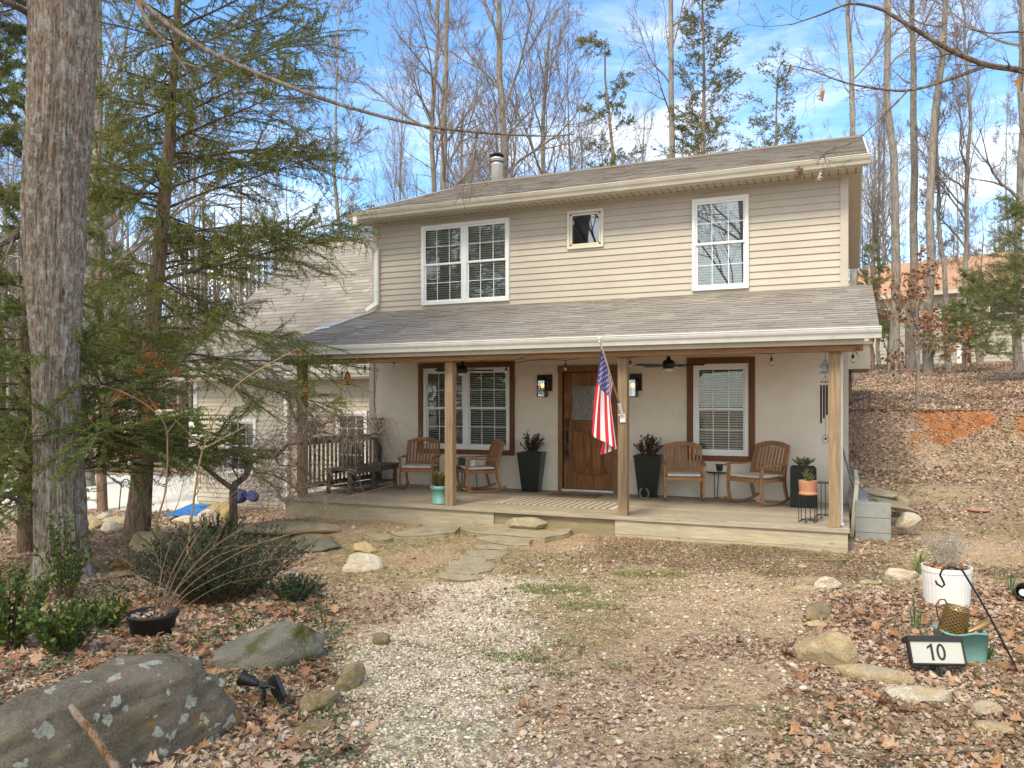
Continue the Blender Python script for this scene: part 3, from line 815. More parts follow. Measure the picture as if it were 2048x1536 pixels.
q = deckp(955, 983); rocker('wooden rocking chair seen from its side under the double window', q.x, q.y, rad(-47), m_teak, 1.0)
q = deckp(1367, 1001); rocker('wooden rocking chair facing forward beside the tall black planter with the horseshoe', q.x, q.y, rad(13), m_teakg, 1.0)
q = deckp(1513, 1008); rocker('lighter wooden rocking chair turned to the left beside the square black planter', q.x, q.y, rad(-32), m_teakg, 1.04)

# foliage helper: small bent leaves along stems
def leafmesh(P, D, Nn, Ln, Wd, shape='leaf', curl=0.25):
    """P (N,3) bases, D directions, Nn normals, lengths, widths -> verts, faces"""
    P = np.asarray(P, float); D = np.asarray(D, float); Nn = np.asarray(Nn, float)
    D = D / (np.linalg.norm(D, axis=1, keepdims=True) + 1e-9)
    S_ = np.cross(D, Nn); S_ /= (np.linalg.norm(S_, axis=1, keepdims=True) + 1e-9)
    U = np.cross(S_, D)
    Ln = np.broadcast_to(np.asarray(Ln, float), (len(P),)); Wd = np.broadcast_to(np.asarray(Wd, float), (len(P),))
    cu = curl if hasattr(curl, '__len__') else np.full(len(P), curl)
    if shape == 'diamond': T = [(0, 0, 0), (0.45, 0.5, 0.3), (1, 0, 0), (0.45, -0.5, 0.3)]; Fq = [(0, 1, 2, 3)]
    elif shape == 'leaf': T = [(0, 0, 0), (0.3, 0.5, 0.35), (0.72, 0.36, 0.3), (1, 0, -0.5), (0.72, -0.36, 0.3), (0.3, -0.5, 0.35), (0.5, 0, 0)]; Fq = [(0, 1, 6, 6), (1, 2, 3, 6), (3, 4, 5, 6), (5, 0, 6, 6)]
    elif shape == 'blade': T = [(0, -0.5, 0), (0, 0.5, 0), (0.4, 0.45, 0.5), (0.4, -0.45, 0.5), (0.75, 0.3, 0.35), (0.75, -0.3, 0.35), (1, 0, -0.4), (1, 0, -0.4)]; Fq = [(0, 1, 2, 3), (3, 2, 4, 5), (5, 4, 6, 7)]
    elif shape == 'oak':
        T = [(0, 0, 0), (0.12, 0.10, .1), (0.2, 0.42, .5), (0.33, 0.2, .2), (0.48, 0.62, .9), (0.6, 0.24, .2), (0.75, 0.45, .7), (0.85, 0.15, 0), (1.0, 0, -.5),
             (0.85, -0.15, 0), (0.75, -0.45, .7), (0.6, -0.24, .2), (0.48, -0.62, .9), (0.33, -0.2, .2), (0.2, -0.42, .5), (0.12, -0.10, .1), (0.35, 0, 0), (0.62, 0, 0)]
        Fq = [(0, 1, 16, 16), (1, 2, 3, 16), (3, 4, 5, 17), (3, 17, 16, 16), (5, 6, 7, 17), (7, 8, 9, 17), (9, 10, 11, 17), (11, 12, 13, 17), (13, 16, 17, 17), (13, 14, 15, 16), (15, 0, 16, 16)]
    T = np.array(T, float); k = len(T)
    V = P[:, None, :] + D[:, None, :] * (T[None, :, 0:1] * Ln[:, None, None]) + S_[:, None, :] * (T[None, :, 1:2] * Wd[:, None, None]) + U[:, None, :] * (T[None, :, 2:3] * (Ln * cu)[:, None, None])
    return V.reshape(-1, 3), Fq, k
def leaves(name, P, D, Nn, Ln, Wd, mat, parent=None, shape='leaf', curl=0.25, r=None, local=False):
    V, Fq, k = leafmesh(P, D, Nn, Ln, Wd, shape, curl)
    n = len(P); rr = rng.random(n) if r is None else np.asarray(r)
    if shape in ('leaf', 'oak'):
        # triangles and quads mixed: split everything into triangles
        tr = []
        for f in Fq:
            if f[2] == f[3]: tr.append((f[0], f[1], f[2]))
            else: tr += [(f[0], f[1], f[2]), (f[0], f[2], f[3])]
        Fq = tr
    Fq = np.array(Fq)
    if shape == 'blade': Fq = np.array([(0, 1, 2), (0, 2, 3), (3, 2, 4), (3, 4, 5), (5, 4, 6)])
    Fa = (Fq[None] + (np.arange(n) * k)[:, None, None]).reshape(-1, Fq.shape[1])
    return mesh_obj(name, V, Fa, np.repeat(rr, len(Fq)), mat, parent, local=local)
def rdir(n, zmin=-1, zmax=1):
    z = rng.uniform(zmin, zmax, n); a = rng.uniform(0, 2 * np.pi, n); s_ = np.sqrt(np.maximum(0, 1 - z * z))
    return np.stack([s_ * np.cos(a), s_ * np.sin(a), z], 1)
def bush(parent, c, rxy, h, nst, nleaf, Ls, m_l, m_s, name='foliage', shape='leaf', spread=0.9, wr=0.45, local=True, stem_r=0.004, low=0.2):
    """stems fanning from a point with leaves along them"""
    mb = MB(); P = []; D = []
    for i in range(nst):
        a = R.uniform(0, 6.283); rr_ = rxy * math.sqrt(R.random()) * spread
        e = Vector(c) + Vector((rr_ * math.cos(a), rr_ * math.sin(a), h * R.uniform(0.55, 1.0) * (1 - 0.35 * (rr_ / rxy) ** 2)))
        b = Vector(c) + Vector((rr_ * 0.25 * math.cos(a), rr_ * 0.25 * math.sin(a), 0))
        m_ = (b + e) / 2 + Vector((R.uniform(-.1, .1) * rxy, R.uniform(-.1, .1) * rxy, 0.06 * h))
        pts = [b, m_, e]; mb.tube(pts, [stem_r, stem_r * .8, stem_r * .4], 5)
        for k in range(nleaf):
            t = low + (1 - low) * (k + R.random()) / nleaf
            p = (b * (1 - t) + m_ * t) * (1 - t) + (m_ * (1 - t) + e * t) * t
            P.append(p); d = Vector((R.uniform(-1, 1), R.uniform(-1, 1), R.uniform(-0.2, 0.9))) + (e - b).normalized() * 0.4
            D.append(d)
    n = len(P); Nn = rdir(n, 0.1, 1)
    l_ = rng.uniform(Ls[0], Ls[1], n)
    mb.build('stem', m_s, parent, local=local)
    leaves(name, P, D, Nn, l_, l_ * wr, m_l, parent, shape, 0.2, local=local)

m_stem = M('stem', (0.10, 0.07, 0.04), 0.8, 0.2)
m_stemg = M('green_stem', (0.10, 0.12, 0.04), 0.7, 0.2)
m_lf_dark = MR('dark_red_green_leaves', [(0, (0.025, 0.035, 0.015)), (0.6, (0.045, 0.055, 0.022)), (0.8, (0.10, 0.035, 0.03)), (1, (0.20, 0.08, 0.08))], 0.45, 0.15)
m_lf_green = MR('green_leaves', [(0, (0.03, 0.06, 0.012)), (0.5, (0.07, 0.13, 0.025)), (0.85, (0.13, 0.20, 0.04)), (1, (0.28, 0.30, 0.05))], 0.45, 0.25)
m_lf_var = MR('variegated_leaves', [(0, (0.06, 0.09, 0.03)), (0.6, (0.14, 0.17, 0.06)), (0.8, (0.30, 0.30, 0.14)), (1, (0.30, 0.10, 0.07))], 0.5, 0.2)
m_soil = M('potting_soil', (0.045, 0.03, 0.02), 0.95, 0.4, 20, 0.8, 60)
m_plant = M('planter_black', (0.010, 0.014, 0.012), 0.35, 0.2, 3, 0.05)
m_terra = M('terracotta', (0.46, 0.22, 0.13), 0.8, 0.12, 5, 0.2, 60, dirt=((0.6, 0.42, 0.32), 0.4))
m_aqua = M('aqua_plastic', (0.17, 0.36, 0.33), 0.45, 0.10, 4, 0.05, dirt=((0.30, 0.40, 0.36), 0.3))
m_iron = M('rusty_iron', (0.20, 0.16, 0.13), 0.7, 0.3, 20, 0.4)

def taper_planter(label, px_, py_, wtop, wbot, h, shoe):
    q = deckp(px_, py_); q.y += 0.16
    t = thing('tall_planter', label, 'planter', (q.x, q.y, 0.003), rad(8), 'tall black tapered planters by the door')
    mb = MB(); a, b = wbot / 2, wtop / 2
    prof = [(a, 0), (b, h), (b + 0.012, h), (b + 0.012, h + 0.02), (b - 0.02, h + 0.02), (b - 0.025, h - 0.05)]
    vs = []; 
    for r_, z in prof: vs += [(-r_, -r_, z), (r_, -r_, z), (r_, r_, z), (-r_, r_, z)]
    fs = [(4 * i + j, 4 * i + (j + 1) % 4, 4 * i + 4 + (j + 1) % 4, 4 * i + 4 + j) for i in range(len(prof) - 1) for j in range(4)] + [(3, 2, 1, 0)]
    mb.add(vs, fs); mb.build('pot', m_plant, t, local=True, bevel=0.008)
    mb = MB(); mb.box(-b + .03, b - .03, -b + .03, b - .03, h - 0.06, h - 0.02); mb.build('soil', m_soil, t, local=True)
    bush(t, (0, 0, h - 0.03), wtop * 0.62, 0.40, 34, 18, (0.03, 0.055), m_lf_dark, m_stem)
    return t
taper_planter('tall black tapered planter with a red tinged shrub, left of the front door', 1056, 984, 0.40, 0.27, 0.62, False)
tp = taper_planter('tall black tapered planter with a red tinged shrub, right of the front door', 1291, 995, 0.40, 0.27, 0.62, True)
q = atZ(1291, 993, 0.0)
mb = MB(); pts = []
c0 = atZ(1289, 999, 0.0)
for i in range(15):
    a = rad(-62 + 304 * i / 14); pts.append(Vector((c0.x + 0.068 * math.cos(a), c0.y - 0.02 + 0.02 * math.sin(a), 0.085 + 0.08 * math.sin(a))))
pts = [Vector((p.x, p.y, 0.095 + 0.083 * math.sin(rad(-62 + 304 * i / 14)) * -1)) for i, p in enumerate(pts)]
mb.tube(pts, 0.012, 6)
tag(mb.build('horseshoe', m_iron), 'rusty iron horseshoe leaning on the black planter right of the door', 'horseshoe')

# square planter
q = atZ(1605, 1016, 0); 
t = thing('square_planter', 'square black planter with a pale leafy shrub in the porch corner', 'planter', (q.x, q.y + 0.17, 0.003), rad(4))
mb = MB(); mb.box(-.17, .17, -.17, .17, 0, 0.555); mb.build('pot', m_plant, t, local=True, bevel=0.012)
mb = MB(); mb.box(-.15, .15, -.15, .15, 0.556, 0.562); mb.build('soil', m_soil, t, local=True)
bush(t, (0, 0, 0.55), 0.16, 0.17, 26, 9, (0.025, 0.045), m_lf_var, m_stemg)
# wire stands
def wire_stand(label, x, y, rad_, h, pot=False):
    t = thing('plant_stand', label, 'plant stand', (x, y, 0.003)); mb = MB()
    n = 6; wr = 0.0045
    ring = [Vector((rad_ * math.cos(2 * math.pi * i / 24), rad_ * math.sin(2 * math.pi * i / 24), h)) for i in range(25)]
    mb.tube(ring, wr, 6)
    for i in range(n):
        a = 2 * math.pi * (i + 0.3) / n; b = 2 * math.pi * (i + 1.3) / n
        p = Vector((rad_ * math.cos(a), rad_ * math.sin(a), 0)); q_ = Vector((rad_ * math.cos(b), rad_ * math.sin(b), 0))
        mb.tube([p + Vector((0, 0, h)), p + Vector((0, 0, 0.004))], wr, 6)
        mid = (p + q_) / 2 * 0.55
        mb.tube([p + Vector((0, 0, 0.006)), (p + mid) / 2 + Vector((0, 0, .03)), mid + Vector((0, 0, 0.034)), (q_ + mid) / 2 + Vector((0, 0, .03)), q_ + Vector((0, 0, 0.006))], wr, 6)
    mb.build('frame', m_black, t, local=True)
    mb = MB(); mb.lathe((0, 0, h - 0.002), [(rad_ * 0.97, 0), (rad_ * 0.97, 0.006)], 24); mb.build('top', m_black if not pot else M('rust_tray', (0.12, 0.05, 0.03), 0.6), t, local=True)
    return t
q = atZ(1615, 1048, 0); qx, qy = q.x, q.y + 0.12
wire_stand('low black wire plant stand carrying a terracotta pot near the porch corner post', qx, qy, 0.108, 0.325, True)
t = thing('terracotta_pot', 'terracotta pot with a small leafy plant on the black wire stand', 'flower pot', (qx, qy, 0.335))
mb = MB(); mb.lathe((0, 0, 0), [(0.10, 0), (0.108, 0.012), (0.108, 0.03), (0.096, 0.034), (0.10, 0.05), (0.108, 0.17), (0.108, 0.175), (0.098, 0.175), (0.095, 0.14)], 32); mb.build('pot', m_terra, t, local=True, smooth=True)
bush(t, (0, 0, 0.14), 0.08, 0.18, 18, 9, (0.02, 0.035), m_lf_var, m_stemg)
q = atZ(1646, 1038, 0); wire_stand('taller empty black wire plant stand just left of the porch corner post', q.x, q.y + 0.12, 0.105, 0.44)

# side tables
def side_table(label, x, y, r_, h):
    t = thing('side_table', label, 'side table', (x, y, 0.003)); mb = MB()
    mb.lathe((0, 0, h - 0.02), [(r_ - 0.004, 0), (r_, 0.004), (r_, 0.018), (r_ - 0.006, 0.02), (r_ - 0.01, 0.014)], 32); mb.build('tabletop', m_black, t, local=True)
    for i in range(3):
        mb = MB(); a = 2 * math.pi * i / 3 + 0.4
        for d_ in (-0.25, 0.25):
            mb.tube([(r_ * .75 * math.cos(a + d_), r_ * .75 * math.sin(a + d_), h - 0.02), (r_ * .85 * math.cos(a + d_ * .4), r_ * .85 * math.sin(a + d_ * .4), 0.006)], 0.006, 6)
        mb.tube([(r_ * .85 * math.cos(a), r_ * .85 * math.sin(a), 0.006), (r_ * .85 * math.cos(a + 2.094), r_ * .85 * math.sin(a + 2.094), 0.006)], 0.005, 6)
        mb.build('leg', m_black, t, local=True)
    return t
q = atZ(1436, 996, 0); tx, ty = q.x, q.y + 0.1
side_table('round black metal side table between the two right rocking chairs', tx, ty, 0.20, 0.40)
mb = MB(); mb.lathe((tx + 0.02, ty - 0.03, 0.406), [(0.062, 0), (0.066, 0.01), (0.08, 0.105), (0.084, 0.11), (0.084, 0.116), (0.076, 0.116), (0.072, 0.03)], 28)
tag(mb.build('metal_pail', M('galvanised', (0.25, 0.24, 0.22), 0.35, 0.2, 8, 0.1, metal=0.85), smooth=True), 'small grey metal pail on the right hand side table', 'pail')
q = atZ(918, 982, 0); tx, ty = q.x + 0.1, q.y + 0.12
side_table('round black side table between the two left rocking chairs', tx, ty, 0.19, 0.40)
mb = MB(); mb.lathe((tx - 0.1, ty, 0.406), [(0.045, 0), (0.06, 0.12), (0.064, 0.13), (0.055, 0.13), (0.05, 0.05)], 20)
tag(mb.build('flower_pot', M('dark_green_glaze', (0.02, 0.07, 0.04), 0.3)), 'small dark green pot on the left side table', 'flower pot')
mb = MB(); mb.box(tx + 0.06, tx + 0.14, ty - 0.02, ty + 0.04, 0.406, 0.53); 
tag(mb.build('candle_jar', M('white_ceramic', (0.75, 0.74, 0.70), 0.4), bevel=0.01), 'white square candle on the left side table beside the green pot', 'candle')

# aqua pot
q = atZ(874, 1009, 0)
t = thing('potted_plant', 'aqua plastic pot with a strappy leaved plant beside the second porch post', 'potted plant', (q.x, q.y + 0.1, 0.003))
mb = MB(); mb.lathe((0, 0, 0), [(0.135, 0), (0.142, 0.012), (0.14, 0.03), (0.115, 0.032), (0.13, 0.20), (0.142, 0.205), (0.146, 0.26), (0.135, 0.26), (0.128, 0.22)], 36); mb.build('pot', m_aqua, t, local=True, smooth=True)
mb = MB(); mb.lathe((0, 0, 0.21), [(0.128, 0), (0.128, 0.01)], 20); mb.build('soil', m_soil, t, local=True)
n = 60; a = rng.uniform(0, 2 * np.pi, n); P = np.stack([0.03 * np.cos(a), 0.03 * np.sin(a), np.full(n, 0.22)], 1); D = np.stack([np.cos(a), np.sin(a), rng.uniform(0.4, 2.6, n)], 1)
leaves('foliage', P, D, np.tile([0, 0, 1.0], (n, 1)) + 0.1 * rdir(n), rng.uniform(0.2, 0.36, n), 0.032, m_lf_var, t, 'blade', 0.22, local=True)

# rug and doormat
def rug_mat():
    m, N, L, B = _nm('woven_rug'); v = _vec(N, L)
    s_ = N.new('ShaderNodeSeparateXYZ'); L.new(v, s_.inputs[0])
    wv = N.new('ShaderNodeMath'); wv.operation = 'SINE'; mu = N.new('ShaderNodeMath'); mu.operation = 'MULTIPLY'; mu.inputs[1].default_value = 62
    L.new(s_.outputs['X'], mu.inputs[0]); L.new(mu.outputs[0], wv.inputs[0])
    n = _noise(N, L, v, 14, 4); ad_ = N.new('ShaderNodeMath'); ad_.operation = 'ADD'; L.new(wv.outputs[0], ad_.inputs[0]); L.new(n, ad_.inputs[1])
    L.new(_ramp(N, L, _mr(N, L, ad_.outputs[0], -0.4, 1.4, 0, 1, False), [(0, (0.20, 0.14, 0.09)), (0.4, (0.42, 0.35, 0.27)), (1, (0.55, 0.48, 0.38))]), B.inputs['Base Color'])
    B.inputs['Roughness'].default_value = 0.95; _bump(N, L, _noise(N, L, v, 120, 3), 0.6, 0.005, B); return m
c = [atZ(1030, 997, 0.003), atZ(1241, 1008, 0.003), atZ(1266, 988, 0.003), atZ(1070, 981, 0.003)]
mb = MB(); x0r, x1r, y0r, y1r = c[0].x, c[1].x + 0.02, 10.32, 11.0
mb.box(x0r, x1r, y0r, y1r, 0.002, 0.011, 0.5)
rg = mb.build('rug', rug_mat()); tag(rg, 'long woven striped rug with white fringe in front of the door', 'rug')
mb = MB()
for xx, s_ in ((x0r, -1), (x1r, 1)):
    y = y0r
    while y < y1r: mb.bar((xx, y, 0.008), (xx + s_ * 0.05, y + R.uniform(-.01, .01), 0.004), 0.006, 0.004); y += 0.014
mb.build('fringe', m_cush, rg)
q = (D_OUT[0] + D_OUT[1]) / 2
mb = MB(); mb.box(q - 0.42, q + 0.38, 11.45, 11.85, 0.002, 0.016, 0.5)
tag(mb.build('doormat', M('coir', (0.20, 0.11, 0.055), 0.95, 0.3, 30, 0.8, 150), bevel=0.004), 'brown coir doormat right in front of the door', 'doormat')

# railing, bench, lantern on the left
t = thing('railing', 'grey weathered porch railing with a capped end post at the left end of the porch', 'railing', (-7.86, 11.1, 0))
xr = -7.86
mb = MB(); mb.box(xr - 0.07, xr + 0.07, 9.95, 12.2, 0.87, 0.905); mb.build('handrail', m_grey, t, bevel=0.004)
mb = MB(); mb.box(xr - 0.02, xr + 0.02, 9.95, 12.1, 0.79, 0.868); mb.box(xr - 0.02, xr + 0.02, 9.95, 12.1, 0.10, 0.18); mb.build('rail', m_grey, t)
y = 10.02
while y < 12.05: mb = MB(); mb.box(xr - 0.045, xr - 0.021, y, y + 0.04, 0.09, 0.868); mb.build('baluster', m_grey, t); y += 0.115
mb = MB(); mb.box(xr - 0.05, xr + 0.05, 12.11, 12.24, 0, 1.16); mb.build('post', m_grey, t)
mb = MB(); mb.box(xr - 0.1, xr + 0.1, 12.07, 12.26, 1.16, 1.185); mb.box(xr - 0.07, xr + 0.07, 12.09, 12.25, 1.13, 1.16); mb.build('post_cap', m_grey, t)
t = thing('bench', 'low grey weathered wooden bench with a lower shelf beside the railing', 'bench', (-7.45, 11.1, 0.003))
mb = MB()
for i in range(4): mb.box(-0.24 + i * 0.125, -0.125 + i * 0.125, -0.75, 0.8, 0.38, 0.405)
mb.build('seat', m_grey, t, local=True)
mb = MB()
for i in range(3): mb.box(-0.2 + i * 0.14, -0.075 + i * 0.14, -0.68, 0.72, 0.10, 0.12)
mb.box(-0.22, -0.19, -0.7, 0.75, 0.31, 0.38); mb.box(0.2, 0.23, -0.7, 0.75, 0.31, 0.38); mb.build('shelf', m_grey, t, local=True)
for sx_, sy_ in ((-1, -1), (1, -1), (-1, 1), (1, 1), (-1, 0), (1, 0)):
    mb = MB(); mb.box(sx_ * 0.2 - 0.025, sx_ * 0.2 + 0.025, sy_ * 0.68 - 0.025, sy_ * 0.68 + 0.025, 0, 0.38); mb.build('leg', m_grey, t, local=True)
p = atY(623, 862, 9.98)
t = thing('birdhouse', 'small dark wooden lantern box fixed to the leftmost porch post', 'lantern', (p.x, 9.99, 0.99))
mb = MB(); mb.box(-.065, .065, -.06, .06, 0, 0.02); mb.box(-.085, .085, -.08, .08, 0.17, 0.19)
for a_ in (-1, 1):
    for b_ in (-1, 1): mb.box(a_ * .055 - .01, a_ * .055 + .01, b_ * .05 - .01, b_ * .05 + .01, 0.02, 0.17)
mb.build('frame', m_grey, t, local=True); mb = MB(); mb.box(-.045, .045, -.04, .04, 0.02, 0.17); mb.build('pane', glass('lantern_glass', 0.2, (0.4, 0.4, 0.45)), t, local=True)

# ceiling fans
def fan(label, px_, py_, rot):
    p = atY(px_, py_, 11.1)
    t = thing('ceiling_fan', label, 'ceiling fan', (p.x, p.y, p.z), 0, 'black ceiling fans under the porch roof')
    mb = MB(); mb.lathe((0, 0, 0), [(0.045, -0.05), (0.075, -0.045), (0.085, -0.01), (0.085, 0.05), (0.06, 0.075), (0.03, 0.085), (0.025, 0.12), (0.05, 0.16), (0.05, 0.24)], 28); mb.build('motor', m_black, t, smooth=True, local=True)
    mb = MB(); mb.lathe((0, 0, -0.085), [(0.04, 0), (0.058, 0.008), (0.06, 0.038)], 24); mb.build('light_cover', M('frosted', (0.7, 0.7, 0.68), 0.5), t, local=True)
    for i in range(5):
        a = rot + i * 2 * math.pi / 5
        Mx = Matrix.Rotation(a, 4, 'Z') @ Matrix.Rotation(rad(11), 4, 'X')
        mb = MB(); mb.box(0.07, 0.16, -0.02, 0.02, 0.002, 0.008, M=Mx); mb.box(0.14, 0.50, -0.055, 0.055, 0.0, 0.008, M=Mx); mb.build('blade', m_blk2, t, local=True, bevel=0.003)
    for s_ in (-1, 1): mb = MB(); mb.tube([(s_ * 0.075, -0.03, -0.02), (s_ * 0.075, -0.03, -0.20)], 0.0018, 5); mb.build('pull_chain', m_metal, t, local=True)
fan('black ceiling fan between the door and the right window, under the porch roof', 1337, 731, 0.05)
fan('black ceiling fan half hidden behind the second porch post, in front of the double window', 924, 741, 0.5)

# wall lamps
m_lampg = glass('lamp_glass', 0.08, (0.95, 0.95, 0.95))
def sconce(label, pxs, py0, py1, off):
    a = atY(pxs[0], py0, YP); b = atY(pxs[1], py1, YP)
    t = thing('wall_lamp', label, 'wall lamp', ((a.x + b.x) / 2, YP, b.z)); mb = MB()
    x0_, x1_ = a.x, b.x; z1_, z0_ = a.z, b.z + 0.10
    mb.box(x0_, x1_, YP - 0.02, YP, z0_, z1_); mb.build('backplate', m_black, t)
    cx_ = (x0_ + x1_) / 2 - 0.0; s_ = 0.065; yc = YP - 0.12; zb = b.z
    mb = MB(); mb.box(cx_ - s_, cx_ + s_, yc - s_, yc + s_, z1_ - 0.10, z1_ - 0.075); mb.box(cx_ - 0.02, cx_ + 0.02, yc, YP - 0.02, z1_ - 0.09, z1_ - 0.05)
    mb.box(cx_ - s_, cx_ + s_, yc - s_, yc + s_, zb, zb + 0.012)
    for i in (-1, 1):
        for j in (-1, 1): mb.box(cx_ + i * s_ - 0.006, cx_ + i * s_ + 0.006, yc + j * s_ - 0.006, yc + j * s_ + 0.006, zb, z1_ - 0.08)
    mb.tube([(cx_, yc, z1_ - 0.1), (cx_, yc, z1_ - 0.15)], 0.015, 10)
    mb.build('cage', m_black, t)
    mb = MB(); d = 0.058
    for i in (-1, 1): mb.box(cx_ + i * d - .001, cx_ + i * d + .001, yc - d, yc + d, zb + .012, z1_ - 0.1); mb.box(cx_ - d, cx_ + d, yc + i * d - .001, yc + i * d + .001, zb + .013, z1_ - 0.101)
    mb.build('pane', m_lampg, t)
    mb = MB(); mb.lathe((cx_, yc, z1_ - 0.22), [(0.004, 0), (0.022, 0.02), (0.027, 0.04), (0.016, 0.065), (0.012, 0.075)], 14); mb.build('bulb', emit('bulb_glow', (1.0, 0.30, 0.05), 4.0), t, smooth=True)
sconce('lit black lantern wall lamp left of the front door', (1075, 1105), 750, 794, 0)
sconce('lit black lantern wall lamp right of the front door', (1254, 1284), 748, 794, 0)

# string lights along the porch beam
ylt = 10.05
def bulb_at(t, x, y, z, lean=0.0):
    mb = MB(); mb.tube([(x, y, z), (x, y, z - 0.045)], 0.004, 5); mb.lathe((x, y, z - 0.085), [(0.012, 0), (0.017, 0.006), (0.017, 0.034), (0.008, 0.045)], 12)
    s_ = mb.build('socket', m_black, t)
    mb = MB(); mb.lathe((x, y, z - 0.145), [(0.004, 0), (0.019, 0.014), (0.022, 0.03), (0.013, 0.055), (0.012, 0.06)], 12); mb.build('bulb', glass('bulb_glass', 0.12, (0.93, 0.92, 0.88)), s_, smooth=True)
t = thing('string_lights', 'black string lights with clear bulbs drooping along the porch beam', 'string lights', (-4, ylt, 2.04))
hang = [(664, 727), (684, 737), (730, 727), (788, 716), (1012, 729), (1131, 721), (1261, 715), (1543, 708), (1706, 702)]
wire = []
for px_, py_ in hang: wire.append(atY(px_, py_, ylt))
mb = MB()
pr = Vector((-7.9, ylt, 2.03))
for p in wire + [Vector((0.12, ylt, 2.0))]:
    mid = (pr + p) / 2; mid.z = min(2.14, max(pr.z, p.z) + (0.05 if (p - pr).length > 0.5 else -0.01))
    mid.z = max(mid.z, 2.06)
    pts = [pr * (1 - s_) ** 2 + mid * 2 * s_ * (1 - s_) + p * s_ * s_ for s_ in [i / 8 for i in range(9)]]
    mb.tube(pts, 0.0045, 5); pr = p
e = wire[2]; pts = [Vector((-7.74, 12.0, 2.1)), atY(748, 800, 12.1), atY(757, 860, 12.1), atY(770, 925, 12.1), atY(795, 965, 12.1)]
mb.tube([e + Vector((0.1, 0, 0.02))] + pts, 0.004, 5)
mb.build('cable', m_black, t)
for p in wire: bulb_at(t, p.x, p.y, p.z)

# hanging red fish
p = atY(695, 742, 9.98)
t = thing('fish_ornament', 'red glass fish ornament hanging head up from the left end of the porch beam', 'ornament', (p.x, 9.98, p.z - 0.2))
mb = MB(); zc_ = p.z + 0.0
mb2 = [(0.008, 0.0), (0.03, -0.03), (0.047, -0.075), (0.044, -0.11), (0.025, -0.16), (0.014, -0.19)]
mb.lathe((p.x, 9.98, zc_), mb2, 20); me_ = mb.build('body', M('red_glass', (0.50, 0.07, 0.02), 0.12, 0.5, 25, 0.5, 30, spec=0.8), t, smooth=True)
mb = MB(); mb.lathe((p.x, 9.98, zc_ - 0.215), [(0.05, 0), (0.055, 0.006), (0.02, 0.02), (0.014, 0.03)], 16); mb.build('tail', M('dark_red_glass', (0.22, 0.05, 0.02), 0.2), t)
mb = MB(); mb.tube([(p.x, 9.98, zc_), (p.x, 9.98, 2.06)], 0.003, 5); mb.build('hook', m_black, t)

# wind chime with birdhouse top
p = atY(1651, 745, 10.15)
t = thing('wind_chime', 'wind chime of dark tubes under a small grey birdhouse, hanging by the corner post', 'wind chime', (p.x, 10.15, p.z - 0.7))
mb = MB(); z = p.z; x = p.x; y = 10.15
mb.box(x - 0.055, x + 0.055, y - 0.05, y + 0.05, z, z + 0.075); mb.add([(x - 0.085, y - 0.07, z + 0.07), (x + 0.085, y - 0.07, z + 0.07), (x + 0.085, y + 0.07, z + 0.07), (x - 0.085, y + 0.07, z + 0.07), (x, y - 0.07, z + 0.16), (x, y + 0.07, z + 0.16)], [(0, 1, 4), (2, 3, 5), (1, 2, 5, 4), (3, 0, 4, 5), (3, 2, 1, 0)])
mb.box(x - 0.07, x + 0.07, y - 0.06, y + 0.06, z - 0.012, z - 0.001); mb.build('house_top', M('tin', (0.32, 0.32, 0.31), 0.5, 0.5, 30, 0.3, 30, metal=0.3), t)
mb = MB(); mb.tube([(x, y, z + 0.16), (x, y, z + 0.26)], 0.003, 5); mb.tube([(x, y, z), (x, y, z - 0.78)], 0.002, 5); mb.box(x - 0.055, x + 0.055, y - 0.01, y + 0.01, z - 0.12, z - 0.108)
mb.tube([(x, y, z - 0.04), (x - 0.05, y, z - 0.11)], 0.002, 5); mb.tube([(x, y, z - 0.04), (x + 0.05, y, z - 0.11)], 0.002, 5); mb.build('hanger', m_black, t)
for i, (dx, l_) in enumerate(((-0.05, 0.46), (-0.018, 0.40), (0.016, 0.36), (0.05, 0.42))):
    mb = MB(); mb.tube([(x + dx, y - 0.015 * (i % 2), z - 0.15), (x + dx, y - 0.015 * (i % 2), z - 0.15 - l_)], 0.012, 10); mb.build('chime_tube', m_black, t)
mb = MB(); mb.tube([(x + 0.035 * math.cos(a), y, z - 0.80 + 0.05 * math.sin(a)) for a in [i * 2 * math.pi / 20 for i in range(21)]], 0.003, 6)
mb.add([(x - 0.02, y, z - 0.80), (x + 0.0, y, z - 0.78), (x + 0.022, y, z - 0.79), (x + 0.005, y, z - 0.815)], [(0, 1, 2, 3)]); mb.build('pendant', m_black, t)

# flag
br = atY(1246, 833, 9.795)
tip = atY(1199, 681, 9.05)
t = thing('flag', 'American flag on a slanted pole fixed to the third porch post', 'flag', (br.x, 9.8, br.z))
mb = MB(); mb.tube([Vector((br.x - 0.0, 9.77, br.z + 0.03)), tip], [0.0125, 0.011], 10); mb.build('pole', M('pole_paint', (0.36, 0.31, 0.25), 0.5), t, smooth=True)
mb = MB(); mb.lathe(tip + Vector((0, 0, -0.01)), [(0.012, -0.02), (0.02, -0.01), (0.012, 0), (0.026, 0.018), (0.032, 0.035), (0.024, 0.055), (0.006, 0.066)], 16); mb.build('finial', M('finial_cream', (0.62, 0.62, 0.44), 0.35), t, smooth=True)
mb = MB(); mb.box(br.x - 0.035, br.x + 0.035, 9.775, 9.798, br.z - 0.075, br.z + 0.035); mb.tube([(br.x - 0.0, 9.785, br.z - 0.01), Vector((br.x, 9.77, br.z + 0.03)) * 0.85 + tip * 0.15], 0.02, 10); mb.tube([(br.x - 0.055, 9.75, br.z + 0.02), (br.x + 0.04, 9.75, br.z + 0.03)], 0.006, 6); mb.build('bracket', m_white, t, bevel=0.004)
PA = Vector((br.x, 9.77, br.z + 0.03))
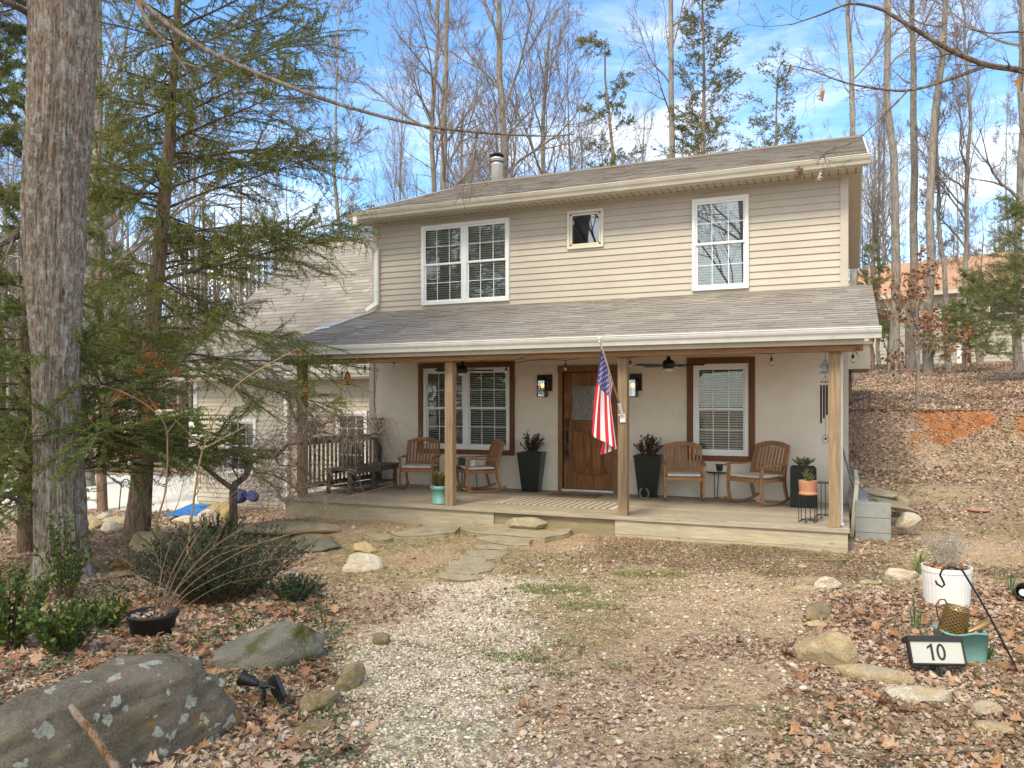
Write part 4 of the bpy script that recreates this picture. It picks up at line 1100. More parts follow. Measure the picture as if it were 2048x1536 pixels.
def flagp(s, tt):
    top = tip.lerp(PA, 0.09 + 0.50 * s)
    if s < 0.56:
        q_ = s / 0.56; b = atY(1180 + 54 * q_, 868 + 30 * q_ , 9.02 + 0.10 * q_)
    else:
        q_ = (s - 0.56) / 0.44; b = atY(1234 - 34 * q_, 898 + 12 * q_, 9.14 + 0.16 * q_)
    p = top.lerp(b, tt)
    sag = math.sin(math.pi * tt)
    p.x += -0.018 * sag * (1 - s) + 0.012 * math.sin(s * 15 + 1.5 * tt) * tt
    p.y += 0.035 * math.sin(s * 19 + 2.2 * tt) * min(1, tt * 2.5)
    return p
m_fr = M('flag_red', (0.52, 0.015, 0.03), 0.7, 0.1, 40, 0.2, 200); m_fw = M('flag_white', (0.74, 0.73, 0.74), 0.7, 0.05, 40, 0.2, 200); m_fb = M('flag_blue', (0.07, 0.06, 0.19), 0.7, 0.1, 40, 0.2, 200)
ns, nt_ = 52, 60
mb = MB(); vs = [flagp(i / ns, j / nt_) for i in range(ns + 1) for j in range(nt_ + 1)]
mb.v = [tuple(p) for p in vs]
for i in range(ns):
    for j in range(nt_):
        st = int((i + 0.5) / ns * 13); m_i = 0 if st % 2 == 0 else 1
        if st < 7 and (j + .5) / nt_ < 0.4: m_i = 2
        mb.f.append([i * (nt_ + 1) + j, (i + 1) * (nt_ + 1) + j, (i + 1) * (nt_ + 1) + j + 1, i * (nt_ + 1) + j + 1]); mb.r.append(.5); mb.m.append(m_i)
cloth = mb.build('cloth', [m_fr, m_fw, m_fb], t, smooth=True)
mb = MB()
for row in range(9):
    for k in range(6 if row % 2 == 0 else 5):
        s_ = (row + 1) / 10 * 7 / 13; tt = 0.4 * ((2 * k + 1 + (row % 2)) / 12)
        c_ = flagp(s_, tt); ex = (flagp(min(1, s_ + .01), tt) - c_).normalized(); ey = (flagp(s_, tt + .01) - c_).normalized(); nn = ex.cross(ey)
        if nn.y > 0: nn = -nn
        pts = []
        for a in range(10):
            rr_ = 0.0135 if a % 2 == 0 else 0.0055
            pts.append(c_ + nn * 0.004 + (ex * math.cos(a * math.pi / 5) + ey * math.sin(a * math.pi / 5)) * rr_)
        mb.add(pts + [c_ + nn * 0.004], [(a, (a + 1) % 10, 10) for a in range(10)])
mb.build('stars', m_fw, cloth)
# ---------------------------------------------------------------- ground
def zones(X, Y):
    """coverage weights (gravel, grass, leaves, clay, mulch) at ground points, 0..1"""
    px_ = px_of(X, Y); zc = -SY * X + CYW * Y
    nz_ = fbm(X * 1.3 + 9, Y * 1.3, 4) - 0.5
    nf = fbm(X * 4 + 3, Y * 4, 3) - 0.5
    front = ss(9.3, 8.6, Y)
    cxp = -2.0 + 0.62 * (7.5 - Y) * 0.35
    # gravel strip that runs from the flagstones towards the camera, widening
    t = np.clip((8.0 - zc) / 5.0, 0, 1.3)
    c = 1000 - 175 * t; hw = 95 + 190 * t
    gravel = ss(1.3, 0.45, np.abs(px_ - c) / hw + nz_ * 1.1 + nf * .5) * ss(8.1, 7.2, zc) * (zc > 0)
    grass = ss(0.44, 0.60, fbm(X * 0.9 + 31, Y * 0.9 + 4, 4)) * 0.95
    grass = np.maximum(grass, 0.75 * ss(0.42, 0.55, fbm(X * 1.4, Y * 0.8 + 2, 3)) * (X > 0.1) * ss(9, 11, Y) * ss(18.5, 17, Y))
    grass = grass * ss(2.2, 3.5, zc)
    leftb = ss(-40, 70, 700 + 60 * nf * 2 - px_ - 25 * np.clip(zc - 5, -2, 3)) * ss(1, 2, zc)
    rightb = ss(-60, 90, px_ - 1590 - 260 * np.clip((5.2 - zc) / 2, -0.6, 1) * -0.3 + 80 * nf) * ss(7.6, 6.6, zc)
    near = ss(4.6, 3.4, zc) * 0.35
    leaf = np.clip(leftb + rightb + near + 0.06 + 0.4 * ss(0.55, 0.75, fbm(X * 0.7, Y * 0.7 + 50, 3)), 0, 1)
    leaf = np.where(X > 0.0, np.where(Y > 9, np.clip(0.55 + nz_ * 2.2 + ss(17.5, 19, Y), 0, 1), leaf), leaf)
    leaf = np.where(Y > 26, 1.0, leaf)
    gravel = gravel * (1 - 0.8 * np.clip(leftb + rightb, 0, 1))
    lip = 20.4 - 0.30 * np.clip(X - 2.5, 0, 60) - 1.2 * np.exp(-((X - 1.2) / 1.3) ** 2)
    e = Y - lip
    clay = ss(-0.88, -0.74, e + 0.35 * ss(2.6, 1.9, X) + nf * .5) * ss(0.02, -0.12, e) * ss(1.25, 1.5, X + nf * 0.5) * ss(3.2, 2.8, X + nf)
    clay = np.maximum(clay, ss(-1.1, -0.8, e) * ss(0.25, 0.0, e) * ss(3.1, 3.5, X) * ss(0.35, 0.6, fbm(X * 2.3, Y * 2.3, 2)))
    mulch = ss(8.0, 8.5, Y + nf) * ss(9.9, 9.6, Y) * ss(-3.2, -2.2, X + nf) * ss(0.6, 0.2, X)
    drive = ss(0, 0.25, -X - 10.6 - 0.55 * (13.2 - Y)) * ss(12.0, 12.3, Y + (X + 13) * -0.12) * ss(24, 23.6, Y) * 0
    return gravel, grass, leaf, clay, mulch

def ground_mat():
    m, N, L, B = _nm('ground_litter')
    v = _vec(N, L)
    zn = N.new('ShaderNodeVertexColor'); zn.layer_name = 'zone'
    zs = N.new('ShaderNodeSeparateColor'); L.new(zn.outputs['Color'], zs.inputs[0])
    z2 = N.new('ShaderNodeVertexColor'); z2.layer_name = 'zone2'
    z2s = N.new('ShaderNodeSeparateColor'); L.new(z2.outputs['Color'], z2s.inputs[0]); clk = N.new('ShaderNodeMath'); clk.operation = 'MULTIPLY'; L.new(z2s.outputs[0], clk.inputs[0]); L.new(_mr(N, L, _noise(N, L, v, 9, 6, 0.75), 0.34, 0.5, 0.15, 1), clk.inputs[1])
    # soil with straw
    n1 = _noise(N, L, v, 30, 8, 0.75, 0.5)
    soil = _ramp(N, L, n1, [(0.3, (0.26, 0.165, 0.10)), (0.5, (0.50, 0.365, 0.235)), (0.68, (0.72, 0.59, 0.42))])
    vo = N.new('ShaderNodeTexVoronoi'); vo.inputs['Scale'].default_value = 55; L.new(v, vo.inputs['Vector'])
    vs_ = N.new('ShaderNodeSeparateColor'); L.new(vo.outputs['Color'], vs_.inputs[0])
    leafc = _ramp(N, L, vs_.outputs[0], [(0, (0.13, 0.08, 0.055)), (0.3, (0.28, 0.175, 0.12)), (0.6, (0.42, 0.31, 0.23)), (0.85, (0.56, 0.46, 0.38)), (1, (0.40, 0.19, 0.09))])
    vo3 = N.new('ShaderNodeTexVoronoi'); vo3.inputs['Scale'].default_value = 20; L.new(v, vo3.inputs['Vector'])
    v3 = N.new('ShaderNodeSeparateColor'); L.new(vo3.outputs['Color'], v3.inputs[0])
    leafc = _mixc(N, L, 0.45, leafc, _ramp(N, L, v3.outputs[1], [(0, (0.14, 0.09, 0.06)), (0.4, (0.30, 0.20, 0.14)), (0.7, (0.44, 0.33, 0.25)), (1, (0.58, 0.48, 0.39))]))
    c = _mixc(N, L, zs.outputs[2], soil, leafc)
    vo2 = N.new('ShaderNodeTexVoronoi'); vo2.inputs['Scale'].default_value = 62; L.new(v, vo2.inputs['Vector'])
    v2 = N.new('ShaderNodeSeparateColor'); L.new(vo2.outputs['Color'], v2.inputs[0])
    grav = _ramp(N, L, v2.outputs[1], [(0, (0.45, 0.34, 0.24)), (0.25, (0.62, 0.51, 0.38)), (0.55, (0.75, 0.66, 0.54)), (0.8, (0.82, 0.76, 0.67)), (1, (0.62, 0.45, 0.28))])
    grav = _mixc(N, L, _mr(N, L, vo2.outputs['Distance'], 0.45, 0.75, 0, 0.6), grav, (0.22, 0.15, 0.10))
    c = _mixc(N, L, zs.outputs[0], c, grav)
    grn = _ramp(N, L, _noise(N, L, v, 60, 5, 0.8), [(0.35, (0.07, 0.09, 0.02)), (0.55, (0.19, 0.20, 0.06)), (0.7, (0.34, 0.29, 0.14))])
    gk = N.new('ShaderNodeMath'); gk.operation = 'MULTIPLY'; L.new(zs.outputs[1], gk.inputs[0]); L.new(_mr(N, L, _noise(N, L, v, 13, 5, 0.7), 0.42, 0.6, 0, 0.7), gk.inputs[1])
    c = _mixc(N, L, gk.outputs[0], c, grn)
    clay = _ramp(N, L, _noise(N, L, v, 5, 7, 0.7), [(0.3, (0.23, 0.08, 0.03)), (0.6, (0.42, 0.16, 0.055)), (0.75, (0.50, 0.27, 0.13))])
    c = _mixc(N, L, clk.outputs[0], c, clay)
    mul = _ramp(N, L, _noise(N, L, v, 70, 6, 0.8), [(0.35, (0.13, 0.08, 0.05)), (0.55, (0.29, 0.20, 0.14)), (0.7, (0.50, 0.39, 0.29))])
    c = _mixc(N, L, z2s.outputs[1], c, mul)
    c = _mixc(N, L, _mr(N, L, _noise(N, L, v, 0.7, 4), 0.35, 0.7, 0, 0.2), c, (0.28, 0.20, 0.13))
    L.new(c, B.inputs['Base Color']); B.inputs['Roughness'].default_value = 0.95; B.inputs['Specular IOR Level'].default_value = 0.12
    nb = _bump(N, L, n1, 0.7, 0.03, None)
    _bump(N, L, vo.outputs['Distance'], 0.6, 0.02, B, nb)
    return m
na, nr_ = 620, 560
aa = np.concatenate([np.linspace(-62, 28, 520), np.linspace(29, 297, 100)]) * np.pi / 180     # angle from +Y, clockwise; dense inside the view
na = len(aa)
rr_ = np.concatenate([np.linspace(0.3, 2.4, 14), 2.45 * (60 / 2.45) ** np.linspace(0, 1, 480), np.linspace(64, 600, 40)])
nr_ = len(rr_)
AA, RR_ = np.meshgrid(aa, rr_)
GX, GYY = RR_ * np.sin(AA), RR_ * np.cos(AA)
GZ = ground_z(GX, GYY)
GZ = GZ + (vn(GX * 9, GYY * 9) - 0.5) * 0.018 * ss(2, 3, RR_) * ss(40, 20, RR_) + (vn(GX * 27, GYY * 27) - 0.5) * 0.008 * ss(14, 8, RR_)
V = np.stack([GX, GYY, GZ], -1).reshape(-1, 3)
V = np.vstack([V, [[0, 0, gz(0, 0)]]])
ii, jj = np.meshgrid(np.arange(nr_ - 1), np.arange(na), indexing='ij')
j2 = (jj + 1) % na
Fq = np.stack([ii * na + jj, (ii + 1) * na + jj, (ii + 1) * na + j2, ii * na + j2], -1).reshape(-1, 4)
cidx = nr_ * na
Fc = np.stack([np.full(na, cidx), np.arange(na), (np.arange(na) + 1) % na, (np.arange(na) + 1) % na], -1)
gme = bpy.data.meshes.new('ground')
gme.from_pydata(V.tolist(), [], Fq.tolist() + [(int(a), int(b), int(c_)) for a, b, c_, _ in Fc])
zz = zones(V[:, 0], V[:, 1])
ca = gme.color_attributes.new('zone', 'FLOAT_COLOR', 'POINT'); cb = gme.color_attributes.new('zone2', 'FLOAT_COLOR', 'POINT')
one = np.ones(len(V))
ca.data.foreach_set('color', np.stack([zz[0], zz[1], zz[2], one], 1).astype(np.float32).ravel())
cb.data.foreach_set('color', np.stack([zz[3], zz[4], one * 0, one], 1).astype(np.float32).ravel())
gme.polygons.foreach_set('use_smooth', np.ones(len(gme.polygons), bool))
gme.materials.append(ground_mat())
go = bpy.data.objects.new('ground', gme); COL.objects.link(go); tag(go, 'leaf strewn yard ground rising to a wooded bank', None, None, 'structure')

# concrete driveway on the left
m_conc = M('concrete', (0.62, 0.59, 0.53), 0.9, 0.06, 0.8, 0.25, 80, dirt=((0.45, 0.40, 0.33), 0.3))
dpx = [(-260, 1062), (60, 1052), (300, 1052), (398, 1036), (398, 952), (330, 951), (120, 950), (-260, 948)]
dv = [atZ(x, y, -0.86) for x, y in dpx]
mb = MB(); k = len(dv)
dz = [-0.93, -0.93, -0.93, -0.90, -0.70, -0.66, -0.66, -0.66]
dv = [atZ(x, y, z) for (x, y), z in zip(dpx, dz)]
mb.add([p for p in dv] + [p - Vector((0, 0, 0.5)) for p in dv], [tuple(range(k))] + [(i, i + k, (i + 1) % k + k, (i + 1) % k) for i in range(k)])
o = mb.build('driveway', m_conc); tag(o, 'pale concrete driveway beside the garage', None, None, 'structure')

# ---------------------------------------------------------------- loose litter
def scatter(n, z0, z1, pxa=-40, pxb=2090, power=1.0):
    """points on the ground spread evenly in area over a view wedge between the depths z0 and z1 (building work only where the photograph shows ground)"""
    zc = np.sqrt(rng.random(n) * (z1 ** 2 - z0 ** 2) + z0 ** 2)
    u = (rng.uniform(pxa, pxb, n) - CX) / F
    X = (-SY + u * CYW) * zc; Y = (CYW + u * SY) * zc
    return X, Y, zc
def offdeck(X, Y): return ~((X > -8.2) & (X < 0.1) & (Y > 9.68) & (Y < 21)) & ~((X < -8) & (X > -14.3) & (Y > 13.85) & (Y < 23))
m_litter = MR('fallen_leaves', [(0, (0.15, 0.085, 0.055)), (0.16, (0.29, 0.17, 0.11)), (0.4, (0.43, 0.29, 0.20)), (0.64, (0.56, 0.42, 0.32)), (0.86, (0.68, 0.56, 0.46)), (0.93, (0.48, 0.23, 0.10)), (1, (0.56, 0.28, 0.10))], 0.75, 0.12, nvar=0.35)
m_litter_r = MR('russet_leaves', [(0, (0.20, 0.09, 0.05)), (0.35, (0.36, 0.18, 0.09)), (0.6, (0.48, 0.27, 0.14)), (1, (0.58, 0.42, 0.30))], 0.7, 0.12, nvar=0.3)
def litter(name, n, z0, z1, size, shape, key, mat, label, lift=0.012, tilt=0.5, wr=0.6, curl=0.22, rmap=None, pxa=-40, pxb=2090):
    X, Y, zc = scatter(n, z0, z1, pxa, pxb)
    zn = zones(X, Y)
    p = key(zn, X, Y)
    k = (rng.random(n) < p) & offdeck(X, Y)
    X, Y = X[k], Y[k]; m_ = len(X)
    Z = ground_z(X, Y) + rng.uniform(0, lift, m_) + 0.004
    a = rng.uniform(0, 2 * np.pi, m_)
    D = np.stack([np.cos(a), np.sin(a), rng.normal(0, tilt * 0.6, m_)], 1); Nn = np.stack([rng.normal(0, tilt, m_), rng.normal(0, tilt, m_), np.ones(m_)], 1)
    l_ = rng.uniform(size[0], size[1], m_)
    o = leaves(name, np.stack([X, Y, Z], 1), D, Nn, l_, l_ * wr * rng.uniform(0.7, 1.2, m_), mat, None, shape, rng.uniform(-curl, curl * 1.6, m_), r=np.clip(0.62 * rng.random(m_) + 0.38 * (fbm(X * 1.7 + 40, Y * 1.7, 4) * 2.4 - .7), 0, 1))
    return tag(o, label, None, None, 'stuff')
kl = lambda z, X, Y: np.clip(z[2] * (1 - 0.75 * z[0]) * (0.25 + 1.5 * fbm(X * 2.1 + 3, Y * 2.1, 3) ** 1.3), 0, 1)
litter('leaf_litter', 125000, 2.9, 8.5, (0.012, 0.050), 'leaf', kl, m_litter, 'brown fallen leaves carpeting the beds and yard', wr=0.7, tilt=0.6, curl=0.4)
litter('leaf_litter', 60000, 8.5, 17, (0.028, 0.07), 'diamond', kl, m_litter, 'fallen leaves around the house and garage', wr=0.8, tilt=0.6)
litter('leaf_litter', 80000, 13.5, 34, (0.03, 0.085), 'diamond', lambda z, X, Y: z[2] * (1 - .8 * z[3]) * (X > 0), m_litter, 'fallen leaves covering the bank on the right', wr=0.7, tilt=0.9, lift=0.03, pxa=1690)
litter('leaf_litter', 4600, 3.0, 7.6, (0.055, 0.105), 'oak', lambda z, X, Y: np.clip(z[2] * 1.3 - 0.62 + 0.3 * (px_of(X, Y) < 640), 0, 1), m_litter_r, 'large russet oak leaves lying in the planting beds', wr=0.8, tilt=0.5, lift=0.025, curl=0.35)

litter('mulch', 60000, 7.6, 10.9, (0.015, 0.05), 'diamond', lambda z, X, Y: np.clip(z[4] * 1.2, 0, .9), MR('mulch_chips', [(0, (0.10, 0.06, 0.04)), (.5, (0.27, 0.18, 0.12)), (.85, (0.45, 0.34, 0.25)), (1, (0.60, 0.50, 0.40))], .9), 'brown mulch and bark chips along the front of the deck', wr=.3, tilt=.6)
litter('debris', 170000, 2.9, 11.5, (0.006, 0.022), 'diamond', lambda z, X, Y: np.clip(.95 - z[0] * .6 - z[2] * .3, 0, 1) * (0.3 + 1.2 * fbm(X * 3, Y * 3 + 9, 3)), MR('debris_bits', [(0, (0.13, 0.08, 0.05)), (.3, (0.33, 0.22, 0.13)), (.6, (0.55, 0.41, 0.27)), (.85, (0.70, 0.58, 0.43)), (1, (0.80, 0.72, 0.62))], .9), 'fine straw and leaf fragments scattered over the yard', wr=.5, tilt=.6)
# gravel: small stones
ico_v = []; 
g_ = (1 + 5 ** 0.5) / 2
ico_v = np.array([(-1, g_, 0), (1, g_, 0), (-1, -g_, 0), (1, -g_, 0), (0, -1, g_), (0, 1, g_), (0, -1, -g_), (0, 1, -g_), (g_, 0, -1), (g_, 0, 1), (-g_, 0, -1), (-g_, 0, 1)], float) / math.hypot(1, g_)
ico_f = np.array([(0, 11, 5), (0, 5, 1), (0, 1, 7), (0, 7, 10), (0, 10, 11), (1, 5, 9), (5, 11, 4), (11, 10, 2), (10, 7, 6), (7, 1, 8), (3, 9, 4), (3, 4, 2), (3, 2, 6), (3, 6, 8), (3, 8, 9), (4, 9, 5), (2, 4, 11), (6, 2, 10), (8, 6, 7), (9, 8, 1)])
m_peb = MR('pebbles', [(0, (0.36, 0.26, 0.18)), (0.2, (0.56, 0.44, 0.31)), (0.5, (0.68, 0.57, 0.44)), (0.85, (0.77, 0.69, 0.58)), (0.96, (0.82, 0.77, 0.69)), (1, (0.55, 0.38, 0.22))], 0.8, 0, nvar=0.25)
def pebbles(name, n, z0, z1, size, key, label, pxa=350, pxb=2000, flat=0.55):
    X, Y, zc = scatter(n, z0, z1, pxa, pxb); zn = zones(X, Y)
    k = (rng.random(n) < key(zn, X, Y)) & offdeck(X, Y); X, Y = X[k], Y[k]; m_ = len(X)
    s_ = rng.lognormal(math.log(size), 0.35, m_)
    Z = ground_z(X, Y) + s_ * 0.25
    base = ico_v[None] * (1 + rng.uniform(-0.18, 0.22, (m_, 12, 1)))
    base = base * np.stack([rng.uniform(0.8, 1.3, m_), rng.uniform(0.7, 1.0, m_), rng.uniform(flat * .8, flat * 1.25, m_)], 1)[:, None, :] * s_[:, None, None]
    a = rng.uniform(0, 2 * np.pi, m_)[:, None]; x = base[..., 0] * np.cos(a) - base[..., 1] * np.sin(a); y = base[..., 0] * np.sin(a) + base[..., 1] * np.cos(a)
    V = np.stack([x + X[:, None], y + Y[:, None], base[..., 2] + Z[:, None]], -1).reshape(-1, 3)
    Fa = (ico_f[None] + (np.arange(m_) * 12)[:, None, None]).reshape(-1, 3)
    o = mesh_obj(name, V, Fa, np.repeat(rng.random(m_), 20), m_peb, smooth=True)
    return tag(o, label, None, None, 'stuff')
pebbles('gravel', 130000, 2.9, 7.8, 0.0068, lambda z, X, Y: np.clip(z[0] * 0.98 + 0.09 * (vn(X * 4, Y * 4) + .3), 0, 1), 'pale pebble gravel of the path towards the house')
pebbles('gravel', 1100, 3.0, 8.2, 0.018, lambda z, X, Y: np.clip(0.12 + 0.45 * (px_of(X, Y) > 1250) * (px_of(X, Y) < 1660), 0, 1), 'larger flat pebbles in the yard', flat=0.4)

# sod and roots over the bank lip, coloured darker as painted undercut shade
n = 20000; X = rng.uniform(-0.1, 7, n); lp = 20.4 - 0.30 * np.clip(X - 2.5, 0, 60) - 1.2 * np.exp(-((X - 1.2) / 1.3) ** 2)
Y = lp - rng.uniform(-0.05, 0.22, n); 
P = np.stack([X, Y, ground_z(X, lp + .05) - rng.uniform(0.0, 0.5, n) * (0.35 + vn(X * 2.2, X * 0) * 1.1)], 1)
o = leaves('sod_overhang', P, np.stack([rng.normal(0, .5, n), -rng.uniform(.1, 1, n), -rng.uniform(.1, 1.2, n)], 1), rdir(n), rng.uniform(.05, .16, n), .03, MR('sod', [(0, (0.035, 0.026, 0.018)), (.6, (0.09, 0.062, 0.042)), (1, (0.22, 0.16, 0.11))], .9, .1), None, 'diamond')
tag(o, 'sod and roots hanging over the clay bank lip, darkened as painted undercut shade', None, None, 'stuff')
# grass tufts and straw
m_grass = MR('grass_blades', [(0, (0.06, 0.11, 0.015)), (0.4, (0.13, 0.22, 0.03)), (0.7, (0.24, 0.29, 0.07)), (1, (0.45, 0.38, 0.19))], 0.6, 0.3)
m_straw = MR('dry_straw', [(0, (0.30, 0.18, 0.09)), (0.5, (0.50, 0.35, 0.19)), (1, (0.66, 0.53, 0.34))], 0.8, 0.2)
def blades(name, n, z0, z1, ln, wd, key, mat, label, up=(0.4, 1.6), rm=None):
    X, Y, zc = scatter(n, z0, z1); zn = zones(X, Y); k = (rng.random(n) < key(zn, X, Y)) & offdeck(X, Y); X, Y = X[k], Y[k]; m_ = len(X)
    a = rng.uniform(0, 2 * np.pi, m_); D = np.stack([np.cos(a), np.sin(a), rng.uniform(up[0], up[1], m_)], 1)
    o = leaves(name, np.stack([X, Y, ground_z(X, Y) + 0.002], 1), D, rdir(m_, 0.2, 1), rng.uniform(ln[0], ln[1], m_), wd, mat, None, 'blade', 0.15, r=rm(m_) if rm else None)
    return tag(o, label, None, None, 'stuff')
def patchkey(z, X, Y):
    k = np.clip(z[1] * 0.9 - 0.55 * np.clip(z[2] - 0.5, 0, 1) - 0.5 * z[0] + 0.02, 0, 1) * (vn(X * 7, Y * 7) > 0.45)
    for (cx_, cy_, a_, b_) in PATCH:
        k = np.maximum(k, 1.0 * ((((X - cx_) * CYW + (Y - cy_) * SY) / a_) ** 2 + ((-(X - cx_) * SY + (Y - cy_) * CYW) / b_) ** 2 < 0.5 + 0.9 * vn(X * 12, Y * 12)))
    return k
PATCH = []
for (x_, y_, a_, b_) in ((1035, 1318, 0.26, 0.10), (1230, 1335, 0.10, 0.06), (1120, 1352, 0.09, 0.05), (1010, 1380, 0.05, 0.04), (1110, 1180, 0.4, 0.22), (1300, 1150, 0.4, 0.2), (1180, 1215, 0.3, 0.12)):
    p = gp(x_, y_); PATCH.append((p.x, p.y, a_, b_))
blades('grass', 130000, 2.9, 10.5, (0.015, 0.045), 0.0035, patchkey, m_grass, 'thin patches of short green grass in the gravel yard')
PK = lambda z, X, Y: patchkey(np.zeros((5,) + X.shape) + np.array([0, 0, 1, 0, 0])[:, None], X, Y) * 1.0
blades('grass_patch', 60000, 4.3, 7.9, (0.03, 0.06), 0.004, PK, m_grass, 'bright green tuft of grass in the middle of the gravel', rm=lambda m_: rng.uniform(0, .68, m_))
blades('straw', 110000, 2.9, 12.5, (0.03, 0.09), 0.0028, lambda z, X, Y: np.clip(0.75 - 0.5 * z[0] - .3 * z[2], 0, 1) * (vn(X * 3 + 5, Y * 3) > 0.3), m_straw, 'dry grass straw lying over the yard', up=(-0.02, 0.35))

# ---------------------------------------------------------------- rocks
def rock_mat(name, c1, c2, c3=None, moss=0.0, lich=0.0, scale=3.0, rust=0.0):
    m, N, L, B = _nm(name); v = _vec(N, L)
    n = _noise(N, L, v, scale, 9, 0.7, 0.8)
    c = _mixc(N, L, _mr(N, L, n, 0.35, 0.66), c1, c2)
    c = _mixc(N, L, _mr(N, L, _noise(N, L, v, 95, 4, 0.8), 0.40, 0.68, 0, 0.5), c, tuple(x * 1.7 for x in c2)); c = _mixc(N, L, _mr(N, L, _noise(N, L, v, 48, 5, 0.8), 0.55, 0.75, 0, 0.55), c, tuple(x * 0.45 for x in c1))
    if c3: c = _mixc(N, L, _mr(N, L, _noise(N, L, _vec(N, L, (1, 1, 5), loc=(3, 1, 2)), scale * 1.5, 6, 0.6), 0.5, 0.66, 0, 0.8), c, c3)
    if rust: c = _mixc(N, L, _mr(N, L, _noise(N, L, _vec(N, L, loc=(7, 2, 5)), 5, 6, 0.7), 0.60, 0.66, 0, rust), c, (0.42, 0.20, 0.03))
    if moss: c = _mixc(N, L, _mr(N, L, _noise(N, L, _vec(N, L, loc=(1, 8, 5)), 3.2, 7, 0.7), 0.52, 0.62, 0, moss), c, (0.11, 0.10, 0.015))
    if lich:
        vo = N.new('ShaderNodeTexVoronoi'); vo.inputs['Scale'].default_value = 12.0; vo.inputs['Randomness'].default_value = 1
        wv = N.new('ShaderNodeVectorMath'); wv.operation = 'ADD'; nn = N.new('ShaderNodeTexNoise'); nn.inputs['Scale'].default_value = 22; nn.inputs['Detail'].default_value = 5
        L.new(v, nn.inputs['Vector']); sc2 = N.new('ShaderNodeVectorMath'); sc2.operation = 'SCALE'; sc2.inputs['Scale'].default_value = 0.11; L.new(nn.outputs['Color'], sc2.inputs[0])
        L.new(v, wv.inputs[0]); L.new(sc2.outputs[0], wv.inputs[1]); L.new(wv.outputs[0], vo.inputs['Vector'])
        sp = N.new('ShaderNodeSeparateColor'); L.new(vo.outputs['Color'], sp.inputs[0])
        thr = _mr(N, L, sp.outputs[0], 0.15, 1.0, 0.0, 0.46, False)
        lt = N.new('ShaderNodeMath'); lt.operation = 'LESS_THAN'; L.new(vo.outputs['Distance'], lt.inputs[0]); L.new(thr, lt.inputs[1])
        reg = N.new('ShaderNodeMath'); reg.operation = 'MULTIPLY'; L.new(lt.outputs[0], reg.inputs[0])
        L.new(_mr(N, L, _noise(N, L, _vec(N, L, loc=(4, 4, 1)), 2.4, 3), 0.38, 0.44, 0, lich), reg.inputs[1])
        sp2 = N.new('ShaderNodeMath'); sp2.operation = 'MULTIPLY'; L.new(reg.outputs[0], sp2.inputs[0]); L.new(_mr(N, L, _noise(N, L, v, 70, 4, 0.7), 0.36, 0.5, 0.35, 1), sp2.inputs[1])
        c = _mixc(N, L, sp2.outputs[0], c, (0.50, 0.53, 0.44))
    L.new(c, B.inputs['Base Color']); B.inputs['Roughness'].default_value = 0.9; B.inputs['Specular IOR Level'].default_value = 0.2
    _bump(N, L, _noise(N, L, v, 26, 9, 0.75), 1.0, 0.035, B)
    return m
m_boulder = rock_mat('boulder_stone', (0.12, 0.10, 0.075), (0.235, 0.20, 0.152), (0.29, 0.23, 0.15), moss=0.35, lich=0.95, rust=0.85)
m_boulder2 = rock_mat('mossy_stone', (0.13, 0.13, 0.10), (0.23, 0.215, 0.17), (0.28, 0.25, 0.19), moss=0.9)
m_tan = rock_mat('tan_stone', (0.36, 0.26, 0.14), (0.58, 0.46, 0.29), (0.48, 0.42, 0.31), moss=0.12)
m_tanl = rock_mat('pale_stone', (0.46, 0.39, 0.29), (0.66, 0.60, 0.50), (0.55, 0.40, 0.22))
m_brown = rock_mat('brown_stone', (0.21, 0.15, 0.085), (0.36, 0.28, 0.17), None, moss=0.35)
m_flag = rock_mat('flagstone', (0.31, 0.255, 0.165), (0.47, 0.40, 0.28), (0.40, 0.32, 0.20), moss=0.2, scale=2)
m_orange = rock_mat('orange_stone', (0.30, 0.13, 0.05), (0.46, 0.24, 0.10), None)

def rock(label, px_, py_, size, mat, rz=0, seed=0, sub=4, cuts=7, rough=0.10, sink=0.25, group=None, name='rock', tilt=0, z=None, cat='rock', pos=None):
    """faceted stone: an icosphere cut by random planes, then roughened; rz turns its long axis"""
    import bmesh
    rr = random.Random(seed)
    bm = bmesh.new(); bmesh.ops.create_icosphere(bm, subdivisions=sub, radius=1.0)
    pl = []
    for _ in range(cuts):
        d = Vector((rr.gauss(0, 1), rr.gauss(0, 1), rr.gauss(0, 0.8))).normalized(); pl.append((d, rr.uniform(0.55, 0.85)))
    off = Vector((rr.uniform(0, 50), rr.uniform(0, 50), rr.uniform(0, 50)))
    Mx = Matrix.Rotation(rz, 3, 'Z') @ Matrix.Rotation(tilt, 3, 'Y')
    for v in bm.verts:
        p = v.co.copy()
        for d, h in pl:
            e = p.dot(d) - h
            if e > 0: p -= d * e * 0.9
        p *= 1 + rough * (mnoise.fractal(p * 1.3 + off, 1.0, 2.1, 5)) + rough * 0.35 * mnoise.noise(p * 7 + off) - rough * 0.9 * max(0, 0.16 - abs(mnoise.noise(Vector((p.x * 1.1, p.y * 1.1, p.z * 3.4)) + off))) * 2
        p = Vector((p.x * size[0] / 2, p.y * size[1] / 2, p.z * size[2] / 2)); v.co = Mx @ p
    g = pos if pos is not None else gp(px_, py_)
    if z is not None: g = atZ(px_, py_, z)
    me = bpy.data.meshes.new(name); bm.to_mesh(me); bm.free()
    for q in me.polygons: q.use_smooth = True
    me.materials.append(mat)
    o = bpy.data.objects.new(name, me); COL.objects.link(o); o.location = (g.x, g.y, g.z + size[2] * (0.5 - sink))
    return tag(o, label, cat, group)
VW = YAW     # aligned with the picture plane
rock('huge dark boulder with pale lichen patches at the lower left corner', 112, 1556, (1.86, 0.82, 0.80), m_boulder, VW + rad(55), 3, 6, 6, 0.09, 0.46, name='boulder', cat='boulder', tilt=rad(-7))
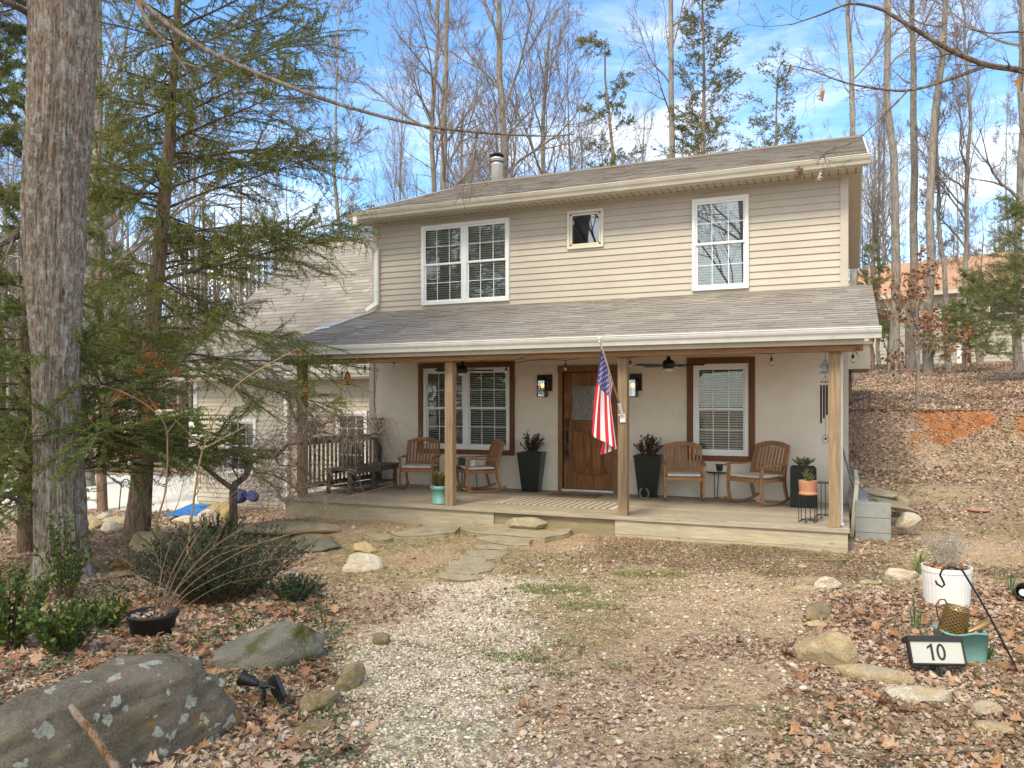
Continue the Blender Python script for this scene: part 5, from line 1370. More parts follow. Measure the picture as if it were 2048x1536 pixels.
rock('grey green mossy boulder behind the huge lichen covered boulder', 542, 1322, (0.92, 0.40, 0.42), m_boulder2, VW + rad(24), 5, 5, 8, 0.10, 0.35, name='boulder', cat='boulder', tilt=rad(-14))
rock('upper brown edging stone by the gravel, right of the solar spotlight', 702, 1372, (0.27, 0.14, 0.19), m_brown, VW + rad(50), 7, 4, 12, name='rock')
rock('lower brown edging stone nearest the solar spotlight', 642, 1418, (0.29, 0.16, 0.16), m_brown, VW + rad(50), 8, 4, 12)
rock('flat brown edging stone low beside the gravel, left of centre', 625, 1462, (0.24, 0.16, 0.07), m_brown, VW, 9)
rock('small brown green stone half sunk in leaves between the path and the mossy boulder', 765, 1287, (0.17, 0.12, 0.10), m_brown, VW, 10)
rock('white angular rock in the leaves left of the flagstones', 727, 1139, (0.50, 0.30, 0.28), m_tanl, VW + rad(8), 44, 5, 9, 0.10, 0.35)
rock('yellowish rock right behind the white angular rock', 728, 1106, (0.36, 0.22, 0.18), rock_mat('yellow_stone', (0.42, 0.28, 0.12), (0.60, 0.47, 0.28)), VW, 12)
rock('large angular tan stone at the gravel edge left of the number sign', 1652, 1326, (0.40, 0.23, 0.34), m_tan, VW + rad(-24), 21, 5, 8, 0.09, 0.3)
rock('long tan edging stone below the large angular tan stone', 1748, 1360, (0.46, 0.16, 0.16), m_tan, VW + rad(-26), 22, 5, 7, 0.08, 0.3)
rock('pale long edging stone left below the number sign', 1842, 1400, (0.46, 0.15, 0.11), m_tanl, VW + rad(-12), 23, 5, 7, 0.08, 0.3)
rock('flat grey stone half buried at the lower right', 1985, 1462, (0.24, 0.14, 0.06), m_tan, VW + rad(-20), 24)
rock('pale triangular stone partly buried at the right edge of the leaf bed', 1975, 1430, (0.16, 0.11, 0.10), m_tanl, VW + rad(-20), 25)
rock('small yellow stone in the middle of the right edging row', 1632, 1252, (0.17, 0.10, 0.07), rock_mat('yellow_stone_small', (0.42, 0.29, 0.14), (0.62, 0.50, 0.32)), VW, 26)
rock('long brown edging stone leaning away towards the porch', 1635, 1232, (0.44, 0.19, 0.13), m_brown, VW + rad(50), 27)
rock('pale block shaped stone at the far end of the right edging row', 1655, 1178, (0.30, 0.17, 0.15), m_tanl, VW, 28, 5, 9)
rock('flat tan stone just left of the pale block shaped stone', 1610, 1180, (0.22, 0.12, 0.06), m_tan, VW, 29)
rock('low yellow stone between the pale block stone and the white pot', 1738, 1168, (0.22, 0.12, 0.06), m_tan, VW, 30)
rock('white limestone rock just left of the ribbed white pot', 1802, 1158, (0.30, 0.18, 0.17), m_tanl, VW, 31)
rock('tan rock in the left bed at the foot of the evergreen tree', 298, 1102, (0.58, 0.4, 0.36), m_tan, VW, 33, 5, 8, 0.1, 0.3)
rock('small orange rock in the left bed behind the big boulder', 250, 1137, (0.28, 0.2, 0.18), m_orange, VW, 34)
rock('low flat rock beside the small orange rock', 238, 1156, (0.32, 0.2, 0.1), m_brown, VW, 35)
# flagstones
def flagstone(label, poly, th=0.05, mat=None, lift=0.02, seed=0):
    rr = random.Random(seed)
    base = [gp(x, y) for x, y in poly]; c = sum(base, Vector()) / len(base)
    ring = []
    for i in range(len(base)):
        a, b = base[i], base[(i + 1) % len(base)]
        for k in range(5):
            p = a.lerp(b, k / 5); d = (p - c); p = p + d.normalized() * rr.uniform(-0.022, 0.022) + d * 0.0
            ring.append(p)
    zt = max(p.z for p in base) + lift
    n = len(ring); mb = MB(); vs = []
    for (k, zz_, ) in ((0.0, zt - th - 0.03), (0.01, zt - th * 0.5), (-0.012, zt - th * 0.45), (0.0, zt - 0.006), (-0.04, zt)):
        for p in ring: d = (p - c).normalized(); q_ = p + d * (k + rr.uniform(-.004, .004)); vs.append((q_.x, q_.y, zz_ + rr.uniform(-.002, .002)))
    for f_ in (0.66, 0.33):
        for p in ring: q_ = c.lerp(p, f_); vs.append((q_.x, q_.y, zt + rr.uniform(-0.004, 0.004)))
    vs.append((c.x, c.y, zt)); fs = [(i * n + j, i * n + (j + 1) % n, (i + 1) * n + (j + 1) % n, (i + 1) * n + j) for i in range(6) for j in range(n)] + [(6 * n + j, 6 * n + (j + 1) % n, 7 * n) for j in range(n)]
    mb.add(vs, fs); o = mb.build('flagstone', mat or m_flag); return tag(o, label, 'flagstone', 'flagstones leading to the porch')
flagstone('largest flagstone directly below the thick stone step', [(918, 1064), (950, 1054), (1060, 1055), (1140, 1062), (1142, 1074), (1090, 1086), (1010, 1080), (940, 1072)], 0.06, lift=0.05, seed=1)
flagstone('long flagstone left of the largest one, in front of the porch', [(784, 1080), (830, 1066), (905, 1054), (920, 1060), (912, 1072), (850, 1082), (800, 1088)], 0.07, lift=0.055, seed=2)
flagstone('low flat flagstone at the left end of the row before the porch', [(726, 1078), (770, 1068), (796, 1076), (775, 1088), (740, 1092)], 0.04, seed=3)
flagstone('pointed flagstone under the right side of the largest one', [(948, 1078), (1000, 1074), (1066, 1084), (1058, 1096), (1020, 1097), (965, 1088)], 0.05, lift=0.03, seed=4)
flagstone('pale flagstone third in the stepping path from the porch', [(946, 1098), (990, 1089), (1020, 1096), (1015, 1104), (960, 1104)], 0.04, seed=5)
flagstone('pointed flagstone halfway down the stepping path', [(932, 1110), (970, 1103), (1016, 1107), (1000, 1120), (962, 1122), (938, 1117)], 0.04, seed=6)
flagstone('small narrow flagstone in the stepping path', [(916, 1120), (945, 1114), (978, 1121), (965, 1128), (925, 1128)], 0.035, seed=7)
flagstone('broad flagstone next to last in the stepping path', [(890, 1143), (905, 1129), (960, 1126), (998, 1135), (975, 1146), (940, 1153), (895, 1150)], 0.04, seed=8)
flagstone('last flagstone of the stepping path, at the start of the gravel', [(872, 1156), (890, 1150), (965, 1156), (960, 1163), (915, 1167), (880, 1165)], 0.04, seed=9)
rock('thick oval stone step leaning against the deck skirt', 1047, 1061, (0.72, 0.26, 0.22), m_flag, rad(2), 41, 5, 5, 0.07, 0.12, name='stone_step', cat='stone step', pos=Vector((atY(1047, 1050, 9.58).x, 9.6, -0.25)))
rock('small stone wedged right of the thick stone step', 1098, 1060, (0.22, 0.14, 0.10), m_brown, 0, 42, pos=Vector((atY(1098, 1058, 9.6).x, 9.6, -0.26)))
# stacked slabs of the low wall under the bare maple
rock('long flat grey slab on top of the low stone wall under the bare maple', 570, 1068, (1.55, 0.5, 0.17), m_flag, VW + rad(2), 50, 5, 6, 0.05, 0.05, name='stone_slab', cat='stone slab')
rock('flat stone slab under the right end of the long grey slab', 628, 1085, (0.62, 0.4, 0.14), m_brown, VW, 51, 4, 6, 0.08, 0.2, name='stone_slab', cat='stone slab')
rock('mossy slab at the foot of the low stone wall', 640, 1098, (0.66, 0.4, 0.16), m_boulder2, VW, 52, name='stone_slab', cat='stone slab')
# stones along the driveway
for i, (x_, y_, w_) in enumerate(((18, 1045, 0.9), (95, 1068, 0.5), (178, 1044, 0.4), (206, 1040, 0.45), (232, 1048, 0.45), (190, 1056, 0.42), (222, 1062, 0.5), (252, 1040, 0.3), (340, 1043, 0.4), (372, 1046, 0.5))):
    rock('tan fieldstone in the rough row along the driveway edge', x_, y_, (w_ * 1.1, w_ * 0.7, w_ * 0.42), m_tan if i % 3 else m_tanl, R.uniform(0, 3), 60 + i, 3, 7, 0.1, 0.3, group='fieldstones edging the driveway')
rock('tan boulder beside the blue tarpaulin, behind the maple trunk', 446, 1038, (0.75, 0.5, 0.5), rock_mat('ochre_stone', (0.33, 0.25, 0.11), (0.47, 0.37, 0.19)), 0.3, 73, 4, 7, 0.1, 0.3)
rock('whitish round rock in front of the ochre boulder near the blue tarpaulin', 415, 1046, (0.44, 0.4, 0.36), m_tanl, 0.3, 74, 4, 5, 0.05, 0.25)
# blue tarpaulin
mb = MB(); n = 22
g0, g1, g2, g3 = gp(322, 1034), gp(402, 1038), gp(440, 1016), gp(384, 1010)
vs = []
for i in range(n + 1):
    for j in range(n + 1):
        p = g0.lerp(g1, i / n).lerp(g3.lerp(g2, i / n), j / n); e_ = min(i, n - i, j, n - j) / n
        vs.append((p.x, p.y, gz(p.x, p.y) + 0.02 + 0.12 * float(fbm(p.x * 5, p.y * 5, 3)) * (0.3 + 2.2 * min(e_, .3)) + 0.0))
mb.add(vs, [(i * (n + 1) + j, (i + 1) * (n + 1) + j, (i + 1) * (n + 1) + j + 1, i * (n + 1) + j + 1) for i in range(n) for j in range(n)])
tag(mb.build('tarpaulin', M('blue_tarp', (0.015, 0.20, 0.55), 0.4, 0.15, 8, 0.4, 30), smooth=False), 'bright blue tarpaulin crumpled on the ground by the garage corner', 'tarpaulin')
p = gp(488, 1022)
t = thing('toy_scooter', 'dark blue toy lying against the garage wall right of the maple trunk', 'toy', (p.x, p.y, p.z))
m_bl = M('blue_plastic', (0.015, 0.035, 0.20), 0.35)
mb = MB(); mb.lathe((p.x - 0.14, p.y, p.z + 0.32), [(0.02, -0.1), (0.15, -0.1), (0.16, 0), (0.15, 0.1), (0.02, 0.1)], 20, axis=Matrix.Rotation(rad(80), 3, 'X')); mb.build('wheel', m_bl, t)
mb = MB(); mb.lathe((p.x + 0.2, p.y + 0.05, p.z + 0.32), [(0.02, -0.08), (0.11, -0.08), (0.12, 0), (0.11, 0.08), (0.02, 0.08)], 20, axis=Matrix.Rotation(rad(70), 3, 'X')); mb.build('wheel', m_bl, t)
mb = MB(); mb.bar(p + Vector((-0.15, 0, 0.35)), p + Vector((0.25, 0.05, 0.32)), 0.12, 0.08); mb.build('body', m_bl, t)

# ---------------------------------------------------------------- garden things
# number sign
p = gp(1882, 1356)
t = thing('house_number_sign', 'black framed solar house number sign reading 10 on a short stake', 'house number', (p.x, p.y, p.z), rad(0))
Mr = Matrix.Translation(p) @ Matrix.Rotation(YAW + rad(-6), 4, 'Z') @ Matrix.Rotation(rad(-1), 4, 'Y') @ Matrix.Rotation(rad(-24), 4, 'X')
zc_ = zc_of(p); wS = 106 / F * zc_; hS = 44 / F * zc_
tf = Mr
sw, sh0, sh1 = wS / 2, 0.075, 0.075 + hS * 1.12
def tbox(x0, x1, y0, y1, z0, z1): mb.box(x0, x1, y0, y1, z0, z1, M=tf)
mb = MB(); f_ = 0.011
tbox(-sw, sw, -0.024, 0.10, sh1 - f_, sh1 + 0.022); tbox(-sw, sw, -0.02, 0.03, sh0, sh0 + f_); tbox(-sw, -sw + f_, -0.02, 0.03, sh0 + f_, sh1 - f_); tbox(sw - f_, sw, -0.02, 0.03, sh0 + f_, sh1 - f_); tbox(-sw + f_, sw - f_, 0.0, 0.03, sh0 + f_, sh1 - f_)
mb.build('frame', m_blk2, t, bevel=0.002)
mb = MB(); tbox(-sw + 0.012, sw - 0.012, -0.012, 0.096, sh1 + 0.0235, sh1 + 0.0265); mb.build('solar_panel', M('solar_cells', (0.04, 0.045, 0.07), 0.25, 0.1), t)
mb = MB(); tbox(-sw + f_, sw - f_, -0.012, -0.002, sh0 + f_, sh1 - f_); mb.build('face', M('sign_white', (0.44, 0.45, 0.41), 0.5, 0.02), t)
mb = MB(); tbox(-0.018, 0.018, 0.0, 0.012, -0.1, sh0); tbox(-0.004, 0.004, -0.014, 0.018, -0.1, sh0); mb.build('stake', m_blk2, t)
zm_ = (sh0 + sh1) / 2 + 0.002; dh = (sh1 - sh0) * 0.33; yy_ = -0.0145
mb = MB(); x1_ = -0.030; w_ = 0.0075
mb.add([tf @ Vector(q) for q in [(x1_ - w_, yy_, zm_ - dh), (x1_ + w_, yy_, zm_ - dh), (x1_ + w_, yy_, zm_ + dh), (x1_ - w_ * .3, yy_, zm_ + dh), (x1_ - w_, yy_, zm_ + dh - .006), (x1_ - w_ * 3.6, yy_, zm_ + dh * .62), (x1_ - w_ * 3.6, yy_, zm_ + dh * .34), (x1_ - w_, yy_, zm_ + dh * .62)]], [(0, 1, 2, 3, 4, 7), (4, 5, 6, 7)]); mb.build('digit', m_blk2, t)
mb = MB(); n = 28; x2_ = 0.024; ra, rb = 0.027, dh
vs = [tf @ Vector((x2_ + (ra - k * .014) * math.cos(2 * math.pi * i / n), yy_, zm_ + (rb - k * .014) * math.sin(2 * math.pi * i / n))) for k in (0, 1) for i in range(n)]
mb.add(vs, [(i, (i + 1) % n, n + (i + 1) % n, n + i) for i in range(n)]); mb.build('digit', m_blk2, t)
# ribbed white pot
p = gp(1893, 1207)
t = thing('ribbed_pot', 'white ribbed pot of dry grey lavender in the right leaf bed', 'planter', (p.x, p.y, p.z - 0.02))
zc_ = zc_of(p); r1 = 45 / F * zc_
mb = MB(); n = 96; hp = 80 / F * zc_; prof = [(r1 * 0.86, 0), (r1 * 0.90, 0.02), (r1 * 0.99, hp * 0.86), (r1 * 1.0, hp * 0.88), (r1 * 1.02, hp * 0.89), (r1 * 1.02, hp), (r1 * 0.95, hp), (r1 * 0.93, hp * 0.9)]
vs = []
for i_, (r_, z) in enumerate(prof):
    for j in range(n):
        a = 2 * math.pi * j / n; q_ = r_ * (1 + (0.006 if (j % 3) else -0.006) * (1 if i_ < 3 else 0)); vs.append((q_ * math.cos(a), q_ * math.sin(a), z))
mb.add(vs, [(i * n + j, i * n + (j + 1) % n, (i + 1) * n + (j + 1) % n, (i + 1) * n + j) for i in range(len(prof) - 1) for j in range(n)])
mb.build('pot', M('white_glaze', (0.72, 0.72, 0.71), 0.45, 0.04, 5, 0.05, dirt=((0.45, 0.38, 0.30), 0.3)), t, local=True)
mb = MB(); mb.lathe((0, 0, hp * 0.9), [(r1 * 0.93, 0), (r1 * 0.5, 0.02), (0.01, 0.03)], 24); mb.build('soil', m_soil, t, local=True)
n = 260; a = rng.uniform(0, 6.28, n); q_ = r1 * 0.88 * np.sqrt(rng.random(n))
leaves('dead_leaves', np.stack([q_ * np.cos(a), q_ * np.sin(a), hp * 0.92 + rng.uniform(0, 0.035, n)], 1), rdir(n, -0.3, 0.6), rdir(n, 0.2, 1), rng.uniform(0.02, 0.045, n), 0.02, m_litter_r, t, local=True)
m_lav = MR('grey_lavender', [(0, (0.24, 0.26, 0.23)), (0.6, (0.38, 0.40, 0.37)), (1, (0.50, 0.48, 0.44))], 0.8, 0.2)
m_lavs = M('lavender_stem', (0.33, 0.29, 0.23), 0.9, 0.2)
bush(t, (0, 0, hp * 0.9), r1 * 1.15, 0.42, 60, 26, (0.008, 0.02), m_lav, m_lavs, wr=0.3, stem_r=0.0013, low=0.25)
# spider plant left of it
def strappy(label, px_, py_, n, ln, wd, up, mat, spread=0.04, cat='plant', name='strappy_plant', group=None, r=None):
    p = gp(px_, py_); a = rng.uniform(0, 6.28, n)
    P = np.stack([p.x + spread * np.cos(a) * rng.random(n), p.y + spread * np.sin(a) * rng.random(n), np.full(n, p.z)], 1)
    D = np.stack([np.cos(a), np.sin(a), rng.uniform(up[0], up[1], n)], 1)
    o = leaves(name, P, D, np.tile([0, 0, 1.0], (n, 1)) + 0.1 * rdir(n), rng.uniform(ln[0], ln[1], n), wd, mat, None, 'blade', 0.25 if up[1] < 3 else 0.05, r=r)
    return tag(o, label, cat, group)
m_strap = MR('strap_leaves', [(0, (0.10, 0.16, 0.03)), (0.5, (0.22, 0.30, 0.07)), (0.8, (0.42, 0.45, 0.22)), (1, (0.50, 0.48, 0.30))], 0.5, 0.3)
m_daff = MR('daffodil_leaves', [(0, (0.07, 0.14, 0.06)), (0.6, (0.13, 0.22, 0.10)), (1, (0.26, 0.33, 0.10))], 0.5, 0.3)
strappy('arching pale green strappy plant left of the ribbed white pot', 1838, 1146, 60, (0.16, 0.32), 0.010, (0.5, 2.4), m_strap)
strappy('upright blue green daffodil clump between the white pot and the edging stones', 1832, 1262, 18, (0.16, 0.30), 0.012, (5, 12), m_daff, 0.05, name='daffodil_clump')
strappy('daffodil shoots just left of the brass watering can', 1852, 1290, 14, (0.08, 0.18), 0.010, (2, 8), m_daff, 0.05, name='daffodil_clump')
strappy('tall daffodil clump near the right edge of the photo above the black pot', 2022, 1186, 12, (0.14, 0.28), 0.013, (2, 9), m_daff, 0.04, name='daffodil_clump')
strappy('fine green shoots left of the tall daffodil clump at the right edge', 1998, 1160, 16, (0.08, 0.17), 0.007, (3, 9), m_daff, 0.07, name='daffodil_clump')
strappy('daffodil leaves sprawling right of the aqua planter', 1975, 1322, 16, (0.14, 0.24), 0.011, (0.8, 4), m_daff, 0.04, name='daffodil_clump')
# aqua square planter with stuff
p = gp(1892, 1330); p = Vector(p) + Vector((0.10, 0.16, 0)); p.z = gz(p.x, p.y)
t = thing('square_planter', 'aqua square planter behind the number sign', 'planter', (p.x, p.y, p.z), YAW + rad(-8))
mb = MB(); aw = 0.145; ah = 0.19
prof = [(aw * 0.92, 0), (aw, ah), (aw * 1.02, ah), (aw * 1.02, ah + 0.012), (aw * 0.93, ah + 0.012), (aw * 0.9, ah - 0.05)]
vs = []; npr = 32
for r_, z in prof:
    for j in range(npr):
        a = 2 * math.pi * j / npr; c_, s_ = math.cos(a), math.sin(a); k = r_ / (abs(c_) ** 6 + abs(s_) ** 6) ** (1 / 6)
        vs.append((k * c_, k * s_ * 0.8, z + (0.008 * math.sin(a * 4) if z > ah * 0.9 else 0)))
mb.add(vs, [(i * npr + j, i * npr + (j + 1) % npr, (i + 1) * npr + (j + 1) % npr, (i + 1) * npr + j) for i in range(len(prof) - 1) for j in range(npr)]); mb.build('pot', m_aqua, t, local=True, smooth=True)
mb = MB(); mb.box(-aw * .88, aw * .88, -aw * .7, aw * .7, ah - 0.05, ah - 0.03); mb.build('soil', m_soil, t, local=True)
n = 90; leaves('dead_leaves', np.stack([rng.uniform(-aw * .8, aw * .8, n), rng.uniform(-aw * .6, aw * .6, n), rng.uniform(ah - 0.03, ah + 0.02, n)], 1), rdir(n, -0.2, 0.8), rdir(n, 0.2, 1), rng.uniform(0.02, 0.05, n), 0.02, m_litter, t, local=True)
# brass perforated watering can
def brass_mat():
    m, N, L, B = _nm('perforated_brass'); tcx = N.new('ShaderNodeTexCoord'); sp = N.new('ShaderNodeSeparateXYZ'); L.new(tcx.outputs['Object'], sp.inputs[0])
    at = N.new('ShaderNodeMath'); at.operation = 'ARCTAN2'; L.new(sp.outputs['Y'], at.inputs[0]); L.new(sp.outputs['X'], at.inputs[1])
    a1 = N.new('ShaderNodeMath'); a1.operation = 'MULTIPLY'; a1.inputs[1].default_value = 15; L.new(at.outputs[0], a1.inputs[0])
    s1 = N.new('ShaderNodeMath'); s1.operation = 'SINE'; L.new(a1.outputs[0], s1.inputs[0])
    a2 = N.new('ShaderNodeMath'); a2.operation = 'MULTIPLY'; a2.inputs[1].default_value = 300; L.new(sp.outputs['Z'], a2.inputs[0])
    s2 = N.new('ShaderNodeMath'); s2.operation = 'SINE'; L.new(a2.outputs[0], s2.inputs[0])
    mu = N.new('ShaderNodeMath'); mu.operation = 'MULTIPLY'; L.new(s1.outputs[0], mu.inputs[0]); L.new(s2.outputs[0], mu.inputs[1])
    k = _mr(N, L, mu.outputs[0], 0.25, 0.4)
    L.new(_mixc(N, L, k, (0.42, 0.28, 0.12), (0.03, 0.02, 0.01)), B.inputs['Base Color']); L.new(_mr(N, L, k, 0, 1, 0.8, 0.0), B.inputs['Metallic']); B.inputs['Roughness'].default_value = 0.38
    _bump(N, L, k, -0.5, 0.004, B); return m
pc = Vector((p.x, p.y, p.z)) + Vector((-0.06, -0.045, ah - 0.03))
t = thing('watering_can', 'perforated brass watering can tilted in the aqua planter', 'watering can', tuple(pc))
t.rotation_euler = (rad(6), rad(10), YAW); t.scale = (1.15, 1.15, 1.15)
mb = MB(); mb.lathe((0, 0, 0), [(0.072, 0), (0.078, 0.01), (0.064, 0.165), (0.066, 0.172), (0.060, 0.172), (0.058, 0.15)], 36)
cb_ = mb.build('can', brass_mat(), t, local=True, smooth=True)
mb = MB(); mb.tube([(0.06, 0, 0.02), (0.11, 0, 0.05), (0.19, 0, 0.125)], [0.018, 0.016, 0.019], 14); mb.build('spout', M('brass', (0.50, 0.30, 0.12), 0.35, 0.1, metal=0.7), t, local=True, smooth=True)
mb = MB(); mb.tube([(-0.066, 0, 0.05), (-0.10, 0, 0.10), (-0.125, 0, 0.165), (-0.11, 0, 0.20), (-0.085, 0, 0.205), (-0.06, 0, 0.18)], 0.0045, 8); mb.build('handle', M('copper_wire', (0.25, 0.12, 0.06), 0.4, metal=0.7), t, local=True)
# shepherd's hook on the right
def hook(label, pts, r_, Lx=None):
    mb = MB(); mb.tube(pts, r_, 8); return tag(mb.build('garden_hook', m_black, smooth=True), label, 'garden hook')
b = gp(2036, 1342); zc_ = zc_of(b) 
px_pts = [(2036, 1342), (1975, 1225), (1955, 1190), (1925, 1141), (1912, 1136), (1897, 1134), (1884, 1140), (1880, 1150), (1886, 1162), (1889, 1169), (1884, 1174), (1874, 1168), (1871, 1161)]
pts = [b + Vector((0.0, 0.0, -0.1))] + [atD(x, y, zc_ + 0.05 * i / 12) for i, (x, y) in enumerate(px_pts)]
hook('black metal shepherd hook leaning over the brass watering can', pts, 0.0065)
b = gp(240, 1021); zc_ = zc_of(b)
hook('small dark shepherd hook standing at the driveway edge on the left', [atD(x, y, zc_) for x, y in ((238, 1024), (240, 995), (243, 966), (248, 959), (254, 958), (258, 962), (258, 969), (262, 971), (266, 967))], 0.012)
# solar spotlight
p = gp(528, 1412)
t = thing('solar_spotlight', 'black solar garden spotlight with its square panel beside the huge boulder', 'spotlight', tuple(p)); zc_ = zc_of(p)
def sp(px_, py_, d=0): return atD(px_, py_, zc_ + d)
mb = MB(); mb.tube([p + Vector((0, 0, -0.05)), sp(528, 1378)], 0.010, 10); mb.tube([sp(520, 1372), sp(536, 1372)], 0.014, 10); mb.build('stake', m_blk2, t)
mb = MB(); a, b = sp(516, 1368), sp(484, 1356, 0.02); mb.tube([a, a.lerp(b, .25), a.lerp(b, .3), b], [0.014, 0.024, 0.024, 0.042], 20); mb.tube([a.lerp(b, .98), b + (b - a) * 0.04], [0.045, 0.045], 20); mb.build('lamp_head', m_blk2, t, smooth=False)
mb = MB(); q0, q1, q2, q3 = sp(538, 1358, .05), sp(553, 1349, -.05), sp(571, 1391, -.07), sp(556, 1411, .02)
nrm = (q1 - q0).cross(q3 - q0).normalized() * 0.012
mb.add([q0 - nrm, q1 - nrm, q2 - nrm, q3 - nrm, q0 + nrm, q1 + nrm, q2 + nrm, q3 + nrm], [(0, 1, 2, 3), (7, 6, 5, 4), (0, 4, 5, 1), (1, 5, 6, 2), (2, 6, 7, 3), (3, 7, 4, 0)]); mb.build('solar_panel', M('solar_black', (0.012, 0.015, 0.02), 0.25, 0.1), t, bevel=0.003)
mb = MB(); mb.tube([sp(536, 1372), (q0 + q1 + q2 + q3) / 4], 0.009, 8); mb.build('arm', m_blk2, t)
# black pot with arching bare stems
p = gp(305, 1268)
t = thing('nursery_pot', 'wide black nursery pot in the left bed with long bare arching stems', 'potted shrub', tuple(p)); zc_ = zc_of(p); r1 = 48 / F * zc_; hp = 42 / F * zc_ * 1.05
mb = MB(); mb.lathe((0, 0, 0), [(r1 * 0.82, 0), (r1 * 0.94, hp * 0.8), (r1 * 1.0, hp * 0.82), (r1 * 1.02, hp), (r1 * 0.96, hp), (r1 * 0.92, hp * 0.8)], 36); mb.build('pot', m_blk2, t, local=True, smooth=True)
mb = MB(); mb.lathe((0, 0, hp * 0.72), [(r1 * 0.92, 0), (r1 * 0.4, 0.01), (0.01, 0.012)], 20); mb.build('soil', m_soil, t, local=True)
n = 120; a = rng.uniform(0, 6.28, n); q_ = r1 * 0.85 * np.sqrt(rng.random(n)); leaves('dead_leaves', np.stack([q_ * np.cos(a), q_ * np.sin(a), hp * 0.76 + rng.uniform(0, 0.02, n)], 1), rdir(n, -0.2, 0.4), rdir(n, 0.3, 1), rng.uniform(0.02, 0.05, n), 0.025, m_litter, t, local=True)
m_twig = M('bare_twig', (0.21, 0.125, 0.08), 0.85, 0.25)
def arch(pxs, d0, d1, r0, sub=0, mb=None, sd=0):
    pts = [atD(x, y, d0 + (d1 - d0) * i / (len(pxs) - 1)) for i, (x, y) in enumerate(pxs)]
    # Catmull-Rom
    out = []
    for i in range(len(pts) - 1):
        a, b, c_, d = pts[max(i - 1, 0)], pts[i], pts[i + 1], pts[min(i + 2, len(pts) - 1)]
        for k in range(5):
            u = k / 5; out.append(0.5 * ((2 * b) + (c_ - a) * u + (2 * a - 5 * b + 4 * c_ - d) * u * u + (3 * b - a - 3 * c_ + d) * u ** 3))
    out.append(pts[-1]); n = len(out); mb.tube(out, [r0 * (1 - 0.75 * i / n) for i in range(n)], 5)
    rr = random.Random(sd)
    for k in range(sub):
        i = rr.randint(n // 4, n - 2); d = (out[i + 1] - out[i]).normalized(); q_ = out[i]; dd = (d + Vector((rr.uniform(-.8, .8), rr.uniform(-.8, .8), rr.uniform(-.3, .8)))).normalized(); l_ = rr.uniform(0.12, 0.45)
        mb.tube([q_, q_ + dd * l_ * .5, q_ + dd * l_ + Vector((0, 0, -0.1 * l_))], [r0 * .4, r0 * .3, r0 * .15], 4)
mb = MB(); zc_ = zc_of(p)
for i, pp in enumerate([[(318, 1252), (345, 1190), (400, 1120), (480, 1060), (640, 1010), (860, 950)], [(322, 1252), (352, 1180), (440, 1110), (560, 1075), (700, 1030)], [(316, 1250), (338, 1160), (395, 1060), (470, 985), (560, 900)],
        [(325, 1252), (372, 1190), (470, 1140), (560, 1118), (660, 1122), (700, 1160)], [(310, 1250), (318, 1180), (330, 1120), (360, 1040)], [(326, 1254), (390, 1200), (460, 1165), (530, 1155)], [(316, 1250), (352, 1150), (420, 1040), (520, 960), (600, 930)],
        [(322, 1250), (365, 1160), (420, 1100), (540, 1030), (640, 1005)], [(314, 1252), (330, 1190), (350, 1150), (430, 1080)], [(320, 1250), (380, 1170), (500, 1095), (620, 1062), (730, 1070), (790, 1110)]]):
    arch(pp, zc_, zc_ + R.uniform(0.2, 1.2), R.uniform(0.003, 0.005), 5, mb, i)
mb.build('stems', m_twig, t)
# tall thin tan saplings in front of the garage
def sapling(label, stems, d, r0, name='sapling', mat=None, cat='sapling'):
    mb = MB()
    for i, pp in enumerate(stems): arch(pp, d, d + 0.15, r0 * (1 if i == 0 else 0.6), 3 if i == 0 else 1, mb, 40 + i)
    o = mb.build(name, mat or M('tan_stem', (0.36, 0.24, 0.13), 0.8, 0.2)); return tag(o, label, cat)
sapling('tall bare tan sapling curving to the right in front of the garage', [[(372, 1130), (385, 1020), (405, 900), (450, 800), (500, 750), (590, 700)], [(405, 898), (440, 880), (500, 848)], [(404, 900), (380, 870), (330, 820)]], 8.6, 0.016)
sapling('thin leaning grey brown sapling left of the tan one', [[(303, 1175), (310, 1060), (330, 985), (335, 900), (330, 850), (300, 815), (240, 780)], [(332, 870), (350, 845), (370, 832)], [(312, 1050), (350, 1020), (368, 960)]], 8.0, 0.013, mat=M('grey_stem', (0.24, 0.16, 0.10), 0.85, 0.2))
# rust coloured dried flower heads on the sapling tips
n = 0; P = []
for x_, y_, w_ in ((243, 790, 26), (298, 712, 24), (278, 741, 16), (318, 728, 14), (355, 745, 18), (290, 800, 16), (296, 818, 20), (300, 840, 12), (313, 812, 14), (352, 812, 14), (592, 705, 12), (610, 780, 8)):
    c = atD(x_, y_, 8.2)
    for _ in range(int(w_ * 5)): P.append(c + Vector((R.gauss(0, 1), R.gauss(0, 1), R.gauss(0, .7))) * w_ / F * 8.2 * 0.33)
n = len(P); leaves('dried_flower_heads', np.array([tuple(v) for v in P]), rdir(n), rdir(n), rng.uniform(0.012, 0.03, n), 0.012, MR('rust_flowers', [(0, (0.20, 0.06, 0.02)), (1, (0.42, 0.16, 0.05))], 0.9, 0.2), None, 'diamond')
tag(bpy.data.objects['dried_flower_heads'], 'rust coloured dried hydrangea heads before the evergreen branches', 'dried flowers')
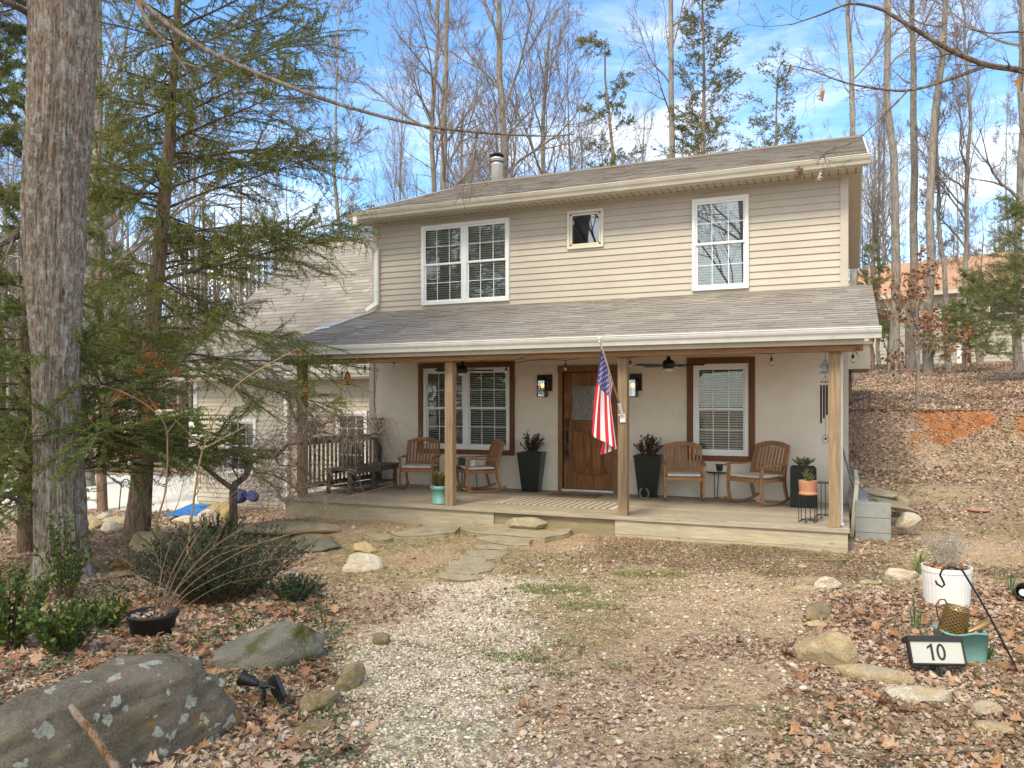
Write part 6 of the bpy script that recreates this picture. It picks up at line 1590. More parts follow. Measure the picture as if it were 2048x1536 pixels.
# broken pole in the lower left corner, fallen sticks
mb = MB(); g = gp(240, 1536); a = atD(140, 1410, 3.35); b = atD(235, 1540, 3.3)
mb.tube([a, a.lerp(b, .15), a.lerp(b, .5) + Vector((0.01, 0, 0.006)), b, b + (b - a) * 0.35], [0.011, 0.017, 0.017, 0.019, 0.02], 10)
m_stick = bark('stick_bark', (0.12, 0.085, 0.06), (0.30, 0.22, 0.16), (0.38, 0.36, 0.30), lich=0.3, sc_=14, bump=0.5, bd=0.005)
tag(mb.build('stick', bark('broken_branch', (0.10, 0.055, 0.03), (0.30, 0.19, 0.12), (0.42, 0.38, 0.32), sc_=22, bump=0.8, bd=0.006, lich=0.35)), 'broken brown branch slanting across the huge boulder', 'branch')
def stick(label, pxs, r_, seed=0, nb=2):
    rr = random.Random(seed); pts = [gp(x, y) + Vector((0, 0, 0.012 + r_)) for x, y in pxs]; mb = MB(); out = []
    for a, b in zip(pts[:-1], pts[1:]):
        for k in range(4): q_ = a.lerp(b, k / 4) + Vector((rr.uniform(-1, 1), rr.uniform(-1, 1), 0)) * 0.012; q_.z = gz(q_.x, q_.y) + 0.012 + r_; out.append(q_)
    out.append(pts[-1]); mb.tube(out, [r_ * (1 - 0.6 * i / len(out)) for i in range(len(out))], 6)
    for _ in range(nb):
        i = rr.randint(2, len(out) - 3); d = Vector((rr.uniform(-1, 1), rr.uniform(-1, 1), rr.uniform(0, .3))).normalized() * rr.uniform(.08, .3); mb.tube([out[i], out[i] + d], [r_ * .5, r_ * .2], 5)
    return tag(mb.build('stick', m_stick), label, 'stick')
stick('long curved grey stick at the lower right corner', [(2046, 1500), (1920, 1512), (1800, 1520), (1640, 1516)], 0.009, 1)
stick('straight fallen stick on the mulch before the deck', [(1600, 1124), (1700, 1124), (1790, 1127)], 0.010, 2)
stick('thin fallen stick just behind the straight one', [(1690, 1148), (1800, 1152)], 0.008, 3, 0)
stick('thin curved twig on the gravel left of centre', [(800, 1285), (840, 1295), (900, 1308)], 0.004, 4)
stick('thin twig lying across the middle of the gravel', [(912, 1320), (960, 1305), (1000, 1280)], 0.004, 5)
stick('short dark twig lying right of the green grass patch', [(1190, 1317), (1240, 1338)], 0.005, 6, 0)
stick('grey forked stick left of the brass watering can', [(1720, 1262), (1800, 1248), (1822, 1228)], 0.005, 7, 1)
stick('thin stick along the pale edging stones at the bottom right', [(1360, 1422), (1440, 1418), (1520, 1420)], 0.005, 8, 1)
stick('forked branch against the deck skirt near the right corner', [(1600, 1088), (1640, 1100), (1680, 1112)], 0.008, 9, 2)
stick('bleached stick on the bank behind the house', [(1735, 757), (1770, 750), (1795, 744)], 0.03, 10, 1)
# little spotlight pot at the right edge
p = gp(2042, 1205)
t = thing('black_pot', 'small black pot lying on its side at the right edge of the leaf bed', 'pot', tuple(p))
ax = Matrix.Rotation(rad(70), 3, 'X') @ Matrix.Rotation(rad(10), 3, 'Y')
mb = MB(); mb.lathe(p + Vector((0.02, 0.05, 0.075)), [(0.05, -0.10), (0.075, 0.04), (0.08, 0.05), (0.07, 0.05), (0.045, -0.08)], 24, axis=ax); mb.build('pot', m_blk2, t, smooth=True)
mb = MB(); mb.lathe(p + Vector((0.02, 0.05, 0.075)), [(0.001, 0.0), (0.03, 0.0), (0.03, 0.01), (0.001, 0.01)], 20, axis=ax); mb.build('lens', M('grey_lens', (0.5, 0.55, 0.55), 0.4), t)

# ---------------------------------------------------------------- right side of the house
m_cmu = M('concrete_block', (0.30, 0.305, 0.29), 0.95, 0.12, 3, 0.6, 120, dirt=((0.18, 0.19, 0.10), 0.5))
bx0 = atD(1709, 1000, 10.8).x; by0 = 10.75; bz = -0.36
k = 0
for i in range(5):
    for lv in range(3):
        mb = MB(); y0_ = by0 + (0 if i == 0 else 0.2 + (i - 1) * 0.41)
        if i == 0: mb.box(bx0, bx0 + 0.405, y0_, y0_ + 0.195, bz + lv * 0.187, bz + lv * 0.187 + 0.183)
        else: mb.box(bx0 + 0.002, bx0 + 0.16, y0_, y0_ + 0.40, bz + lv * 0.187, bz + lv * 0.187 + 0.183)
        tag(mb.build('concrete_block', m_cmu, bevel=0.006), ['bottom', 'middle', 'top'][lv] + (' grey concrete block facing the camera in the low block wall right of the deck' if i == 0 else ' row grey concrete block in the side run of the low block wall'), 'concrete block', 'grey concrete blocks of the low wall right of the deck')
def bp(px_, py_, zc): q_ = atD(px_, py_, zc); return q_
rock('dark round stone behind the front concrete block', 0, 0, (0.30, 0.3, 0.24), m_brown, 0.2, 81, 4, 5, 0.06, 0.0, pos=Vector((bx0 + 0.30, 11.35, -0.10)))
rock('flat slab leaning over the low concrete block wall', 0, 0, (0.62, 0.3, 0.10), m_flag, rad(-30), 82, 4, 6, 0.06, 0.0, pos=Vector((bx0 + 0.50, 11.9, 0.0)), tilt=rad(14))
rock('pale rounded rock at the right end of the pile behind the block wall', 0, 0, (0.34, 0.3, 0.26), m_tanl, 0.2, 83, 4, 6, 0.06, 0.0, pos=Vector((bx0 + 0.62, 11.2, -0.20)))
rock('tan slab on top of the rock pile behind the block wall', 0, 0, (0.55, 0.35, 0.12), m_tan, rad(-20), 84, 4, 6, 0.06, 0.0, pos=Vector((bx0 + 0.34, 12.4, 0.10)), tilt=rad(8))
rock('grey green slab at the back of the rock pile behind the block wall', 0, 0, (0.4, 0.35, 0.25), m_flag, rad(-20), 85, 4, 6, 0.06, 0.0, pos=Vector((bx0 + 0.55, 12.6, -0.12)))
mb = MB()
z0_ = -0.33
for k in range(9):
    y = 11.0 + k * 0.2; mb.bar((0.06, y, z0_), (0.13, y + 0.4, 0.42), 0.006, 0.03, (1, 0, 0), 0.5); mb.bar((0.065, y + 0.4, z0_), (0.125, y, 0.42), 0.006, 0.03, (1, 0, 0), 0.5)
mb.bar((0.05, 10.98, z0_), (0.12, 10.98, 0.44), 0.02, 0.05, (1, 0, 0)); mb.bar((0.12, 10.95, 0.43), (0.12, 13.0, 0.43), 0.02, 0.05, (1, 0, 0))
tag(mb.build('lattice_panel', M('cream_lattice', (0.62, 0.57, 0.44), 0.7, 0.1)), 'cream lattice panel leaning between the house and the block wall', 'lattice panel')
t = thing('shovel', 'long handled shovel leaning on the right side of the house, blade in the ground', 'shovel', tuple(gp(1733, 1062)))
a = atD(1684, 895, 10.5); b = atD(1722, 1028, 10.25); c = atD(1733, 1062, 10.2)
mb = MB(); mb.tube([a, a.lerp(b, .1)], 0.019, 10); mb.tube([a, b], 0.013, 10); mb.build('handle', M('shovel_shaft', (0.10, 0.11, 0.12), 0.4, 0.2), t)
mb = MB(); mb.tube([b + (a - b) * .12, b, b.lerp(c, .3)], [0.016, 0.014, 0.012], 8); d = b.lerp(c, .2)
mb.box(-0.025, 0.03, -0.08, 0.08, -0.22, 0.0, M=Matrix.Translation(d) @ Matrix.Rotation(rad(-8), 4, 'Y')); mb.build('blade', M('shovel_steel', (0.16, 0.14, 0.12), 0.5, 0.3, metal=0.6), t, bevel=0.01)
p = atD(1697, 868, 19.2)
t = thing('timber_stack', 'stack of pale timbers forming a low retaining wall behind the house', 'timber wall', (0.1, 21, 0.4))
for k in range(8): mb = MB(); z = gz(0.1, 21.2) - 0.2 + k * 0.142; mb.box(-1.6, 0.115 + 0.012 * (k % 2), 21.2, 21.35, z, z + 0.136); mb.build('timber', m_post, t, bevel=0.006)
mb = MB(); q_ = gp(1956, 1023); mb.lathe(q_ + Vector((0, 0, 0.0)), [(0.11, 0.0), (0.15, 0.02), (0.155, 0.03), (0.10, 0.03)], 20)
tag(mb.build('terracotta_saucer', m_terra), 'flat orange saucer lying in the grass on the right', 'saucer')
# neighbour house
t = thing('neighbour_house', 'distant pale house with an orange shingle roof behind the trees on the right', 'house', (8, 45, 3.8))
D0 = 46.0
a = atD(1690, 715, D0); b = atD(2060, 735, D0 - 6)
zb = 3.3; ze = atD(1850, 600, D0).z; zr = atD(1850, 556, D0 + 4).z
dirv = (b - a); dirv.z = 0; Ld = dirv.length; dirv.normalize(); per = Vector((-dirv.y, dirv.x, 0))
if per.y < 0: per = -per
Mx = Matrix((( dirv.x, per.x, 0, a.x), (dirv.y, per.y, 0, a.y), (0, 0, 1, 0), (0, 0, 0, 1)))
m_nwall = M('neighbour_siding', (0.48, 0.45, 0.38), 0.7, 0.06)
mb = MB(); mb.box(0, Ld, 0, 9, zb - 1, ze, M=Mx)
z = zb
while z < ze: mb.box(0.05, Ld - 0.05, -0.02, -0.001, z, z + 0.14, M=Mx); z += 0.2
mb.build('wall', m_nwall, t)
mb = MB(); pr = [(-0.5, ze - 0.05), (4.5, zr + 0.6), (9.5, ze - 0.05), (9.5, ze - 0.2), (4.5, zr + 0.4), (-0.5, ze - 0.2)]
mb.add([Mx @ Vector((x, y, z)) for x in (-0.4, Ld + 0.4) for y, z in pr], [(i, (i + 1) % 6, 6 + (i + 1) % 6, 6 + i) for i in range(6)] + [(5, 4, 3, 2, 1, 0), (6, 7, 8, 9, 10, 11)]); mb.build('roof', M('orange_shingle', (0.44, 0.25, 0.155), 0.95, 0.12, 6, 0.4, 40), t)
mb = MB(); mb.box(-0.4, Ld + 0.4, -0.56, -0.44, ze - 0.2, ze + 0.0, M=Mx); mb.build('gutter', m_gut, t)
for xw in (Ld * 0.2, Ld * 0.55, Ld * 0.8):
    mb = MB(); mb.box(xw, xw + 1.1, -0.05, 0.02, ze - 2.1, ze - 0.7, M=Mx); wn = mb.build('window', m_white, t)
    mb = MB(); mb.box(xw + .08, xw + 1.02, -0.06, -0.051, ze - 2.02, ze - 1.43, M=Mx); mb.box(xw + .08, xw + 1.02, -0.06, -0.051, ze - 1.37, ze - 0.78, M=Mx); mb.build('pane', M('dark_pane', (0.04, 0.045, 0.05), 0.1), wn)
mb = MB(); mb.box(Ld * 0.64, Ld * 0.68, -0.1, -0.03, zb - .5, ze - .2, M=Mx); mb.build('downspout', m_white, t)
# open white framed shed beyond the driveway
d_ = 30
a = atD(248, 955, d_); b = atD(388, 955, d_)
t = thing('shed', 'open white framed shed with a dark inside beyond the driveway', 'shed', (a.x, a.y, gz(a.x, a.y)))
dirv = (b - a); dirv.z = 0; Ld = dirv.length; dirv.normalize(); per = Vector((-dirv.y, dirv.x, 0)); Mx = Matrix(((dirv.x, per.x, 0, a.x), (dirv.y, per.y, 0, a.y), (0, 0, 1, 0), (0, 0, 0, 1)))
zt_ = atD(300, 833, d_).z; zf = atD(300, 934, d_).z
mb = MB(); mb.box(0, 0.2, 0, 0.2, zf - .2, zt_, M=Mx); mb.box(Ld - 0.2, Ld, 0, 0.2, zf - .2, zt_, M=Mx); mb.box(0, Ld, 0.01, 0.19, zt_ + .002, zt_ + 0.18, M=Mx); mb.build('frame', m_white, t)
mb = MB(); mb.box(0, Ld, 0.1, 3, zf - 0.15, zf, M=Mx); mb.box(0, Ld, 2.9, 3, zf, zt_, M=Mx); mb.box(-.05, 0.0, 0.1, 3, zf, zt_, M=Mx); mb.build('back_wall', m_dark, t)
mb = MB(); mb.box(-0.2, Ld + 0.2, -0.2, 3.2, zt_ + 0.18, zt_ + 0.26, M=Mx); mb.build('roof', m_sof, t)
for i in range(4):
    q_ = atD(290 + i * 28, 948, 29); rock('tan fieldstone in front of the open shed', 0, 0, (0.7, 0.5, 0.35), m_tan, i, 90 + i, 3, 6, 0.1, 0.3, group='fieldstones before the shed', pos=Vector((q_.x, q_.y, q_.z)))
# metal pole right edge
mb = MB(); a = gp(2044, 745); zc_ = zc_of(a); a = atD(2044, 745, min(zc_, 26)); mb.tube([a - Vector((0, 0, 0.5)), atD(2042, 668, min(zc_, 26))], 0.05, 8); tag(mb.build('pole', m_gut), 'grey metal pole at the right edge before the pines', 'pole')
# ---------------------------------------------------------------- trees
m_barkg = bark('grey_bark', (0.17, 0.145, 0.125), (0.34, 0.295, 0.255), (0.37, 0.38, 0.34), lich=0.35, sc_=6, bump=0.5, bd=0.02)
m_barkt = M('twig_bark', (0.22, 0.18, 0.15), 0.9, 0.25, 2, 0)
m_oak = bark('oak_bark', (0.22, 0.155, 0.115), (0.54, 0.45, 0.375), (0.54, 0.56, 0.54), sc_=19, bump=1.0, bd=0.05, lich=0.75)
for nd in m_oak.node_tree.nodes:
    if nd.bl_idname == 'ShaderNodeTexNoise' and abs(nd.inputs['Scale'].default_value - 5) < .01: nd.inputs['Scale'].default_value = 11
m_brk = bark('brown_bark', (0.14, 0.09, 0.065), (0.33, 0.235, 0.175), (0.30, 0.31, 0.24), sc_=10, bump=0.8, bd=0.03, lich=0.3)
m_limb = bark('limb_bark', (0.08, 0.055, 0.04), (0.20, 0.145, 0.11), (0.30, 0.31, 0.28), sc_=9, bump=0.5, bd=0.01, lich=0.4)
m_ced = bark('cedar_bark', (0.09, 0.055, 0.035), (0.22, 0.145, 0.10), (0.20, 0.21, 0.15), sc_=10, bump=0.8, bd=0.02, lich=0.2)

def grow(mb, p, d, l, r, lev, rr, maxlev, up=0.15, wob=0.18, nch=(5, 5, 4), segs=(5, 4, 3, 2), tips=None, sides=(6, 5, 4, 3), minr=0.004, ang=(28, 55)):
    n = segs[min(lev, len(segs) - 1)]; pts = [p.copy()]; dd = d.copy(); rs = [r]
    for i in range(n):
        dd = (dd + Vector((rr.gauss(0, wob), rr.gauss(0, wob), rr.gauss(0, wob) + up * 0.35))).normalized()
        p = p + dd * (l / n); pts.append(p.copy()); rs.append(max(minr, r * (1 - 0.78 * (i + 1) / n)))
    mb.tube(pts, rs, sides[min(lev, len(sides) - 1)], cap=False)
    if tips is not None and lev >= maxlev - 1: tips.extend([(q.copy(), dd.copy()) for q in pts[1:]])
    if lev >= maxlev: return
    k = nch[min(lev, len(nch) - 1)]
    for i in range(k):
        t = 0.22 + 0.75 * (i + rr.random()) / k; f = t * n; j = min(n - 1, int(f)); q = pts[j].lerp(pts[j + 1], f - j)
        ax = Vector((rr.gauss(0, 1), rr.gauss(0, 1), rr.gauss(0, 1))).cross(dd).normalized()
        nd = Matrix.Rotation(rad(rr.uniform(*ang)), 3, ax) @ (pts[j + 1] - pts[j]).normalized()
        grow(mb, q, nd, l * rr.uniform(0.42, 0.68) * (1.1 - 0.5 * t), rs[j] * 0.55, lev + 1, rr, maxlev, up, wob, nch, segs, tips, sides, minr, ang)

def bare_tree(seed, H, r0, kind, label, lean=0.02):
    """kind: slender (straight forest trunk), spread (forked crown), vase (many rising stems)"""
    rr = random.Random(seed)
    t = thing('bare_tree', label, 'tree', (0, -500, 0)); t.location = (0, 0, 0)
    pts = []; n = 14; x = y = 0.0
    for i in range(n + 1):
        pts.append(Vector((x, y, H * i / n - (0.4 if i == 0 else 0)))); x += rr.gauss(lean, 0.10) * H / 20; y += rr.gauss(0, 0.10) * H / 20
    top = 0.97 if kind == 'slender' else 0.7
    rs = [r0 * (1.25 if i == 0 else 1) * (1 - top * (i / n)) + 0.012 for i in range(n + 1)]
    mb = MB(); mb.tube(pts, rs, 9, cap=False); mb.build('trunk', m_barkg, t, smooth=True, local=True)
    mb = MB(); mr = 0.006
    nb = {'slender': 20, 'spread': 17, 'vase': 16}[kind]; f0 = {'slender': 0.38, 'spread': 0.28, 'vase': 0.25}[kind]
    for i in range(nb):
        f = f0 + (1 - f0) * (i + rr.random()) / nb * 0.98; j = min(n - 1, int(f * n)); q = pts[j].lerp(pts[j + 1], f * n - j)
        a = rr.uniform(0, 6.283)
        if kind == 'slender': el = rr.uniform(15, 50); l = H * rr.uniform(0.09, 0.17) * (1.15 - 0.5 * f); rb = rs[j] * 0.30
        elif kind == 'spread': el = rr.uniform(15, 55); l = H * rr.uniform(0.18, 0.34) * (1.25 - 0.7 * f); rb = rs[j] * 0.45
        else: el = rr.uniform(52, 75); l = H * rr.uniform(0.25, 0.45) * (1.2 - 0.7 * f); rb = rs[j] * 0.42
        d = Vector((math.cos(a) * math.cos(rad(el)), math.sin(a) * math.cos(rad(el)), math.sin(rad(el))))
        grow(mb, q, d, l, rb, 0, rr, 3, 0.22 if kind != 'vase' else 0.35, 0.16, (7, 5, 4), (6, 4, 3, 2), None, (5, 4, 3, 3), mr, (22, 50))
    mb.build('branches', m_barkt, t, local=True)
    return t
GB = 'bare deciduous trees of the woods behind the house'
DEF = 'slender bare grey tree among many like it in the woods'
protos = [bare_tree(101, 21, 0.155, 'slender', DEF), bare_tree(102, 19, 0.13, 'slender', DEF, -0.03), bare_tree(103, 23, 0.19, 'slender', DEF, 0.0),
          bare_tree(104, 17, 0.20, 'spread', DEF), bare_tree(105, 18, 0.19, 'spread', DEF), bare_tree(106, 16, 0.17, 'vase', DEF), bare_tree(107, 17, 0.16, 'vase', DEF), bare_tree(108, 13, 0.09, 'slender', DEF, 0.05)]
used = set()
def place_tree(k, px_, zc, label=None, rz=None, s=1.0, wid=1.0, lean=None, group=GB):
    base = atD(px_, 700, zc); g = gz(base.x, base.y)
    src = protos[k]
    if k not in used:
        used.add(k); o = src; o.location = (base.x, base.y, g); o.rotation_euler = (0, 0, R.uniform(0, 6.28) if rz is None else rz); o.scale = (s * wid, s * wid, s)
        o['group'] = group
        if label: o['label'] = label
    else: o = dup(src, label or DEF, group, (base.x, base.y, g), R.uniform(0, 6.28) if rz is None else rz, (s * wid, s * wid, s))
    if lean: o.rotation_euler = (lean[1], lean[0], o.rotation_euler[2])
    return o
# the ones the photograph lets you tell apart
place_tree(3, 888, 27, 'large forked bare tree behind the roof just left of the flue pipe', s=1.0, wid=.85)
place_tree(4, 862, 29, 'tall bare tree with rising limbs standing behind the left end of the roof ridge', s=1.0, wid=.75)
place_tree(5, 1012, 28, 'fan shaped bare tree with many rising stems right behind the flue pipe', s=1.1, wid=1.1)
place_tree(6, 1080, 33, 'bare vase shaped tree between the flue pipe and the leaning sparse pine', s=1.0)
place_tree(0, 1148, 34, 'thin straight bare tree left of the leaning sparse pine', s=0.85, wid=0.7)
place_tree(2, 1343, 25, 'tall thick straight bare trunk rising above the middle of the roof ridge', s=1.15, wid=0.6)
place_tree(1, 1697, 24, 'bare tree rising behind the right end of the roof ridge', s=1.2, wid=0.7)
place_tree(2, 1785, 27, 'leftmost of the three tall grey trunks right of the house', s=1.15, wid=0.72, lean=(-0.012, 0))
place_tree(2, 1822, 31, 'middle one of the three tall grey trunks right of the house, the straightest', s=1.2, wid=0.75, rz=2.0)
place_tree(0, 1857, 28, 'rightmost of the three tall grey trunks right of the house, forked near the top', s=1.25, wid=0.8)
place_tree(4, 1935, 30, 'crooked bare tree with spreading limbs right of the three tall trunks', s=0.8, wid=0.65)
place_tree(7, 1900, 30, 'thin forked bare tree between the tall trunks and the crooked tree', s=1.1)
place_tree(3, 2040, 26, 'dark bare tree at the right edge of the photograph', s=0.95, wid=0.7)
place_tree(4, 172, 21, 'bare tree with curving limbs visible just right of the big oak trunk', s=0.9, wid=1.25)
place_tree(7, 725, 26, 'thin bare tree left of the upper gutter end', s=1.2)
RT = random.Random(77)
for i in range(105):
    px_ = RT.uniform(-250, 2350); zc = RT.uniform(30, 85) if i < 110 else RT.uniform(24, 40)
    if px_ > 1690 and zc < 34 and RT.random() < 0.7: zc += 15
    if 40 < px_ < 2000 or True:
        b = atD(px_, 700, zc)
        if -16 < b.x < 1.5 and b.y < 25.5: continue
        if 1680 < px_ < 2060 and 38 < zc < 58: continue      # the neighbour's lot
        if px_ < 480 and zc < 36: continue
        k = RT.choice([0, 1, 2, 3, 4, 5, 6, 7, 0, 1, 7, 7]); HH = (21, 19, 23, 17, 18, 16, 17, 13)[k]
        yt = RT.uniform(210, 400) if 700 < px_ < 1700 else RT.uniform(120, 480)
        if 700 < px_ < 1700 and RT.random() < .45: continue
        hs = (CAMZ + (CY - yt) / F * zc - gz(b.x, b.y)) / HH
        place_tree(k, px_, zc, None, s=hs, wid=RT.uniform(0.5, 0.78) / max(.5, min(1, hs)))
mt_ = bare_tree(120, 17, .40, 'spread', 'thick bare tree behind the photographer, mirrored in the small upper window', 0.0); mt_['group'] = GB
cv = [v_.co.x for v_ in mt_.children[0].data.vertices if 5 < v_.co.z < 9]
mt_.location = (-8.72 - sum(cv) / max(1, len(cv)), -1.5, gz(-8.7, -1.5))
for k_, (x_, y_, s_, lb) in enumerate(((-3.4, -5.5, .8, 'bare forked tree behind the photographer, mirrored in the upper right window'), (-7.5, -8, .9, 'bare tree behind the photographer, mirrored in the upper double window'))):
    dup(protos[(4, 5)[k_]], lb, GB, (x_, y_, gz(x_, y_)), 1.0, s_)
# far wood that reads as one grey brown mass of trunks and twigs
mb = MB(); 
for i in range(900):
    px_ = RT.uniform(-500, 2600) if i < 600 else RT.uniform(-400, 760); zc = RT.uniform(62, 120) if i < 600 else RT.uniform(38, 60); b = atD(px_, 700, zc); z = gz(b.x, b.y); h = RT.uniform(7, 14); r_ = RT.uniform(0.06, 0.2)
    l_ = RT.uniform(-.6, .6); q = Vector((b.x, b.y, z)); mb.tube([q, q + Vector((l_ * .5, 0, h * .5)), q + Vector((l_, 0, h))], [r_, r_ * .7, r_ * .15], 4, cap=False)
    for k in range(26):
        f = RT.uniform(0.15, 0.97); s_ = q + Vector((l_ * f, 0, h * f)); a = RT.uniform(0, 6.28); ln = RT.uniform(0.8, 3.0) * (1.2 - f); e = s_ + Vector((math.cos(a) * ln, math.sin(a) * ln, ln * RT.uniform(0.3, 1.4)))
        mb.tube([s_, e], [r_ * .3, 0.015], 3, cap=False)
        for _ in range(3): g_ = s_.lerp(e, RT.uniform(.3, .9)); mb.tube([g_, g_ + Vector((RT.uniform(-1, 1), RT.uniform(-1, 1), RT.uniform(0, 1.2))) * ln * .45], [0.03, 0.012], 3, cap=False)
tag(mb.build('far_woods', m_barkt), 'distant grey brown bare woods that read as one mass', None, None, 'stuff')

# ---- conifers -------------------------------------------------------------------------------------------------
m_hem = MR('hemlock_needles', [(0, (0.09, 0.11, 0.03)), (0.4, (0.22, 0.25, 0.065)), (0.75, (0.35, 0.37, 0.10)), (1, (0.52, 0.48, 0.16))], 0.7, 0.5)
m_cedl = MR('cedar_sprays', [(0, (0.075, 0.10, 0.032)), (0.5, (0.175, 0.225, 0.065)), (0.85, (0.28, 0.33, 0.095)), (1, (0.38, 0.40, 0.13))], 0.7, 0.45)
m_pine = MR('pine_needles', [(0, (0.10, 0.12, 0.04)), (0.5, (0.22, 0.25, 0.08)), (1, (0.36, 0.38, 0.15))], 0.6, 0.45)
m_pinef = MR('pale_pine_needles', [(0, (0.10, 0.11, 0.04)), (0.5, (0.21, 0.22, 0.07)), (0.85, (0.32, 0.29, 0.10)), (1, (0.40, 0.20, 0.09))], 0.6, 0.5)

def spray(P, D, tips, rr, n, ln, flat=0.3, droop=-0.15):
    """needles placed along a twig as short diamonds either side"""
    for a, b in tips:
        d = (b - a); L_ = d.length
        if L_ < 1e-5: continue
        d.normalize(); s_ = d.cross(Vector((0, 0, 1)))
        if s_.length < 1e-3: s_ = Vector((1, 0, 0))
        s_.normalize(); k = max(2, int(n * L_))
        for i in range(k):
            t = (i + rr.random()) / k; sd = 1 if rr.random() < .5 else -1
            P.append(tuple(a.lerp(b, t))); v = d * rr.uniform(.3, .9) + s_ * sd * rr.uniform(.5, 1) + Vector((0, 0, rr.gauss(droop, flat))); D.append(tuple(v))
def conifer_branch(mb, tips, p, d, l, r, rr, droop, nside=9, lev2=5, flat=True, upturn=0.0, wob=0.05, vert=0.12):
    n = 8; pts = [p.copy()]; dd = d.copy()
    for i in range(n):
        dd = (dd + Vector((rr.gauss(0, wob), rr.gauss(0, wob), droop / n + upturn * (i / n) / n + rr.gauss(0, wob * .5)))).normalized(); pts.append(pts[-1] + dd * l / n)
    mb.tube(pts, [max(0.003, r * (1 - .9 * i / n)) for i in range(n + 1)], 5, cap=False)
    tips.append((pts[-2], pts[-1])); tips.append((pts[-3], pts[-2]))
    for i in range(nside * 2):
        f = 0.18 + 0.8 * i / (nside * 2); j = min(n - 1, int(f * n)); q = pts[j].lerp(pts[j + 1], f * n - j); ax = (pts[j + 1] - pts[j]).normalized()
        s_ = ax.cross(Vector((0, 0, 1))).normalized() * (1 if i % 2 else -1)
        e = (ax * rr.uniform(.5, .9) + s_ * rr.uniform(.6, 1.0) + Vector((0, 0, rr.gauss(droop * .25, vert)))).normalized(); ll = l * rr.uniform(.22, .42) * (1.15 - .75 * abs(f - .35))
        m_ = q + e * ll * .5; t2 = q + e * ll + Vector((0, 0, droop * .15 * ll)); mb.tube([q, m_, t2], [r * .28, r * .18, 0.002], 4, cap=False)
        tips.append((q.lerp(m_, .3), m_)); tips.append((m_, t2))
        for k in range(lev2):
            g = q.lerp(t2, .25 + .7 * (k + rr.random()) / lev2); e2 = (e + s_.cross(ax) * 0 + ax * rr.uniform(-.2, 1.1) + Vector((rr.gauss(0, .25), rr.gauss(0, .25), rr.gauss(droop * .3, .2)))).normalized(); l3 = ll * rr.uniform(.25, .5)
            mb.tube([g, g + e2 * l3], [0.0035, 0.0015], 3, cap=False); tips.append((g, g + e2 * l3))
def needles(name, tips, per_m, ln, wd, mat, parent, rr, local=False, droop=-0.1, flat=0.3):
    P, D = [], []; spray(P, D, tips, rr, per_m, ln, flat, droop)
    n = len(P); l_ = rng.uniform(ln[0], ln[1], n)
    rr_ = np.clip(rng.normal(0.5, 0.22, n), 0, 1)
    return leaves(name, np.array(P), np.array(D), rdir(n, 0.2, 1), l_, l_ * wd, mat, parent, 'diamond', 0.1, r=rr_, local=local)

# hemlock with the leaning brown trunk
dH = 9.6
g = gp(272, 1078); dH = zc_of(g)
ta = [(272, 1082, .0), (280, 1000, 0), (290, 880, 0), (296, 760, 0), (305, 640, 0), (318, 520, 0), (328, 400, 0), (340, 270, 0), (343, 190, .0), (352, 90, .0), (356, 0, 0), (360, -160, 0), (364, -330, 0)]
tw_ = [26, 21, 17, 15, 14.5, 13, 12, 10.5, 8.5, 7.5, 6.5, 4.5, 2]
tpts = [atD(x, y, dH) for x, y, _ in ta]
t = thing('evergreen_tree', 'feathery evergreen with a leaning brown trunk between the big oak and the house', 'tree', tuple(g))
mb = MB(); mb.tube([tpts[0] - Vector((0, 0, .3))] + tpts, [34 / F * dH] + [w_ * 1.05 / F * dH for w_ in tw_], 14, cap=False); mb.build('trunk', m_brk, t, smooth=True)
mb = MB(); tips = []; rr = random.Random(9)
def trunk_at(y):
    for i in range(len(ta) - 1):
        if ta[i + 1][1] <= y <= ta[i][1]:
            f = (ta[i][1] - y) / (ta[i][1] - ta[i + 1][1]); return tpts[i].lerp(tpts[i + 1], f), tw_[i] / F * dH
    return tpts[-1], .02
brs = [(715, 395, -0.20), (700, 380, -0.1), (655, 330, 0.05), (565, 420, 0.28), (560, 345, .2), (512, 380, .32), (470, 330, .1), (420, 400, .45), (380, 330, .4), (330, 330, .25), (285, 370, .3), (240, 330, .35), (205, 380, .5), (160, 340, .55), (110, 300, .55), (60, 310, .6), (10, 300, .5), (-50, 290, .6), (-110, 240, .6), (-180, 190, .6)]
for i, (y, lpx, el) in enumerate(brs):
    p, r_ = trunk_at(y); l = lpx / F * dH * (0.92 if y < 500 else 1)
    a = rr.uniform(-.35, .35)
    d = Vector((CYW * math.cos(a) + SY * math.sin(a), SY * math.cos(a) - CYW * math.sin(a), el)).normalized()       # towards the right of the picture
    conifer_branch(mb, tips, p, d, l, 0.022, rr, -0.25, 12, 6, upturn=0.35, vert=.3, wob=.07)
    for k in range(4 if y > 100 else 3):     # the others all round, shorter
        a = rr.uniform(0.9, 5.4) ; l2 = l * rr.uniform(.38, .75); yy = y + rr.uniform(-30, 30); p, r_ = trunk_at(yy)
        d = Vector((CYW * math.cos(a) + SY * math.sin(a), SY * math.cos(a) - CYW * math.sin(a), rr.uniform(-.1, .45))).normalized()
        if math.sin(a) > 0.2 and math.cos(a) > -.3: l2 *= .7
        conifer_branch(mb, tips, p, d, l2, 0.018, rr, -0.3, 8, 4, upturn=.3, vert=.3)
for a_, b_ in list(tips):
    if rr.random() < .5:
        e = b_ + Vector((rr.gauss(0, .08), rr.gauss(0, .08), -rr.uniform(.05, .22))); mb.tube([b_, e], [.002, .001], 3, cap=False); tips.append((b_, e))
mb.build('branches', m_limb, t)
needles('needles', tips, 115, (0.020, 0.044), 0.26, m_hem, t, rr, flat=.8, droop=-.35)

